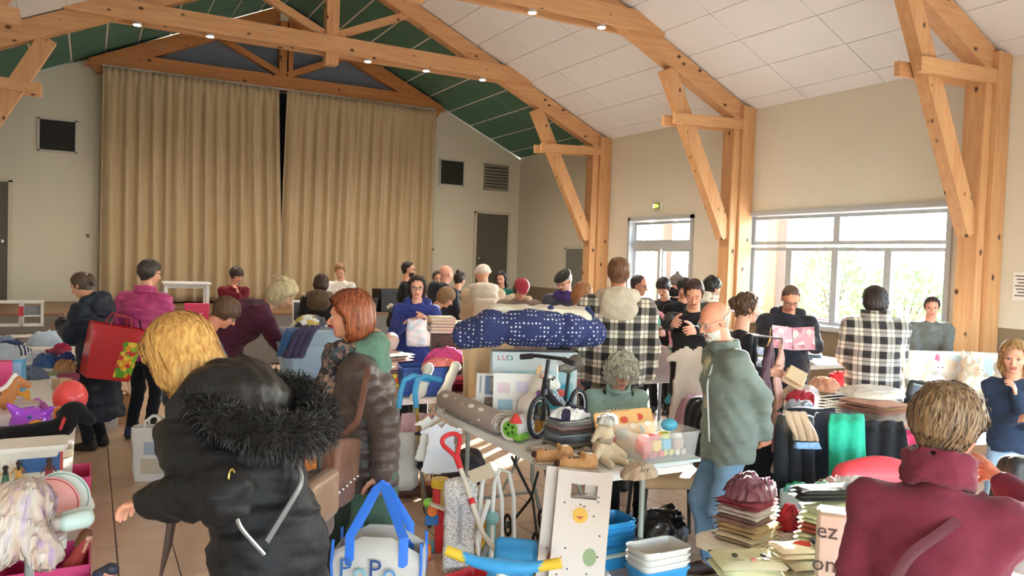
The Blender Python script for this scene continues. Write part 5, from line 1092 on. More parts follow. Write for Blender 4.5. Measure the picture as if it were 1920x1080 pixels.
for k, (x, y, z, rx, hr, c, lb) in enumerate(((-.2, 4.2, .2, 1.2, '#e39a3a', '#d6304a', 'orange-haired doll in the nearest pink cube'), (-.08, 4.12, .24, 1.0, '#3a3a48', '#4a4a70', 'doll in purple dungarees in the nearest pink cube'), (-.02, 4.1, .26, .8, '#7a4a2a', '#c04a4a', 'doll with cap at the front of the nearest pink cube'), (-.2, 4.05, .22, 1.3, '#5a2a4a', '#7a2a5a', 'plum-dressed doll in the nearest pink cube'), (-.06, 5.42, .28, .5, '#3a2a24', '#2a3a6a', 'doll in black and blue in the pink cube at the back'), (-.15, 4.18, .26, .9, '#c4a83a', '#e0b03a', 'yellow toy figure in the nearest pink cube'))):
    figure('doll', lb, (x, y, z), .26, '#d9a58a', hr, plain(c, .6), (rx, .3*k, k*1.1))
crumple('tissue', 'crumpled white tissue on the clear bin', (-.1, 5.02, .3), (.26, .2, .1), plain('#efece6', .8)); B().ell((0, 0, .02), (.04, .03, .02)).build('duck', plain('#e8c23a', .5), None, (-.1, 4.65, .012), label='small yellow toy in the clear bin', cat='toy')
shopper('shopping_bag', 'white shopping bag with green straps on the floor by the navy coat', onz(178, 806, 0)+Vector((0, .1, 0)), (.42, .2, .27), cloth('#dad8d2', '#c8c5bd', 5, .4, .6), .15, plain('#4fc05a', .4), hl=.05); shopper('kraft_bag', 'brown paper bag leaning behind the white shopping bag', onz(222, 800, 0)+Vector((.05, .2, 0)), (.26, .16, .28), plain('#c9a071', .7), .2, hl=.05)
t = shopper('tote_bag', 'white tote with a blue cup drawing beside the blonde woman', onz(285, 905, 0)+Vector((.02, .1, 0)), (.3, .14, .42), plain('#e6e4de', .6), -.3, hl=.08); B().box((0, -.076, .26), (.12, .003, .1)).build('cup_print', plain('#a9bccb', .6), t); B().box((.02, -.076, .12), (.2, .003, .12)).build('parcel_print', plain('#c9bfa8', .6), t)
# red bag held by the pink-jacket woman
P, I = PP['pink']; q = atd(196, 662, 6.75); t = thing('red_bag', 'large glossy red shopping bag printed with fruit, held by the pink jacket', 'bag', q+Vector((0, 0, -.2)), .35, rot=(.12, .2, .3)); w, dpt, h = .44, .2, .46
b = B(); V = np.array([[-w/2*.8, -dpt/2, 0], [w/2*.8, -dpt/2, 0], [w/2*.8, dpt/2, 0], [-w/2*.8, dpt/2, 0], [-w/2, -dpt/2*.6, h], [w/2, -dpt/2*.6, h], [w/2, dpt/2*.6, h], [-w/2, dpt/2*.6, h]]); b.add(V, [(3, 2, 1, 0), (0, 1, 5, 4), (1, 2, 6, 5), (2, 3, 7, 6), (3, 0, 4, 7)]); b.build('bag_body', plain('#c0282e', .2, coat=.6), t, smooth=False)
b = B(); b.add([[.03, -dpt/2-.004, .03], [w/2*.8, -dpt/2-.004, .03], [w/2*.93, -dpt/2*.75-.004, h*.75], [.05, -dpt/2*.75-.004, h*.75]], [(0, 1, 2, 3)]); b.build('fruit_print', patches(['#7fb82e', '#d23a2e', '#e8a02a', '#5a9a2a', '#f2d04a'], 26, .25, coat=.5), t, smooth=False)
for s in (-1, 1): B().tube([(-.09, s*.06, h), (-.06, s*.05, h+.09), (.06, s*.05, h+.09), (.09, s*.06, h)], .007, 6).build('handle', plain('#a82a2a', .4), t)
# ================================================================= centre table: baby gear
# rolled play mat with pale feathers
m, n, l, p = newmat('feather_print'); v = coords(n, l, (7, 7, 7)); x = n.new('ShaderNodeTexVoronoi'); x.inputs['Scale'].default_value = 2.1; x.inputs['Randomness'].default_value = .4; mp = n.new('ShaderNodeMapping'); mp.inputs['Scale'].default_value = (1.3, .5, 1.3); l.new(v, mp.inputs[0]); l.new(mp.outputs[0], x.inputs['Vector'])
l.new(mixc(n, l, ramp(n, l, x.outputs['Distance'], [(.3, (1, 1, 1)), (.36, (0, 0, 0))]), '#a3948a', '#efe6da'), p.inputs['Base Color']); p.inputs['Roughness'].default_value = .8; M_fea = m
t = thing('rolled_mat', 'rolled taupe mat with pale feather print along the table edge', 'mat', (2.225, 4.5, TZ), 0); L = .86; b = B(); th = np.linspace(0, 5*math.pi, 60); pr = [((.015+.01*a/math.pi)*math.cos(a), (.015+.01*a/math.pi)*math.sin(a)) for a in th]
b.lathe([(.0, -L/2), (.06, -L/2), (.07, -L/2+.02), (.073, 0), (.07, L/2-.02), (.06, L/2), (0, L/2)], (0, 0, .073), 24, rot=(math.pi/2, 0, 0)).build('roll', M_fea, t); b = B(); b.tube([(x_, -L/2-.002, z_+.073) for x_, z_ in pr], .004, 5).build('spiral_edge', plain('#d8cabb', .8), t)
# photo sheets standing up
def sheet(lb, px, py, w, h, rz, lean, pics, z=TZ, nm='photo_sheet'):
    t = thing(nm, lb, 'paper', px2(px, py, z), rot=(math.radians(-lean), 0, rz)); B().box((0, 0, h/2), (w, .003, h)).build('sheet', plain('#ece9e4', .6), t, smooth=False)
    for (cx, cz, pw_, ph, c) in pics: B().box((cx*w, -.0025, cz*h), (pw_*w, .001, ph*h)).build('picture', plain(c, .5) if isinstance(c, str) else c, t, smooth=False)
    return t
sheet('white sheet with two pictures of a bed leaning by the mat', 912, 785, .2, .3, -.55, 14, [(.12, .74, .66, .42, '#6f86a8'), (.16, .76, .4, .3, '#c8bcb4'), (.05, .26, .5, .42, '#7c6c66'), (.05, .34, .4, .08, '#a89a92'), (-.36, .75, .06, .4, '#9aa4b2')])
sheet('white instruction sheet with small drawings behind the cow toy', 962, 800, .27, .34, -.45, 16, [(-.25, .72, .3, .2, '#e2c9cf'), (.2, .74, .3, .22, '#d9cfe2'), (-.2, .4, .36, .2, '#9ec0d2'), (.22, .4, .3, .2, '#c9d8c4'), (-.2, .14, .3, .1, '#b8b4ac'), (.2, .14, .36, .14, '#d8bcae')])
# LUDI box
q = px2(1010, 788, TZ); t = thing('play_gym_box', 'large pale blue toy box lettered LUDI under the dotted nest', 'box', Vector((2.74, 4.66, TZ)), -.36); w, d, h = .6, .16, .44
B().box((0, 0, h/2), (w, d, h), ch=.004).build('carton', plain('#d3dde0', .5), t)
B().box((.02, -d/2-.001, h*.4), (w*.84, .0015, h*.62)).build('cover_picture', patches(['#bfd6d8', '#a9cfc9', '#c9d8d0', '#9cc6cc'], 9, .4), t, smooth=False); B().box((-.05, -d/2-.002, h*.33), (.25, .0015, .13)).build('mat_picture', plain('#8a3d30', .5), t, smooth=False); B().box((.17, -d/2-.002, h*.3), (.16, .0015, .17)).build('tent_picture', plain('#3fb0c0', .5), t, smooth=False)
for k, (ch_, c, dx) in enumerate((('L', '#d23a34', 0), ('U', '#d23a34', .032), ('D', '#2f8f86', .068), ('i', '#3a4650', .098))): text(ch_, .052, plain(c, .5), t, (-.265+dx, -d/2-.002, h*.9), (math.pi/2, 0, 0), align='LEFT')
text('ESPACE', .026, plain('#3a4046', .5), t, (.17, -d/2-.002, h*.915), (math.pi/2, 0, 0)); text('CO', .022, plain('#3a4046', .5), t, (.17, -d/2-.002, h*.85), (math.pi/2, 0, 0))
for k in range(2): B().tube([(-.2+.3*math.sin(a)*.5*(1+k*.2), -d/2-.004, h*.28+.2*math.sin(a)*(1)) for a in ()] or [(-.2+.36*i/11, -d/2-.003, h*.22+(.19-.05*k)*math.sin(math.pi*i/11)) for i in range(12)] if k == 0 else [(-.08+.2*i/11, -d/2-.003, h*.35+.15*math.sin(math.pi*i/11)) for i in range(12)], .006, 5).build('arch_picture', plain('#9fb8be', .5), t)
B().ell((.02, -d/2, h*.53), (.025, .006, .025)).build('toy_picture', plain('#3fa08a', .5), t); B().ell((.19, -d/2, h*.36), (.035, .005, .035)).build('toy_picture', plain('#e8665a', .5), t)
# blue dotted baby nest lying on the box
m_n = dots('#2f3868', '#e2e4ee', 36, .26); s = S(.03)
s.chain([(-.46, -.05, .03), (-.3, -.12, .09), (-.02, -.13, .1), (.22, -.1, .09), (.42, -.02, .07)], [.1, .12, .125, .12, .1]).chain([(.42, 0, .07), (.3, .16, .1), (0, .2, .12), (-.3, .1, .08)], [.1, .1, .1, .09]); s.disp = lambda P: .008*snoise(P, 16, 8, 2)+.02*np.exp(-((P[:, 0]+.2)/.025)**2)+.02*np.exp(-((P[:, 0]-.2)/.025)**2)
V, F = s.mesh(.014); t = thing('baby_nest', 'navy dotted padded baby nest lying on the toy box', 'baby nest', Vector((2.72, 4.67, TZ+.51)), -.4); B().add(relax(V, F, 1), F).build('padded_rim', m_n, t, angle=180)
s = S(.03).rbox((.05, .05, .18), (.36, .16, .06), .05); s.disp = lambda P: .01*snoise(P, 18, 8); V, F = s.mesh(.016); B().add(V, F).build('lining', dots('#e3dccb', '#b5ac9a', 70, .18), t, angle=180)
for k in range(2): s = S(.01).chain([(.1+.26*k, -.05+.03*k, .2), (.12+.26*k, -.08, .24), (.16+.26*k, -.09, .2)], [.015, .018, .012]); V, F = s.mesh(.009); B().add(V, F).build('tie_ribbon', m_n, t, angle=180)
# ride-on cow toy and the activity toy
t = thing('cow_toy', 'white plastic cow activity toy with coloured panels', 'toy', px2(990, 812, TZ)+Vector((.05, .1, 0)), .9); W_ = plain('#ece6da', .35)
s = S(.02).ell((0, 0, .14), (.11, .075, .085)).ell((.04, -.08, .3), (.055, .07, .06)).cap((.02, -.03, .2), (.04, -.06, .28), .05, .05).ell((.05, -.15, .28), (.042, .04, .035)); V, F = s.mesh(.009); B().add(relax(V, F, 1), F).build('body', W_, t, angle=180)
for x_ in (-.03, .1): B().cyl((x_-.005, -.05, .36), (x_+.005, -.05, .4), .014, .008).build('horn', plain('#e2b98a', .4), t)
for x_ in (-.02, .1): B().ell((x_, -.075, .345), (.035, .012, .016)).build('ear', plain('#d89a8a', .4), t); B().ell((x_*.6+.012, -.142, .325), .009).build('eye', plain('#221c1a', .3), t)
B().ell((.05, -.17, .255), (.022, .012, .006)).build('mouth', plain('#3a2c28', .4), t); B().box((0, -.075, .15), (.12, .02, .09), rot=(.2, 0, 0)).build('panel', patches(['#8a9a5a', '#b9a23a', '#7a5a9a', '#4a9a8a'], 40), t)
B().lathe([(0, 0), (.035, 0), (.035, .015), (0, .02)], (-.1, -.06, .23), 16, rot=(math.pi/2, 0, 0)).build('dial', plain('#7a4a9a', .4), t); B().ell((-.03, -.08, .24), (.05, .02, .02)).build('keys', plain('#d2583a', .4), t); B().box((.11, -.08, .2), (.05, .04, .05), ch=.01).build('blue_tag', plain('#4aa0c8', .4), t)
for k, (x_, y_, c) in enumerate(((-.12, -.1, '#e89a2a'), (.12, -.08, '#e89a2a'), (-.1, .07, '#e89a2a'), (.12, .08, '#e89a2a'))): B().cyl((x_-.015, y_, .05), (x_+.025, y_, .05), .05, seg=18).build('wheel', plain(c, .4), t)
t = thing('roller_toy', 'white activity roller with green discs beside the cow', 'toy', px2(962, 828, TZ)+Vector((.06, .06, 0)), .5); B().cyl((-.08, 0, .07), (.08, 0, .07), .07, seg=22).build('drum', W_, t)
for s_ in (-1, 1):
    B().cyl((s_*.08, 0, .07), (s_*.086, 0, .07), .05, seg=20).build('disc', plain('#78b83a', .4), t)
    for a in range(5): B().ell((s_*.088, .026*math.cos(a*1.256), .07+.026*math.sin(a*1.256)), (.004, .01, .01), 8, 6).build('hole', plain('#2c4a1a', .5), t)
B().lathe([(.0, .0), (.04, 0), (.012, .05), (0, .055)], (-.1, -.05, .12), 14).build('red_cone', plain('#d8403a', .4), t); B().box((-.05, -.06, .03), (.12, .05, .04), ch=.01).build('green_foot', plain('#7ab83a', .4), t)
# balance bike standing on the table
t = thing('balance_bike', 'black child balance bike standing on the table', 'bike', Vector((2.38, 3.98, TZ)), math.radians(24)); t.scale = (.84, .95, 1); bk = plain('#1c1c1f', .35); gr = plain('#2a2a2c', .6)
def wheel(cx, r):
    a = np.linspace(0, 2*np.pi, 28, endpoint=False); w_ = B().tube([(cx+(r-.014)*math.cos(q), 0, r+(r-.014)*math.sin(q)) for q in a], .015, 8, closed=True).build('wheel', gr, t)
    B().tube([(cx+(r-.03)*math.cos(q), 0, r+(r-.03)*math.sin(q)) for q in a], .006, 6, closed=True).build('rim', plain('#d9d9d6', .3), w_); B().cyl((cx, -.02, r), (cx, .02, r), .014).build('hub', plain('#888888', .3, .8), w_)
    b = B(); [b.tube([(cx, 0, r), (cx+(r-.03)*math.cos(q), 0, r+(r-.03)*math.sin(q))], .0025, 5) for q in a[::4]]; b.build('spokes', plain('#55565a', .4, .5), w_)
wheel(0, .13); wheel(.52, .13)
B().tube([(.0, -.03, .11), (.02, -.03, .2), (.05, 0, .26), (.1, 0, .47)], .014, 8).tube([(.0, .03, .11), (.02, .03, .2), (.05, 0, .26)], .012, 8).build('fork', bk, t); B().tube([(.06, 0, .26), (.085, 0, .36)], .026, 10).build('head_tube', bk, t)
B().tube([(.07, 0, .29), (.2, 0, .2), (.34, 0, .18), (.52, .02, .11)], np.array([.03, .028, .022, .014]), 10).tube([(.34, -.02, .18), (.52, -.025, .11)], .012, 8).build('frame', bk, t); text('GFINTRIL', .05, plain('#d8d8d8', .4), t, (.21, -.031, .222), (math.pi/2, math.radians(33), 0))
B().tube([(.08, -.2, .47), (.1, -.1, .485), (.1, .1, .485), (.08, .2, .47)], .012, 8).build('handlebar', bk, t); [B().tube([(.08, s_*.21, .468), (.092, s_*.12, .482)], .018, 10).build('grip', gr, t) for s_ in (-1, 1)]
B().tube([(.34, 0, .18), (.38, 0, .38)], .013, 8).build('seat_post', bk, t); s = S(.02).chain([(.25, 0, .405), (.36, 0, .4), (.47, 0, .43)], [.022, .032, .05]).ell((.46, 0, .425), (.06, .07, .03)); V, F = s.mesh(.009); B().add(relax(V, F, 1), F).build('saddle', plain('#5f584c', .55), t, angle=180)
B().box((.03, -.035, .33), (.05, .03, .05), ch=.006).build('label_box', bk, t); B().box((.2, -.012, .38), (.018, .003, .1)).build('price_tag', plain('#ddd8cc', .6), t)
# garments, slippers and plush on the near half
G = 'folded baby clothes on the centre table'
fc = [('#b9b4ad', 'grey'), ('#d8d2c6', 'oatmeal'), ('#9fb2c0', 'dusty blue'), ('#c9a7a0', 'old pink'), ('#8f979c', 'slate'), ('#e4dfd4', 'ivory')]
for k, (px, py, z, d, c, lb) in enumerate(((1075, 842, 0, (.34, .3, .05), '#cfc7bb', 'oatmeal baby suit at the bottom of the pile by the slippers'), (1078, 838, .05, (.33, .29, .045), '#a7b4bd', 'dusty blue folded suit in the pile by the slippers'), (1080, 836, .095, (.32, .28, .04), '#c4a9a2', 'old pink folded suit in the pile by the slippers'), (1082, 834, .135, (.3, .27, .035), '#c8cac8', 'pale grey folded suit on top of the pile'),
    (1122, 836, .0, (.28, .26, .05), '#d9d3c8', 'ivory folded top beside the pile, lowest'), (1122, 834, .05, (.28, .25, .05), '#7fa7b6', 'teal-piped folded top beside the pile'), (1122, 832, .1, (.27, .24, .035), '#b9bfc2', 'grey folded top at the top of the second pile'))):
    folded('folded_suit', lb, Vector((2.44 if k < 4 else 2.74, 3.73, TZ+z)), (d[0]*.74, d[1]*.74, d[2]), stripes(c, tuple(x*.55 for x in C3(c)), 95, 2, .6), .03*(k % 3), group=G)  # darker bands in the colour stand for shade between the folded layers
crumple('baby_romper', 'navy and white romper tossed on the piles', Vector((2.44, 3.73, TZ+.171)), (.26, .18, .06), patches(['#2a2540', '#e8e6e2', '#2a2540', '#e8e6e2'], 14, .9, .4), .3); crumple('white_vest', 'white vest lying over the second pile', Vector((2.74, 3.73, TZ+.136)), (.2, .18, .05), cloth('#f0eee8'), .4)
crumple('red_bib', 'red patterned bib beside the puzzle boards', px2(1150, 826, TZ)+Vector((.06, .1, .04)), (.2, .18, .08), patches(['#c2263a', '#e8e0d8', '#b01c30', '#d8c04a'], 40, .8, .3), .2); crumple('striped_pouch', 'black and white striped pouch behind the red bib', px2(1150, 815, TZ)+Vector((.06, .1, .06)), (.18, .14, .08), stripes('#2a2a2c', '#e6e2da', 60, 0, .5), .5)
for k, (px, py, rz) in enumerate(((1090, 862, -.3), (1103, 884, -.32))):
    def f_(s): s.ell((.0, 0, .035), (.085, .045, .035)).ell((-.07, 0, .04), (.045, .042, .04)).ell((.06, 0, .05), (.045, .04, .045)).ell((.03, .03, .085), (.014, .01, .016)).ell((.03, -.03, .085), (.014, .01, .016))
    blob('slipper', 'furry tan bear slipper, the one %s' % ('at the table edge' if k else 'behind, nearer the clothes pile'), px2(px, py, TZ), cloth('#c99867', '#b07f50', 30, .5, 1, .3, 160), f_, .008, rz+.1, 'slipper', 'pair of bear slippers', parts=[('nose', cloth('#5a2f22'), lambda s: s.ell((-.112, 0, .05), (.02, .02, .018)), .007), ('sole', plain('#b9a894', .8), lambda s: s.rbox((-.005, 0, .008), (.11, .046, .008), .007), .009), ('opening', plain('#e2d6c2', .9), lambda s: s.ell((.055, 0, .085), (.026, .022, .012)), .007), ('eye', plain('#1e1614', .3), lambda s: s.ell((-.06, -.025, .078), (.006, .006, .006)), .004)])
def f_(s): s.ell((0, 0, .07), (.06, .05, .065)).ell((.0, -.02, .16), (.045, .042, .042)).cap((-.04, -.03, .09), (-.11, -.06, .03), .022, .018).cap((.04, -.03, .09), (.1, -.07, .04), .022, .018).cap((-.03, -.04, .03), (-.05, -.13, .02), .026, .02).cap((.03, -.04, .03), (.06, -.12, .02), .026, .02).cap((-.03, -.01, .19), (-.07, 0, .12), .018, .012).cap((.03, -.01, .19), (.075, 0, .13), .018, .012)
blob('plush_rabbit', 'cream plush rabbit sitting against the clear tub', Vector((2.43, 3.37, TZ)), cloth('#d8c4a4', '#c2ab88', 20), f_, .008, .1, 'soft toy', parts=[('scarf', cloth('#b8a590'), lambda s: s.chain([(-.035, -.03, .125), (0, -.055, .12), (.035, -.03, .125)], [.014]*3), .007)]); crumple('sun_hat', 'grey cotton sun hat on the plush rabbit', Vector((2.43, 3.35, TZ+.212)), (.12, .11, .05), cloth('#cfcabf', '#b4aea2'), .2); crumple('muslin', 'taupe muslin cloth in front of the rabbit', px2(1140, 880, TZ)+Vector((.03, .03, 0)), (.22, .16, .07), cloth('#c0ab92', '#a8927a'), .3); crumple('baby_trousers', 'beige crumpled trousers beside the slippers', px2(1165, 880, TZ)+Vector((.0, .03, 0)), (.11, .09, .05), cloth('#b7ad9f', '#9d9386'), .7); folded('swaddle', 'off-white cloths spread under the slippers', Vector((2.26, 3.6, TZ)), (.17, .3, .03), cloth('#d9cfc2'), .05, layers=2)
# clear tub with block toys, its lid used as a tray
t = thing('clear_tub', 'clear plastic tub of block toys on its pale lid at the table end', 'box', Vector((2.76, 3.33, TZ+.012)), 0); B().prism(rr(.42, .31, .03), -.012, .004).build('lid_tray', plain('#cfe0dc', .35), t); tub(B().__class__(), (.4, .29, .15), t=.004, taper=.92).build('tub', glassy((.97, .98, .95), .16, .12), t, (0, 0, .006))
for k, (x_, y_, c, c2, lb) in enumerate(((-.13, -.06, '#d8605a', '#c04a44', 'pink'), (-.05, -.06, '#e8c04a', '#d8504a', 'yellow'), (.05, -.05, '#5ab8d8', '#d8d04a', 'blue'), (.13, -.06, '#c0a08a', '#d8ccc0', 'tan'))):
    g = thing('block_wagon', '%s toy wagon inside the clear tub' % lb, 'toy', Vector((2.76+x_*.86, 3.33+y_*.6, TZ+.026)), 0, 'toy wagons in the clear tub'); B().box((0, 0, .055), (.07, .07, .07), ch=.01).build('wagon', plain(c, .4), g); B().lathe([(0, 0), (.034, 0), (.03, .03), (0, .034)], (0, 0, .09), 14).build('cap', plain(c2, .4), g)
    for s_ in (-1, 1): B().cyl((s_*.022, -.036, .018), (s_*.022, -.046, .018), .018, seg=12).build('wheel', plain(c2, .4), g)
B().box((0, 0, .04), (.1, .05, .08), ch=.003).build('tissue_box', plain('#e6ddd4', .5), None, (2.84, 3.41, TZ+.026), (0, 0, 0), label='small white carton inside the clear tub', cat='box')
for k, (x_, y_, rz, lb) in enumerate(((2.66, 3.545, 0, 'wooden peg puzzle board with a truck, on the clear tub'), (2.8, 3.585, 0, 'wooden peg puzzle board behind, with a digger'))):
    t = thing('puzzle_board', lb, 'puzzle', Vector((x_, y_, TZ+.112)), rot=(math.radians(68), 0, rz), group='wooden puzzle boards'); B().prism(rr(.3, .22, .015), 0, .012).build('board', plain('#d9a767', .5), t)
    for i, (cx, cy, r, c) in enumerate(((-.09, .05, .028, '#a05a34'), (-.02, .07, .02, '#8a6a4a'), (.05, .06, .024, '#c8442e'), (.1, .02, .022, '#d8c8b0'), (-.06, -.03, .04, '#b8382a'), (.02, -.02, .045, '#9aa0a0'), (.09, -.06, .03, '#d8722e'), (-.1, -.07, .026, '#3a2c24'), (.0, -.08, .024, '#e0b040'))):
        B().prism([(cx+r*1.1*math.cos(a), cy+r*.8*math.sin(a)) for a in np.linspace(0, 2*np.pi, 9, endpoint=False)], .012, .017).build('puzzle_piece', plain(c, .5), t)
B().ell((0, 0, .03), (.05, .04, .035)).build('toy_hat', plain('#4aa0b8', .4), None, (2.8, 3.27, TZ+.165), label='teal domed toy poking out of the clear tub', cat='toy')
# ================================================================= second table: blue bin, socks, wicker drawers
t = thing('blue_bin', 'dark blue plastic bin tipped towards the camera', 'box', Vector((2.3, 5.62, TZ)), -.2); tub(B(), (.36, .24, .22), taper=.95).build('bin', plain('#2f55a8', .4), t); B().box((0, -.122, .1), (.34, .006, .19), rot=(0, 0, 0)).build('front_panel', plain('#2b4f9e', .4), t)
for k in range(2):
    s = S(.02).chain([(0, .06, .22), (0, -.1, .25), (-.03, -.135, .17), (-.06, -.14, .08)], [.03, .034, .034, .036]).cap((-.06, -.14, .08), (-.12+.02*k, -.15, .04), .036, .03); V, F = s.mesh(.01)
    B().add(relax(V, F, 1), F).build('sock', cloth('#ece6d8', '#ddd5c4'), None, Vector((2.33+.1*k, 5.62-.02*k, TZ)), (0, 0, -.2-.35*k), label='cream baby sock-shoe hanging over the blue bin, %s' % ('outer' if k == 0 else 'inner'), cat='sock', group='cream socks on the blue bin', angle=180)
crumple('sun_hat', 'bright pink cap with a wide brim on the blue bin', Vector((2.5, 5.66, TZ+.22)), (.34, .22, .12), cloth('#e05a9a', '#d04a8a'), -.2); crumple('coral_cloth', 'coral cloth under the pink cap', Vector((2.42, 5.58, TZ+.21)), (.26, .14, .06), cloth('#ea8a86', '#dc7672'), -.2)
t = thing('wicker_drawers', 'dark woven two-drawer tower with books on top', 'drawers', Vector((2.66, 5.95, TZ)), -.3); m, n, l, p = newmat('woven'); v = coords(n, l); s_ = n.new('ShaderNodeTexBrick'); s_.inputs['Scale'].default_value = 30; s_.inputs['Color1'].default_value = (.09, .065, .05, 1); s_.inputs['Color2'].default_value = (.16, .12, .09, 1); s_.inputs['Mortar'].default_value = (.03, .02, .015, 1); mp = n.new('ShaderNodeMapping'); mp.inputs['Rotation'].default_value = (math.pi/2, 0, 0); l.new(v, mp.inputs[0]); l.new(mp.outputs[0], s_.inputs['Vector']); l.new(s_.outputs[0], p.inputs['Base Color']); p.inputs['Roughness'].default_value = .7
B().box((0, .1, .22), (.26, .22, .44)).build('cabinet', plain('#4a3d33', .6), t, smooth=False)
for z_ in (.11, .325): d_ = B().box((0, -.015, z_), (.245, .012, .2)).build('drawer', m, t, smooth=False); B().box((-.09, -.026, z_+.02), (.015, .01, .05)).build('handle', plain('#2a221c', .5), d_)
for k, (c, w_) in enumerate((('#8a8a88', .22), ('#b8b0a0', .21), ('#5f5a58', .22), ('#c9b48c', .2), ('#d9cba8', .21))): book('book', ['grey picture book at the bottom of the stack on the wicker tower', 'stone-coloured book second in the stack on the wicker tower', 'charcoal book in the middle of the stack on the wicker tower', 'tan book under the top one on the wicker tower', 'cream book on top of the stack on the wicker tower'][k], Vector((2.63, 6.03, TZ+.442+k*.026)), (w_, .28, .025), plain(c, .5), -.3+.05*(k % 2), 'books on the wicker tower')
shopper('white_sack', 'white paper bag behind the wicker tower', Vector((2.86, 6.2, TZ)), (.22, .16, .5), plain('#e3ded2', .7), -.3, hl=.02)
drape('cream_blanket', 'cream quilted cover hanging behind the papers', [Vector((2.72, 5.35, TZ+.42)), Vector((2.7, 5.25, TZ+.3)), Vector((2.68, 5.18, TZ+.02))], .4, (.9, -.3, 0), cloth('#ddbf98', '#cfae86'), 'blanket', ripple=.03)
for k, (lb, z_, c, c2) in enumerate((('rose and white towel at the bottom of the towel pile', 0, '#e6c9c4', '#d4a8a4'), ('cream towel with pink edge in the towel pile', .07, '#ead9cc', '#dcb8ac'), ('folded peach-striped towel in the towel pile', .14, '#e8c4b4', '#f0e2d6'))): folded('towel', lb, Vector((2.16, 5.98, TZ+.12+z_)), (.3, .34, .075), cloth(c, c2, 18, .6), .2+.1*k, 'towel', 'towels beside the blue bin')
s = S(.01).chain([(-.12, 0, .04), (.12, 0, .04)], [.06, .06]); s.disp = lambda P: .006*snoise(P, 30, 6); V, F = s.mesh(.012); B().add(V, F).build('rolled_towel', cloth('#ebd9cf', '#dba898', 20, .7), None, Vector((2.16, 5.96, TZ+.34)), (0, 0, 1.2), label='rolled peach towel on top of the towel pile', cat='towel', angle=180)
carton('toy_carton', 'pink carton under the towel pile', Vector((2.16, 6.0, TZ)), (.3, .3, .12), plain('#e8a8ac', .5), None, .1)
t = thing('stacking_toy', 'orange and yellow stacking toy beside the blue bin', 'toy', Vector((2.12, 5.6, TZ)), 0)
for k, (r, c) in enumerate(((.05, '#e8a02a'), (.045, '#e05a2a'), (.035, '#e8d03a'), (.028, '#e05a2a'), (.02, '#e8d03a'))): B().lathe([(0, 0), (r, .004), (r, .03), (r*.6, .036), (0, .036)], (0, 0, k*.034), 16).build('ring', plain(c, .35), t)
for k, (c, lb) in enumerate((('#c22a4a', 'crimson folded cover at the table corner'), ('#cfcfcc', 'grey printed folded fabric between crimson ones'), ('#d03a58', 'raspberry folded cover on top at the table corner'))): folded('folded_cover', lb, Vector((2.62, 5.52, TZ+.045*k)), (.36-.05*k, .26-.02*k, .05), cloth(c, '#a81f3c' if k != 1 else '#8f9294', 26, .5), -.5, group='crimson covers')
# ================================================================= gear on the floor in front
def hangshirt(nm, lb, loc, w, h, mt, rz, cat='shirt', sl=.6, hanger=True, lean=0):
    t = thing(nm, lb, cat, loc, rot=(lean, 0, rz)); out = [(-w*.12, 0), (-w*.3, -.02), (-w*.62, -h*.3*sl), (-w*.5, -h*.38*sl), (-w*.34, -h*.2), (-w*.4, -h*.6), (-w*.52, -h), (-w*.2, -h*1.02), (w*.2, -h*.99), (w*.52, -h), (w*.4, -h*.6), (w*.34, -h*.2), (w*.5, -h*.38*sl), (w*.62, -h*.3*sl), (w*.3, -.02), (w*.12, 0), (0, -.03)]
    import mathutils.geometry as mg
    o = np.array(out); nn = 90; b = B(); gx = np.linspace(o[:, 0].min(), o[:, 0].max(), 34); gz = np.linspace(o[:, 1].min(), o[:, 1].max(), 34); ix = {}; V = []; F = []
    def ins(x, z): return mg.intersect_point_tri_2d and _pip(x, z, o)
    for i in range(33):
        for j in range(33):
            if ins((gx[i]+gx[i+1])/2, (gz[j]+gz[j+1])/2):
                q = []
                for a, c in ((i, j), (i+1, j), (i+1, j+1), (i, j+1)):
                    if (a, c) not in ix: ix[(a, c)] = len(V); x, z = gx[a], gz[c]; V.append((x, .018*math.sin(x*28+z*6)*(.3-z*1.4)+.01*math.sin(z*20), z))
                    q.append(ix[(a, c)])
                F.append(tuple(q))
    ob = b.add(V, F).build('garment', mt, t, angle=180); md = ob.modifiers.new('smooth', 'SMOOTH'); md.iterations = 4; md = ob.modifiers.new('thick', 'SOLIDIFY'); md.thickness = .022
    if hanger: B().tube([(-w*.3, .01, -.03), (0, .01, .02), (w*.3, .01, -.03)], .006, 6).tube([(0, .01, .02), (0, .01, .06), (.02, .01, .08), (.01, .01, .1)], .003, 5).build('hanger', plain('#b8905a', .5), t)
    return t
def _pip(x, y, o):
    c = False; n = len(o); j = n-1
    for i in range(n):
        if (o[i][1] > y) != (o[j][1] > y) and x < (o[j][0]-o[i][0])*(y-o[i][1])/(o[j][1]-o[i][1])+o[i][0]: c = not c
        j = i
    return c
hangshirt('white_blouse', 'white short-sleeved blouse hanging at the table end', atd(828, 793, 5.0), .24, .33, cloth('#e9ecf2', '#d8dde8'), -.35); hangshirt('white_bodysuit', 'lacy white bodysuit hanging behind the blouse', atd(862, 770, 5.25), .2, .3, cloth('#e6e2d8', '#d6d0c4'), -.2); hangshirt('navy_cardigan', 'navy cardigan hanging behind the white blouse', atd(812, 800, 5.2), .22, .3, nav, -.6)
drape('pink_jacket', 'dusty pink jacket hung under the second table', [atd(785, 775, 5.6), atd(782, 800, 5.55), atd(775, 880, 5.6)], .24, (.9, -.3, 0), cloth('#cfa9ae', '#b98f96'), ripple=.03)
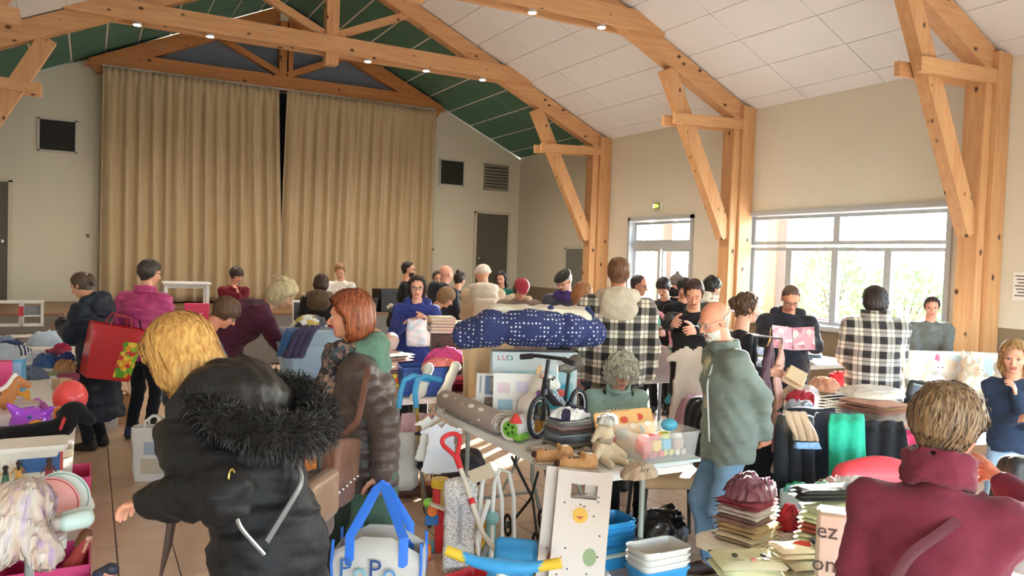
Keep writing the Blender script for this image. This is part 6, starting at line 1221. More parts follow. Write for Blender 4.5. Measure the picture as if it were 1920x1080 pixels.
# blue stroller handle and frame
t = thing('stroller', 'folded pushchair with bright blue handle grips', 'pushchair', Vector((2.02, 4.72, 0)), -.3)
for s_ in (-1, 1):
    B().tube([(s_*.06+.0, -.05, .78), (s_*.05, .0, .88), (s_*.045+.02, .03, .96), (s_*.04+.08, .06, .985), (s_*.04+.2, .1, .95)], .02, 8).build('handle_grip', plain('#3f93bf', .4), t); B().tube([(s_*.06, -.05, .8), (s_*.1, -.02, .45), (s_*.14, .1, .1)], .012, 6).build('frame_tube', plain('#a98f3a' if s_ > 0 else '#8a8a88', .4), t)
    for y_ in (-.15, .15):
        w_ = B().tube([(s_*.16, y_+.06*math.cos(a), .065+.06*math.sin(a)) for a in np.linspace(0, 2*np.pi, 16, endpoint=False)], .013, 6, closed=True).build('wheel', plain('#2a2a2a', .7), t); B().cyl((s_*.15, y_, .065), (s_*.17, y_, .065), .02).build('hub', plain('#88888a', .4), w_)
    B().tube([(s_*.14, -.15, .08), (s_*.1, 0, .4), (s_*.14, .15, .08)], .01, 6).build('frame_tube', plain('#6a6a6a', .4), t)
B().box((0, .02, .4), (.18, .12, .4), ch=.04).build('fabric_seat', cloth('#c9c4bb'), t)
# bouncer with patterned grey cover and white tubular frame
t = thing('baby_bouncer', 'grey leaf-print baby bouncer standing on end with white tube frame', 'baby bouncer', Vector((1.8, 3.68, 0)), rot=(math.radians(-6), 0, -.3)); t.scale = (.82,)*3
m, n, l, p = newmat('grey_leaf_print'); v = coords(n, l); x = n.new('ShaderNodeTexVoronoi'); x.inputs['Scale'].default_value = 85; l.new(v, x.inputs['Vector']); l.new(mixc(n, l, ramp(n, l, x.outputs['Distance'], [(.25, (0, 0, 0)), (.45, (1, 1, 1))]), '#7d736e', '#d8d0c8'), p.inputs['Base Color']); p.inputs['Roughness'].default_value = .9
s = S(.03).rbox((-.06, 0, .36), (.115, .035, .34), .034).ell((-.06, -.02, .6), (.11, .05, .1)); s.disp = lambda P: .006*snoise(P, 16, 7); V, F = s.mesh(.013); B().add(relax(V, F, 1), F).build('padded_seat', m, t, angle=180)
B().box((-.06, -.05, .42), (.02, .006, .3)).build('harness', plain('#a49d99', .7), t); B().box((.03, -.05, .5), (.02, .005, .06)).build('yellow_tag', plain('#e0b83a', .6), t)
for dx, dy in ((0, 0), (.09, .02)):
    B().tube([(.07+dx, dy, .0), (.08+dx, dy, .5), (.09+dx, dy, .66), (.13+dx, dy+.02, .75), (.2+dx, dy+.04, .72), (.24+dx, dy+.06, .55), (.25+dx, dy+.06, .0)], .016, 8).build('frame_tube', plain('#e3ddd2', .35), t)
B().tube([(.05, -.04, .3), (.13, -.05, .56)], .018, 8).tube([(.1, -.05, .0), (.05, -.04, .3)], .014, 8).build('lower_tube', plain('#e3ddd2', .35), t); B().box((.1, -.05, .2), (.035, .03, .12), rot=(0, .4, 0)).build('grey_joint', plain('#7c7974', .5), t)
B().box((.08, -.03, .735), (.17, .14, .003), rot=(.5, -.35, 0)).build('price_card', plain('#e2d8bf', .6), t)
s = S(.015).ell((.16, .04, .3), (.04, .03, .18)).ell((.17, .02, .42), (.05, .03, .05)); V, F = s.mesh(.012); B().add(V, F).build('teal_cushion', cloth('#8fb5ac', '#7aa398'), t, angle=180)
# two space-print boards leaning on the table end
for k in range(2):
    t = thing('play_board', 'white wooden slide board with sun and planet prints, %s' % ('in front' if k == 0 else 'half hidden behind'), 'board', onz(1016-22*k, 1150-10*k, 0)+Vector((-.07, -.2+.05*k, 0)), rot=(math.radians(-9), math.radians(5), -.42), group='space-print boards'); w_, h_ = .27, .8
    out = rr(w_, h_, .03, 4); import math as _mm
    def bp(x, z, r, c, sy=1., y=-.0085, nn=14, name='print_motif'): B().prism([(x+r*math.cos(a), z+r*sy*math.sin(a)) for a in np.linspace(0, 2*np.pi, nn, endpoint=False)], -.0105, -.0092, axis=1).build(name, plain(c, .6), t)
    # board with a hand slot built from four strips
    zt = h_-.1; b = B(); b.box((0, 0, (h_-.13)/2), (w_, .018, h_-.13)).box((0, 0, h_-.03), (w_, .018, .06)).box((-w_/2+.035, 0, zt+.005), (.07, .018, .07)).box((w_/2-.035, 0, zt+.005), (.07, .018, .07)); b.build('board', plain('#cdbfb0', .5), t)
    bp(-.01, h_*.74, .038, '#d9a93c'); [B().prism([(-.01+.046*math.cos(a)-.003, h_*.74+.046*math.sin(a)-.003), (-.01+.046*math.cos(a)+.003, h_*.74+.046*math.sin(a)-.003), (-.01+.056*math.cos(a), h_*.74+.056*math.sin(a)+.003)], -.0105, -.0092, axis=1).build('ray', plain('#d9a93c', .6), t) for a in np.linspace(0, 2*np.pi, 12, endpoint=False)]
    B().prism([(-.03, h_*.735), (-.01, h_*.715), (.01, h_*.735)], -.0112, -.0106, axis=1).build('smile', plain('#b5562a', .6), t); bp(.055, h_*.5, .034, '#8a9a6c', 1.25); bp(-.02, h_*.27, .036, '#b5665a'); B().prism([(-.08, h_*.255), (.05, h_*.3), (.052, h_*.305), (-.078, h_*.262)], -.0112, -.0106, axis=1).build('planet_ring', plain('#c98878', .6), t)
    B().prism([(-.1, h_*.42), (-.085, h_*.5), (-.07, h_*.42)], -.0105, -.0092, axis=1).build('rocket', plain('#a85a4c', .6), t); R_ = np.random.RandomState(k+3)
    for i in range(16): bp(R_.uniform(-.1, .1), R_.uniform(.1, .84)*h_, .005, '#4a3c34', nn=6, name='star')
    B().box((.02, -.0095, h_*.855), (.12, .001, .006)).build('caption_line', plain('#7a7068', .6), t)
# tricycle with blue seat, yellow grips and long red push handle
t = thing('tricycle', 'blue toddler tricycle with yellow grips and a red push handle', 'tricycle', onz(945, 1200, 0)+Vector((0, 0, 0)), rot=(0, 0, math.radians(230))); bl = plain('#3f9fd6', .35); ye = plain('#e8c23a', .4); rd = plain('#d8333a', .35); cr = plain('#e0d6c4', .4)
s = S(.03).rbox((-.14, 0, .28), (.11, .11, .03), .028).rbox((-.23, 0, .34), (.03, .11, .07), .026); V, F = s.mesh(.012); B().add(relax(V, F, 1), F).build('seat', bl, t, angle=180)
B().tube([(.1, -.23, .43), (.1, -.12, .4), (.1, 0, .39), (.1, .12, .4), (.1, .23, .43)], np.array([.022, .028, .038, .028, .022]), 10).build('handlebar', bl, t)
for s_ in (-1, 1): B().tube([(.1, s_*.17, .412), (.1, s_*.27, .44)], .025, 12).build('grip', ye, t)
B().tube([(.1, 0, .38), (.11, 0, .28), (.14, 0, .12)], np.array([.03, .03, .025]), 10).build('steering_tube', cr, t); text('abo', .035, plain('#f2e8d8', .4), t, (.062, 0, .4), (math.pi/2, 0, -math.pi/2))
B().tube([(.13, 0, .16), (0, 0, .18), (-.2, 0, .2)], .025, 8).build('frame', rd, t)
for c_ in ((.15, 0, .1, .1), (-.2, .15, .08, .08), (-.2, -.15, .08, .08)): w_ = B().lathe([(.0, -.02), (c_[3]*.9, -.022), (c_[3], -.014), (c_[3], .014), (c_[3]*.9, .022), (0, .02)], c_[:3], 22, rot=(math.pi/2, 0, 0)).build('wheel', rd, t); B().lathe([(0, -.026), (.03, -.026), (.03, .026), (0, .026)], c_[:3], 12, rot=(math.pi/2, 0, 0)).build('hub', ye, w_)
hp = np.array(t.matrix_world.translation); Ri = np.array(Matrix.Rotation(math.radians(-230), 3, 'Z')); lo_ = np.array(t.location); g0 = Ri@(np.array(atd(858, 862, 4.35))-lo_); g1 = Ri@(np.array(atd(905, 1000, 4.1))-lo_); g2 = np.array([-.22, 0, .22])
B().tube([g0, g1, g2], .014, 8).build('push_pole', cr, t); B().tube([g0*.45+g1*.55+[0, 0, 0], g0*.38+g1*.62], .019, 10).build('clamp', rd, t)
dn = nv(g0-g1); ax = Ri@np.array(CR[:, 0]); ax = nv(ax-dn*(ax@dn)); pts = [g0+dn*.0, g0+dn*.05+ax*.015, g0+dn*.11+ax*.055, g0+dn*.155+ax*.05, g0+dn*.17, g0+dn*.155-ax*.05, g0+dn*.11-ax*.055, g0+dn*.05-ax*.015]
q = []
for i in range(8):
    for f2 in (0, .33, .66): q.append(pts[i]*(1-f2)+pts[(i+1) % 8]*f2)
q = np.array(q)
for _ in range(3): q = (np.roll(q, 1, 0)+2*q+np.roll(q, -1, 0))/4
B().tube(q, .0135, 8, closed=True).tube([g0-dn*.06, g0+dn*.02], np.array([.017, .02]), 10).build('push_handle', rd, t)
t2 = tubobj('red_scoop', 'red plastic tray on the floor beside the tricycle', onz(875, 1120, 0), (.3, .22, .1), rd, .3, 'tray')
# toy garage with ramp
t = thing('toy_garage', 'red toy garage tower with yellow spiral ramp and lift', 'toy', onz(828, 1040, 0)+Vector((0, .05, 0)), -.3); B().box((0, 0, .14), (.05, .05, .28), ch=.006).box((.09, .03, .14), (.05, .05, .28), ch=.006).box((.045, .015, .23), (.14, .09, .08), ch=.008).build('tower', rd, t)
b = B(); a = np.linspace(-.6, 2.2, 16); c0 = np.array([.1, -.02]); R0 = .16
Vv = []; 
for i, q_ in enumerate(a[::-1]):
    z_ = .02+.17*(1-i/15); d_ = np.array([math.cos(q_-1.1), math.sin(q_-1.1)])
    for rr_, zz in ((R0-.045, z_+.03), (R0-.045, z_), (R0+.045, z_), (R0+.045, z_+.03)): Vv.append((*(c0+d_*rr_), zz))
ob = b.add(Vv, [(4*i+j, 4*i+j+1, 4*i+j+5, 4*i+j+4) for i in range(15) for j in range(3)]).build('spiral_ramp', plain('#edc02c', .35), t); md = ob.modifiers.new('thick', 'SOLIDIFY'); md.thickness = .008
B().cyl((-.02, .02, .28), (-.02, .02, .42), .024, seg=14).build('lift_shaft', rd, t); B().cyl((-.0, .02, .4), (-.0, .02, .45), .055, seg=20).tube([(.05, .02, .42), (.06, .02, .34), (.06, .02, .25)], .018, 8).build('lift_head', ye, t)
B().box((-.02, -.05, .3), (.09, .06, .012), rot=(0, .4, 0)).build('canopy', cr, t); B().cyl((-.05, -.06, .27), (-.05, -.02, .27), .03, seg=14).cyl((-.11, -.1, .04), (-.06, -.1, .04), .05, seg=14).build('orange_scoop', plain('#ec7a2c', .35), t); B().box((-.05, -.03, .21), (.08, .01, .06)).build('sign_panel', plain('#2d6fb0', .4), t); B().box((-.1, .06, .012), (.2, .16, .02), ch=.006).build('track_base', plain('#58aed0', .4), t); B().box((-.12, -.02, .03), (.16, .05, .02), rot=(0, .1, .3), ch=.006).build('green_track', plain('#86c440', .4), t); B().ell((-.06, .05, .29), (.04, .05, .03)).build('green_toy_car', plain('#8fd04a', .4), t)
B().box((.16, .1, .16), (.012, .14, .16), ch=.004).build('rear_panel', plain('#3f8fb8', .4), t)
# toy sailing ship
t = thing('toy_ship', 'brown toy galleon with parchment sails and rope ladder', 'toy', onz(792, 945, 0)+Vector((0, .1, 0)), -.5); br = plain('#4a2c22', .6)
s = S(.03).etube((-.2, 0, .07), (.2, 0, .07), (.06, .06), (.05, .06), (0, 1, 0)).rbox((-.18, 0, .15), (.07, .06, .05), .02); V, F = s.mesh(.014); B().add(V, F).build('hull', br, t, angle=60); B().box((0, 0, .125), (.36, .1, .012)).build('deck', plain('#8a5a3a', .6), t)
for x_, h_ in ((-.04, .52), (.1, .46)): B().tube([(x_, 0, .1), (x_, 0, h_)], .006, 6).build('mast', plain('#3a3530', .6), t); B().tube([(x_-.05, -.14, h_-.1), (x_+.03, .14, h_-.06)], .005, 6).build('yard', plain('#3a3530', .6), t)
for x_, w_, z0, z1 in ((.09, .24, .18, .38), (-.05, .22, .2, .42)): ob = B().grid(lambda u, v_, x_=x_, w_=w_, z0=z0, z1=z1: (x_-.02-.04*np.sin(np.pi*v_)*np.sin(np.pi*u)+.04*(u-.5), (u-.5)*w_, z0+(z1-z0)*v_+.03*(u-.5)), 10, 10).build('sail', plain('#d2bd92', .8), t); md = ob.modifiers.new('thick', 'SOLIDIFY'); md.thickness = .004
for k in range(2): b = B(); [b.tube([(-.1+.012*j, -.075+.05*k*2, .12), (-.045, -.01+.02*k, .4)], .0022, 4) for j in range(4)]; [b.tube([(-.1+.05*z_, -.075+.1*k+(.065-.08*k)*z_, .12+.28*z_), (-.064+.019*z_, -.075+.1*k+(.065-.08*k)*z_, .12+.28*z_)], .002, 4) for z_ in np.linspace(.05, .9, 9)]; b.build('rope_ladder', plain('#e2d6bf', .7), t)
# under the table
s = S(.04).ell((0, 0, .15), (.2, .16, .16)).ell((.1, .05, .22), (.12, .1, .1)); s.disp = lambda P: .012*snoise(P, 12, 8); V, F = s.mesh(.018); B().add(V, F).build('black_holdall', plain('#191719', .6), None, onz(880, 945, 0)+Vector((.05, .3, 0)), label='black holdall under the table behind the toy ship', cat='bag', angle=180)
B().ell((0, 0, .13), (.14, .13, .13), 20, 12).build('yellow_ball', plain('#dcbf62', .5), None, onz(858, 985, 0)+Vector((.02, .15, 0)), label='pale yellow ball between the garage and the bouncer', cat='ball')
t = thing('black_pushchair', 'black pushchair chassis folded under the centre table', 'pushchair', Vector((2.56, 4.2, 0)), 0); t.scale = (.6, .62, .85)
for s_ in (-1, 1):
    B().tube([(s_*.2, -.3, .08), (s_*.1, 0, .35), (s_*.2, .3, .62)], .014, 6).tube([(s_*.2, .3, .08), (s_*.12, 0, .35), (s_*.2, -.25, .6)], .014, 6).build('chassis_tube', plain('#2a2a2c', .4), t)
    for y_ in (-.3, .3): w_ = B().tube([(s_*.22, y_+.075*math.cos(a), .09+.075*math.sin(a)) for a in np.linspace(0, 2*np.pi, 18, endpoint=False)], .015, 6, closed=True).build('wheel', plain('#202020', .7), t); B().cyl((s_*.2, y_, .09), (s_*.235, y_, .09), .03).build('hub', plain('#77777a', .4), w_)
B().tube([(2.16-2.45, -.1, .7)]+[(-.29, .0, .75), (-.28, .1, .6)], .012, 6).build('strap', plain('#222222', .6), t)
for k in range(4): B().tube([(0, 0, .014+.03*(k//2)), (.42, .12, .014+.03*(k//2))], .0125, 10).build('metal_rod', plain('#a9b4c0', .3, .8), None, onz(1098, 1008, 0)+Vector((-.02+.01*k, .035*(k % 2), 0)), (0, 0, -.3), label='silver metal tube in the bundle under the table, %s' % ['lower outer', 'lower inner', 'upper outer', 'upper inner'][k], cat='tube', group='silver tubes on the floor')
# basins
def basins(lb, loc, d, mats_, rz, gp):
    for k, mt in enumerate(mats_): tub(B(), d, t=.003, taper=.84, r=.04, rim=.012).build('basin', mt, None, loc+Vector((0, 0, .036*k)), (0, 0, rz), label=lb % ['lowest', 'second from the bottom', 'third from the bottom', 'fourth from the bottom', 'fifth from the bottom', 'topmost'][k if k < len(mats_)-1 else 5], cat='basin', group=gp)
bb_ = plain('#3a9fd8', .3); wb_ = plain('#e2ddd2', .35)
basins('sky-blue plastic basin, %s of the blue stack', Vector((2.735, 3.74, 0)), (.32, .22, .14), [bb_]*5, 0, 'blue basins'); basins('plastic basin %s in the mostly white stack', Vector((2.81, 3.33, 0)), (.32, .2, .14), [bb_, wb_, wb_, wb_], 0, 'white basins')
t = thing('toy_dome', 'clear domed toy helmet on the floor before the basins', 'toy', onz(1108, 1120, 0), 0); B().lathe([(.13, 0), (.128, .05), (.11, .12), (.07, .17), (0, .19)], seg=24).build('dome', glassy((.95, .95, .95), .25, .05), t); B().ell((0, 0, .06), (.09, .09, .07)).build('inner_toy', plain('#2c2a33', .4), t); B().box((-.13, -.03, .05), (.04, .1, .06), ch=.01).build('red_clip', plain('#d23a44', .4), t)
# chair with beige seat, coats over its back
t = thing('side_chair', 'chair with a beige padded seat tucked behind the table', 'chair', Vector((3.3, 3.84, 0)), math.radians(-115)); s = S(.03).rbox((0, 0, .455), (.22, .22, .035), .033); s.disp = lambda P: -.012*np.exp(-(P[:, 0]**2+P[:, 1]**2)/.02); V, F = s.mesh(.016); B().add(relax(V, F, 1), F).build('seat', cloth('#cbb08c', '#bd9f79'), t, angle=180)
for x_ in (-.19, .19):
    for y_ in (-.19, .19): B().tube([(x_, y_, .43), (x_*1.12, y_*1.15, 0)], .013, 8).build('leg', plain('#2c2420', .4), t)
    B().tube([(x_, .19, .43), (x_, .24, .85)], .013, 8).build('back_post', plain('#2c2420', .4), t)
s = S(.02).rbox((0, .235, .74), (.2, .02, .13), .019); V, F = s.mesh(.016); B().add(V, F).build('backrest', cloth('#cbb08c'), t, angle=180)
drape('black_coat', 'black coat hanging over the chair back behind the basins', [Vector((3.3, 3.84, z_))+Vector((.906, -.42, 0))*y_ for y_, z_ in ((.3, .2), (.315, .5), (.32, .82), (.3, .91), (.25, .93), (.19, .91), (.16, .82), (.16, .54))], .44, (.42, .906, 0), cloth('#191a20', '#121318'), 'coat', ripple=.008, th=.018); drape('taupe_scarf', 'taupe cardigan draped over the table edge beside the chair', [Vector((2.88, 4.1, TZ+.014)), Vector((2.95, 4.1, TZ+.014)), Vector((2.975, 4.1, TZ-.05)), Vector((2.975, 4.1, .45))], .24, (0, 1, 0), cloth('#c3aa92', '#ab917a'), 'cardigan', ripple=.008, th=.01); crumple('beige_jumper', 'beige jumper bundled on the chair seat', Vector((3.24, 3.87, .492)), (.28, .22, .1), cloth('#cdb49a', '#b89d82'), .5)
s = S(.05).ell((0, 0, .11), (.17, .14, .13)).ell((.06, .03, .2), (.09, .08, .07)); s.disp = lambda P: .014*snoise(P, 17, 8); V, F = s.mesh(.014); B().add(V, F).build('bin_bag', plain('#1d1d1f', .2, coat=.5), None, onz(1240, 1048, 0)+Vector((.1, .12, 0)), label='shiny black plastic sack on the floor behind the basins', cat='bag', angle=180)
# ================================================================= nearest right table: folded children clothes
G = 'folded clothes on the nearest right table'; RFC = [Vector((2.29, 2.19, TZ)), Vector((2.49, 1.97, TZ)), Vector((2.68, 1.76, TZ))]
for k, (px, py, z, d, c, lb) in enumerate((
  (1375, 1010, .0, (.27, .24, .03), '#ddd3b8', 'cream folded top at the foot of the plum stack'), (1378, 1006, .03, (.27, .24, .03), '#d6bd8c', 'straw-coloured folded top in the plum stack'), (1382, 1004, .06, (.26, .24, .025), '#9c7a6c', 'brown folded top in the plum stack'), (1386, 1002, .085, (.26, .23, .025), '#e4ddd2', 'white folded top in the plum stack'), (1390, 1000, .11, (.26, .23, .025), '#a03848', 'dark red folded top in the plum stack'),
  (1475, 1015, .0, (.28, .24, .03), '#e3dfc2', 'ivory pyjama at the foot of the middle stack'), (1475, 1012, .03, (.28, .24, .03), '#d8d9b4', 'pale green pyjama in the middle stack'), (1478, 1008, .06, (.27, .23, .03), '#b0563f', 'rust-striped top in the middle stack'), (1480, 1006, .09, (.27, .23, .03), '#d2d9b2', 'pale lime top in the middle stack'), (1482, 1000, .12, (.26, .22, .03), '#dadfc0', 'soft green top under the black trousers'),
  (1545, 1020, .0, (.24, .22, .03), '#e0dcc0', 'ivory top at the foot of the stack beside the green bag'), (1548, 1016, .03, (.24, .22, .03), '#3a3f48', 'charcoal top in the stack beside the green bag'), (1550, 1012, .06, (.24, .22, .025), '#e2c23c', 'yellow top in the stack beside the green bag'), (1550, 1010, .085, (.23, .22, .03), '#dfe3c8', 'pale top under the red-striped one'))):
    folded('folded_shirt', lb, RFC[0 if k < 5 else 1 if k < 10 else 2]+Vector((0, 0, z*1.25)), (d[0]*.8, d[1]*.8, d[2]*1.24), cloth(c, None, 14), .3, group=G, layers=2)
crumple('plum_jacket', 'shiny plum jacket on top of the first stack', RFC[0]+Vector((0, 0, .17)), (.22, .19, .09), cloth('#7c4a58', '#5f3442', 6, .5, .35, .5), .3); crumple('mint_jumper', 'mint jumper at the back of the middle stack', RFC[1]+Vector((.14, .2, 0)), (.18, .16, .2), cloth('#8fc4ac', '#78ae96'), .5); folded('black_trousers', 'rolled black trousers across the middle stack', RFC[1]+Vector((0, .02, .189)), (.26, .1, .055), cloth('#25262c', '#1b1c20'), -.35); folded('black_shirt', 'black folded top behind the rolled trousers', RFC[2]+Vector((.0, .02, .18)), (.17, .13, .05), cloth('#2c2d34'), -.2); crumple('red_cloth', 'crimson garment between the plum and middle stacks', Vector((2.53, 2.2, TZ)), (.1, .1, .1), cloth('#c43a48'), .2); folded('striped_shirt', 'red and white striped top beside the green bag', RFC[2]+Vector((0, 0, .146)), (.18, .16, .03), stripes('#c83a34', '#efe8d8', 34, 1, .5), .1, layers=2); crumple('white_knit', 'white knitted garment behind the green bag', px2(1590, 985, TZ)+Vector((.08, .05, .08)), (.26, .2, .1), cloth('#efeeea'), .1); crumple('grey_scarf', 'grey wool scarf at the back of the table', px2(1600, 995, TZ)+Vector((.12, .08, .04)), (.26, .16, .08), cloth('#5c6068'), .4); crumple('pink_vest', 'pale rose top at the back of the table', px2(1585, 975, TZ)+Vector((.12, .12, .02)), (.24, .2, .1), cloth('#e8c8c8'), .9)
folded('rabbit_sweater', 'pale green sweater with a rabbit face at the front of the table', px2(1440, 1066, TZ), (.24, .18, .07), cloth('#d9ddb6', '#cdd2a8'), -.45, layers=2); o = bpy.data.objects['rabbit_sweater']
for x_, y_ in ((-.05, .03), (.05, .03)): B().ell((x_, y_-.06, .074), (.011, .013, .006)).build('eye', plain('#3a3a2c', .5), o)
B().ell((0, -.075, .076), (.012, .008, .005)).build('nose', plain('#d88a7a', .6), o); [B().tube([(s_*.03, -.08, .076), (s_*.09, -.085+.02*j, .074)], .0015, 4).build('whisker', plain('#8a8a6a', .6), o) for s_ in (-1, 1) for j in (0, 1)]
folded('ivory_sleepsuit', 'ivory sleepsuit at the front edge beside the rabbit sweater', px2(1520, 1065, TZ), (.22, .18, .05), cloth('#e2dfc4'), -.3, layers=2); folded('dark_vest', 'dark vest over the ivory sleepsuit', px2(1520, 1065, TZ)+Vector((.03, -.05, .091)), (.11, .07, .03), cloth('#4a4c50'), -.4, layers=2); folded('ladybird_shirt', 'cream top with red patch at the front edge', px2(1500, 1055, TZ)+Vector((.02, .03, .04)), (.18, .12, .04), patches(['#e6e0c8', '#e2dcc0', '#c8402e', '#e8e2cc'], 14, .9, .3), -.3, layers=2)
# lime gift bag and paper carrier
t = thing('green_bag', 'translucent lime green plastic bag on the front of the table', 'bag', px2(1545, 1066, TZ)+Vector((-.01, -.02, .065)), -.8); t.scale = (.72, .72, .85); s = S(.03).etube((0, 0, .0), (.03, 0, .2), (.075, .03), (.09, .025), (1, 0, 0)).ell((-.02, 0, .0), (.1, .05, .06)); s.disp = lambda P: .01*snoise(P, 26, 8); V, F = s.mesh(.009); m, n, l, p = newmat('lime_film'); v = coords(n, l); x = n.new('ShaderNodeTexVoronoi'); x.inputs['Scale'].default_value = 60; l.new(v, x.inputs['Vector']); l.new(ramp(n, l, x.outputs['Distance'], [(.2, '#8ccf2a'), (.5, '#d3ee4a')]), p.inputs['Base Color']); p.inputs['Roughness'].default_value = .25; p.inputs['Coat Weight'].default_value = .5; p.inputs['Subsurface Weight'].default_value = .3
B().add(relax(V, F, 1), F).build('bag_body', m, t, angle=180); B().box((.03, 0, .215), (.17, .03, .035), ch=.004).build('top_seal', plain('#e3efb8', .3), t)
t = thing('paper_carrier', 'beige carrier bag printed with a round letter U logo', 'bag', px2(1600, 1068, TZ)+Vector((.02, .0, 0)), -.85); w, d, h = .26, .1, .27; b = B().box((0, 0, h/2), (w, d, h), ch=.01).build('bag_body', plain('#cfc8b4', .6), t); tx = plain('#4a4a44', .6)
text('ez', .075, tx, t, (-.1, -d/2-.002, .21), (math.pi/2, 0, 0)); text('onsom', .075, tx, t, (-.04, -d/2-.002, .1), (math.pi/2, 0, 0)); B().lathe([(.04, 0), (.045, 0), (.045, .002), (.04, .002)], (.03, -d/2-.001, .2), 28, rot=(math.pi/2, 0, 0)).build('logo_ring', tx, t); text('U', .06, tx, t, (.03, -d/2-.002, .2), (math.pi/2, 0, 0))
# ================================================================= heap on the middle right table
G = 'garments on the heap beside the grey-green jacket'
for k, (px, py, z, d, c, c2, lb) in enumerate((
  (1478, 735, 0, (.34, .3, .12), '#e2dcd2', '#cfc6b8', 'white shirt bundle at the end of the heap'), (1500, 745, .05, (.3, .24, .09), '#c23a4a', '#a82c3c', 'red top under the white bundle'), (1525, 722, .06, (.3, .26, .12), '#e6b496', '#d89e7e', 'peach blouse in the middle of the heap'), (1560, 712, .04, (.3, .24, .12), '#c8303c', '#ac2430', 'bright red top behind the peach blouse'),
  (1555, 750, .02, (.4, .22, .08), '#34353c', '#26272c', 'black garment across the heap'), (1500, 770, .06, (.34, .22, .08), '#c9d3e0', '#b0bccc', 'pale blue shirt spread at the front of the heap'), (1620, 745, .08, (.34, .26, .06), '#e6ddd0', '#d8ccba', 'off-white blanket on the folded stack'), (1530, 760, 0, (.32, .26, .09), '#bcae9c', '#a59684', 'taupe layer at the bottom of the heap'))):
    crumple('heaped_garment', lb, px2(px, py, TZ+z*.6)+Vector((-.15, -.25, 0)) if k not in (5,) else px2(px, py, TZ+z), d, cloth(c, c2), k*.8, group=G)
b0 = Vector((4.72, 3.42, TZ))
for k, (c, c2, lb) in enumerate((('#8a8a84', '#e2ddd0', 'black and white patterned shirts at the foot of the folded stack'), ('#dd8a68', '#efd2b8', 'orange patterned blouse in the folded stack'), ('#d9cdb8', '#c2b198', 'cream striped blouse in the folded stack'), ('#e0d6c6', '#cbbca4', 'ivory blouse in the folded stack'), ('#cf9472', '#bd8060', 'terracotta top in the folded stack'), ('#dcb83a', '#c8a42c', 'yellow top peeping from the folded stack'), ('#cf9a7c', '#bb8668', 'peach top under the off-white blanket'))): folded('folded_blouse', lb, b0+Vector((.02*(k % 2), 0, .032*k)), (.42-.02*k, .36, .034), cloth(c, c2, 30, .5), .05*(k % 3), group='folded stack on the heap table', layers=2)
crumple('cream_blanket', 'cream cotton cloth on top of the folded stack', b0+Vector((.04, .05, .222)), (.5, .4, .06), cloth('#e6dfd2', '#d3c8b6'), .2); drape('pink_trim', 'raspberry trim hanging from under the folded stack', [b0+Vector((0, -.16, .01)), b0+Vector((0, -.24, .0)), b0+Vector((0, -.26, -.06))], .3, (1, 0, 0), cloth('#cf4468'), ripple=.02)
t = thing('open_basket', 'white openwork basket with cream card on the heap', 'basket', Vector((4.82, 3.73, TZ+.002)), 0); b = B()
for k in range(7): b.tube([(x_, y_, .02+.022*k) for x_, y_ in rr(.44, .2, .05, 3)], .004, 5, closed=True)
for q in rr(.44, .2, .05, 5): b.tube([(q[0], q[1], .015), (q[0], q[1], .16)], .003, 4)
b.build('wire_weave', plain('#e3dccb', .5), t, kind='stuff'); B().box((-.06, -.13, .09), (.13, .004, .11)).build('card', plain('#d9c3a2', .6), t); B().box((0, 0, .012), (.4, .17, .006)).build('bottom', plain('#d9d0be', .6), t)
t = thing('stiff_collar', 'cream cardboard collar shape at the end of the heap', 'box', px2(1478, 705, TZ+.18)+Vector((-.1, -.15, 0)), rot=(.5, -.4, .5)); B().box((0, 0, .0), (.22, .17, .02), ch=.008).build('panel', plain('#e0c9a2', .7), t); B().box((.02, 0, .03), (.2, .15, .012), ch=.004).build('flap', plain('#d9bf94', .7), t)
drape('tan_sleeve', 'tan jumper sleeve with pale blue cuff hanging off the table', [atd(1490, 772, 4.36), atd(1498, 792, 4.34), atd(1505, 808, 4.33), atd(1512, 826, 4.33)], .13, (.9, -.45, 0), cloth('#c0a98e', '#ac947a'), ripple=.01, th=.03); drape('blue_cuff', 'pale blue cuff below the tan sleeve', [atd(1512.5, 829, 4.33), atd(1513.5, 836, 4.33), atd(1514, 841, 4.33)], .135, (.9, -.45, 0), cloth('#8fb6dc'), ripple=.004, th=.034)
drape('rose_cardigan', 'dusty rose buttoned cardigan hanging beside the tan sleeve', [atd(1468, 775, 4.9), atd(1468, 800, 4.85), atd(1470, 850, 4.85)], .13, (.9, -.45, 0), cloth('#b88a84', '#a5766f'), ripple=.012, th=.03); drape('denim_shirt', 'light blue denim shirt trailing over the front of the table', [px2(1525, 768, TZ+.12), px2(1560, 785, TZ+.1), atd(1575, 800, 4.8), atd(1580, 812, 4.78)], .2, (.75, -.6, 0), cloth('#9fbbd8', '#86a5c6'), ripple=.02, th=.02)
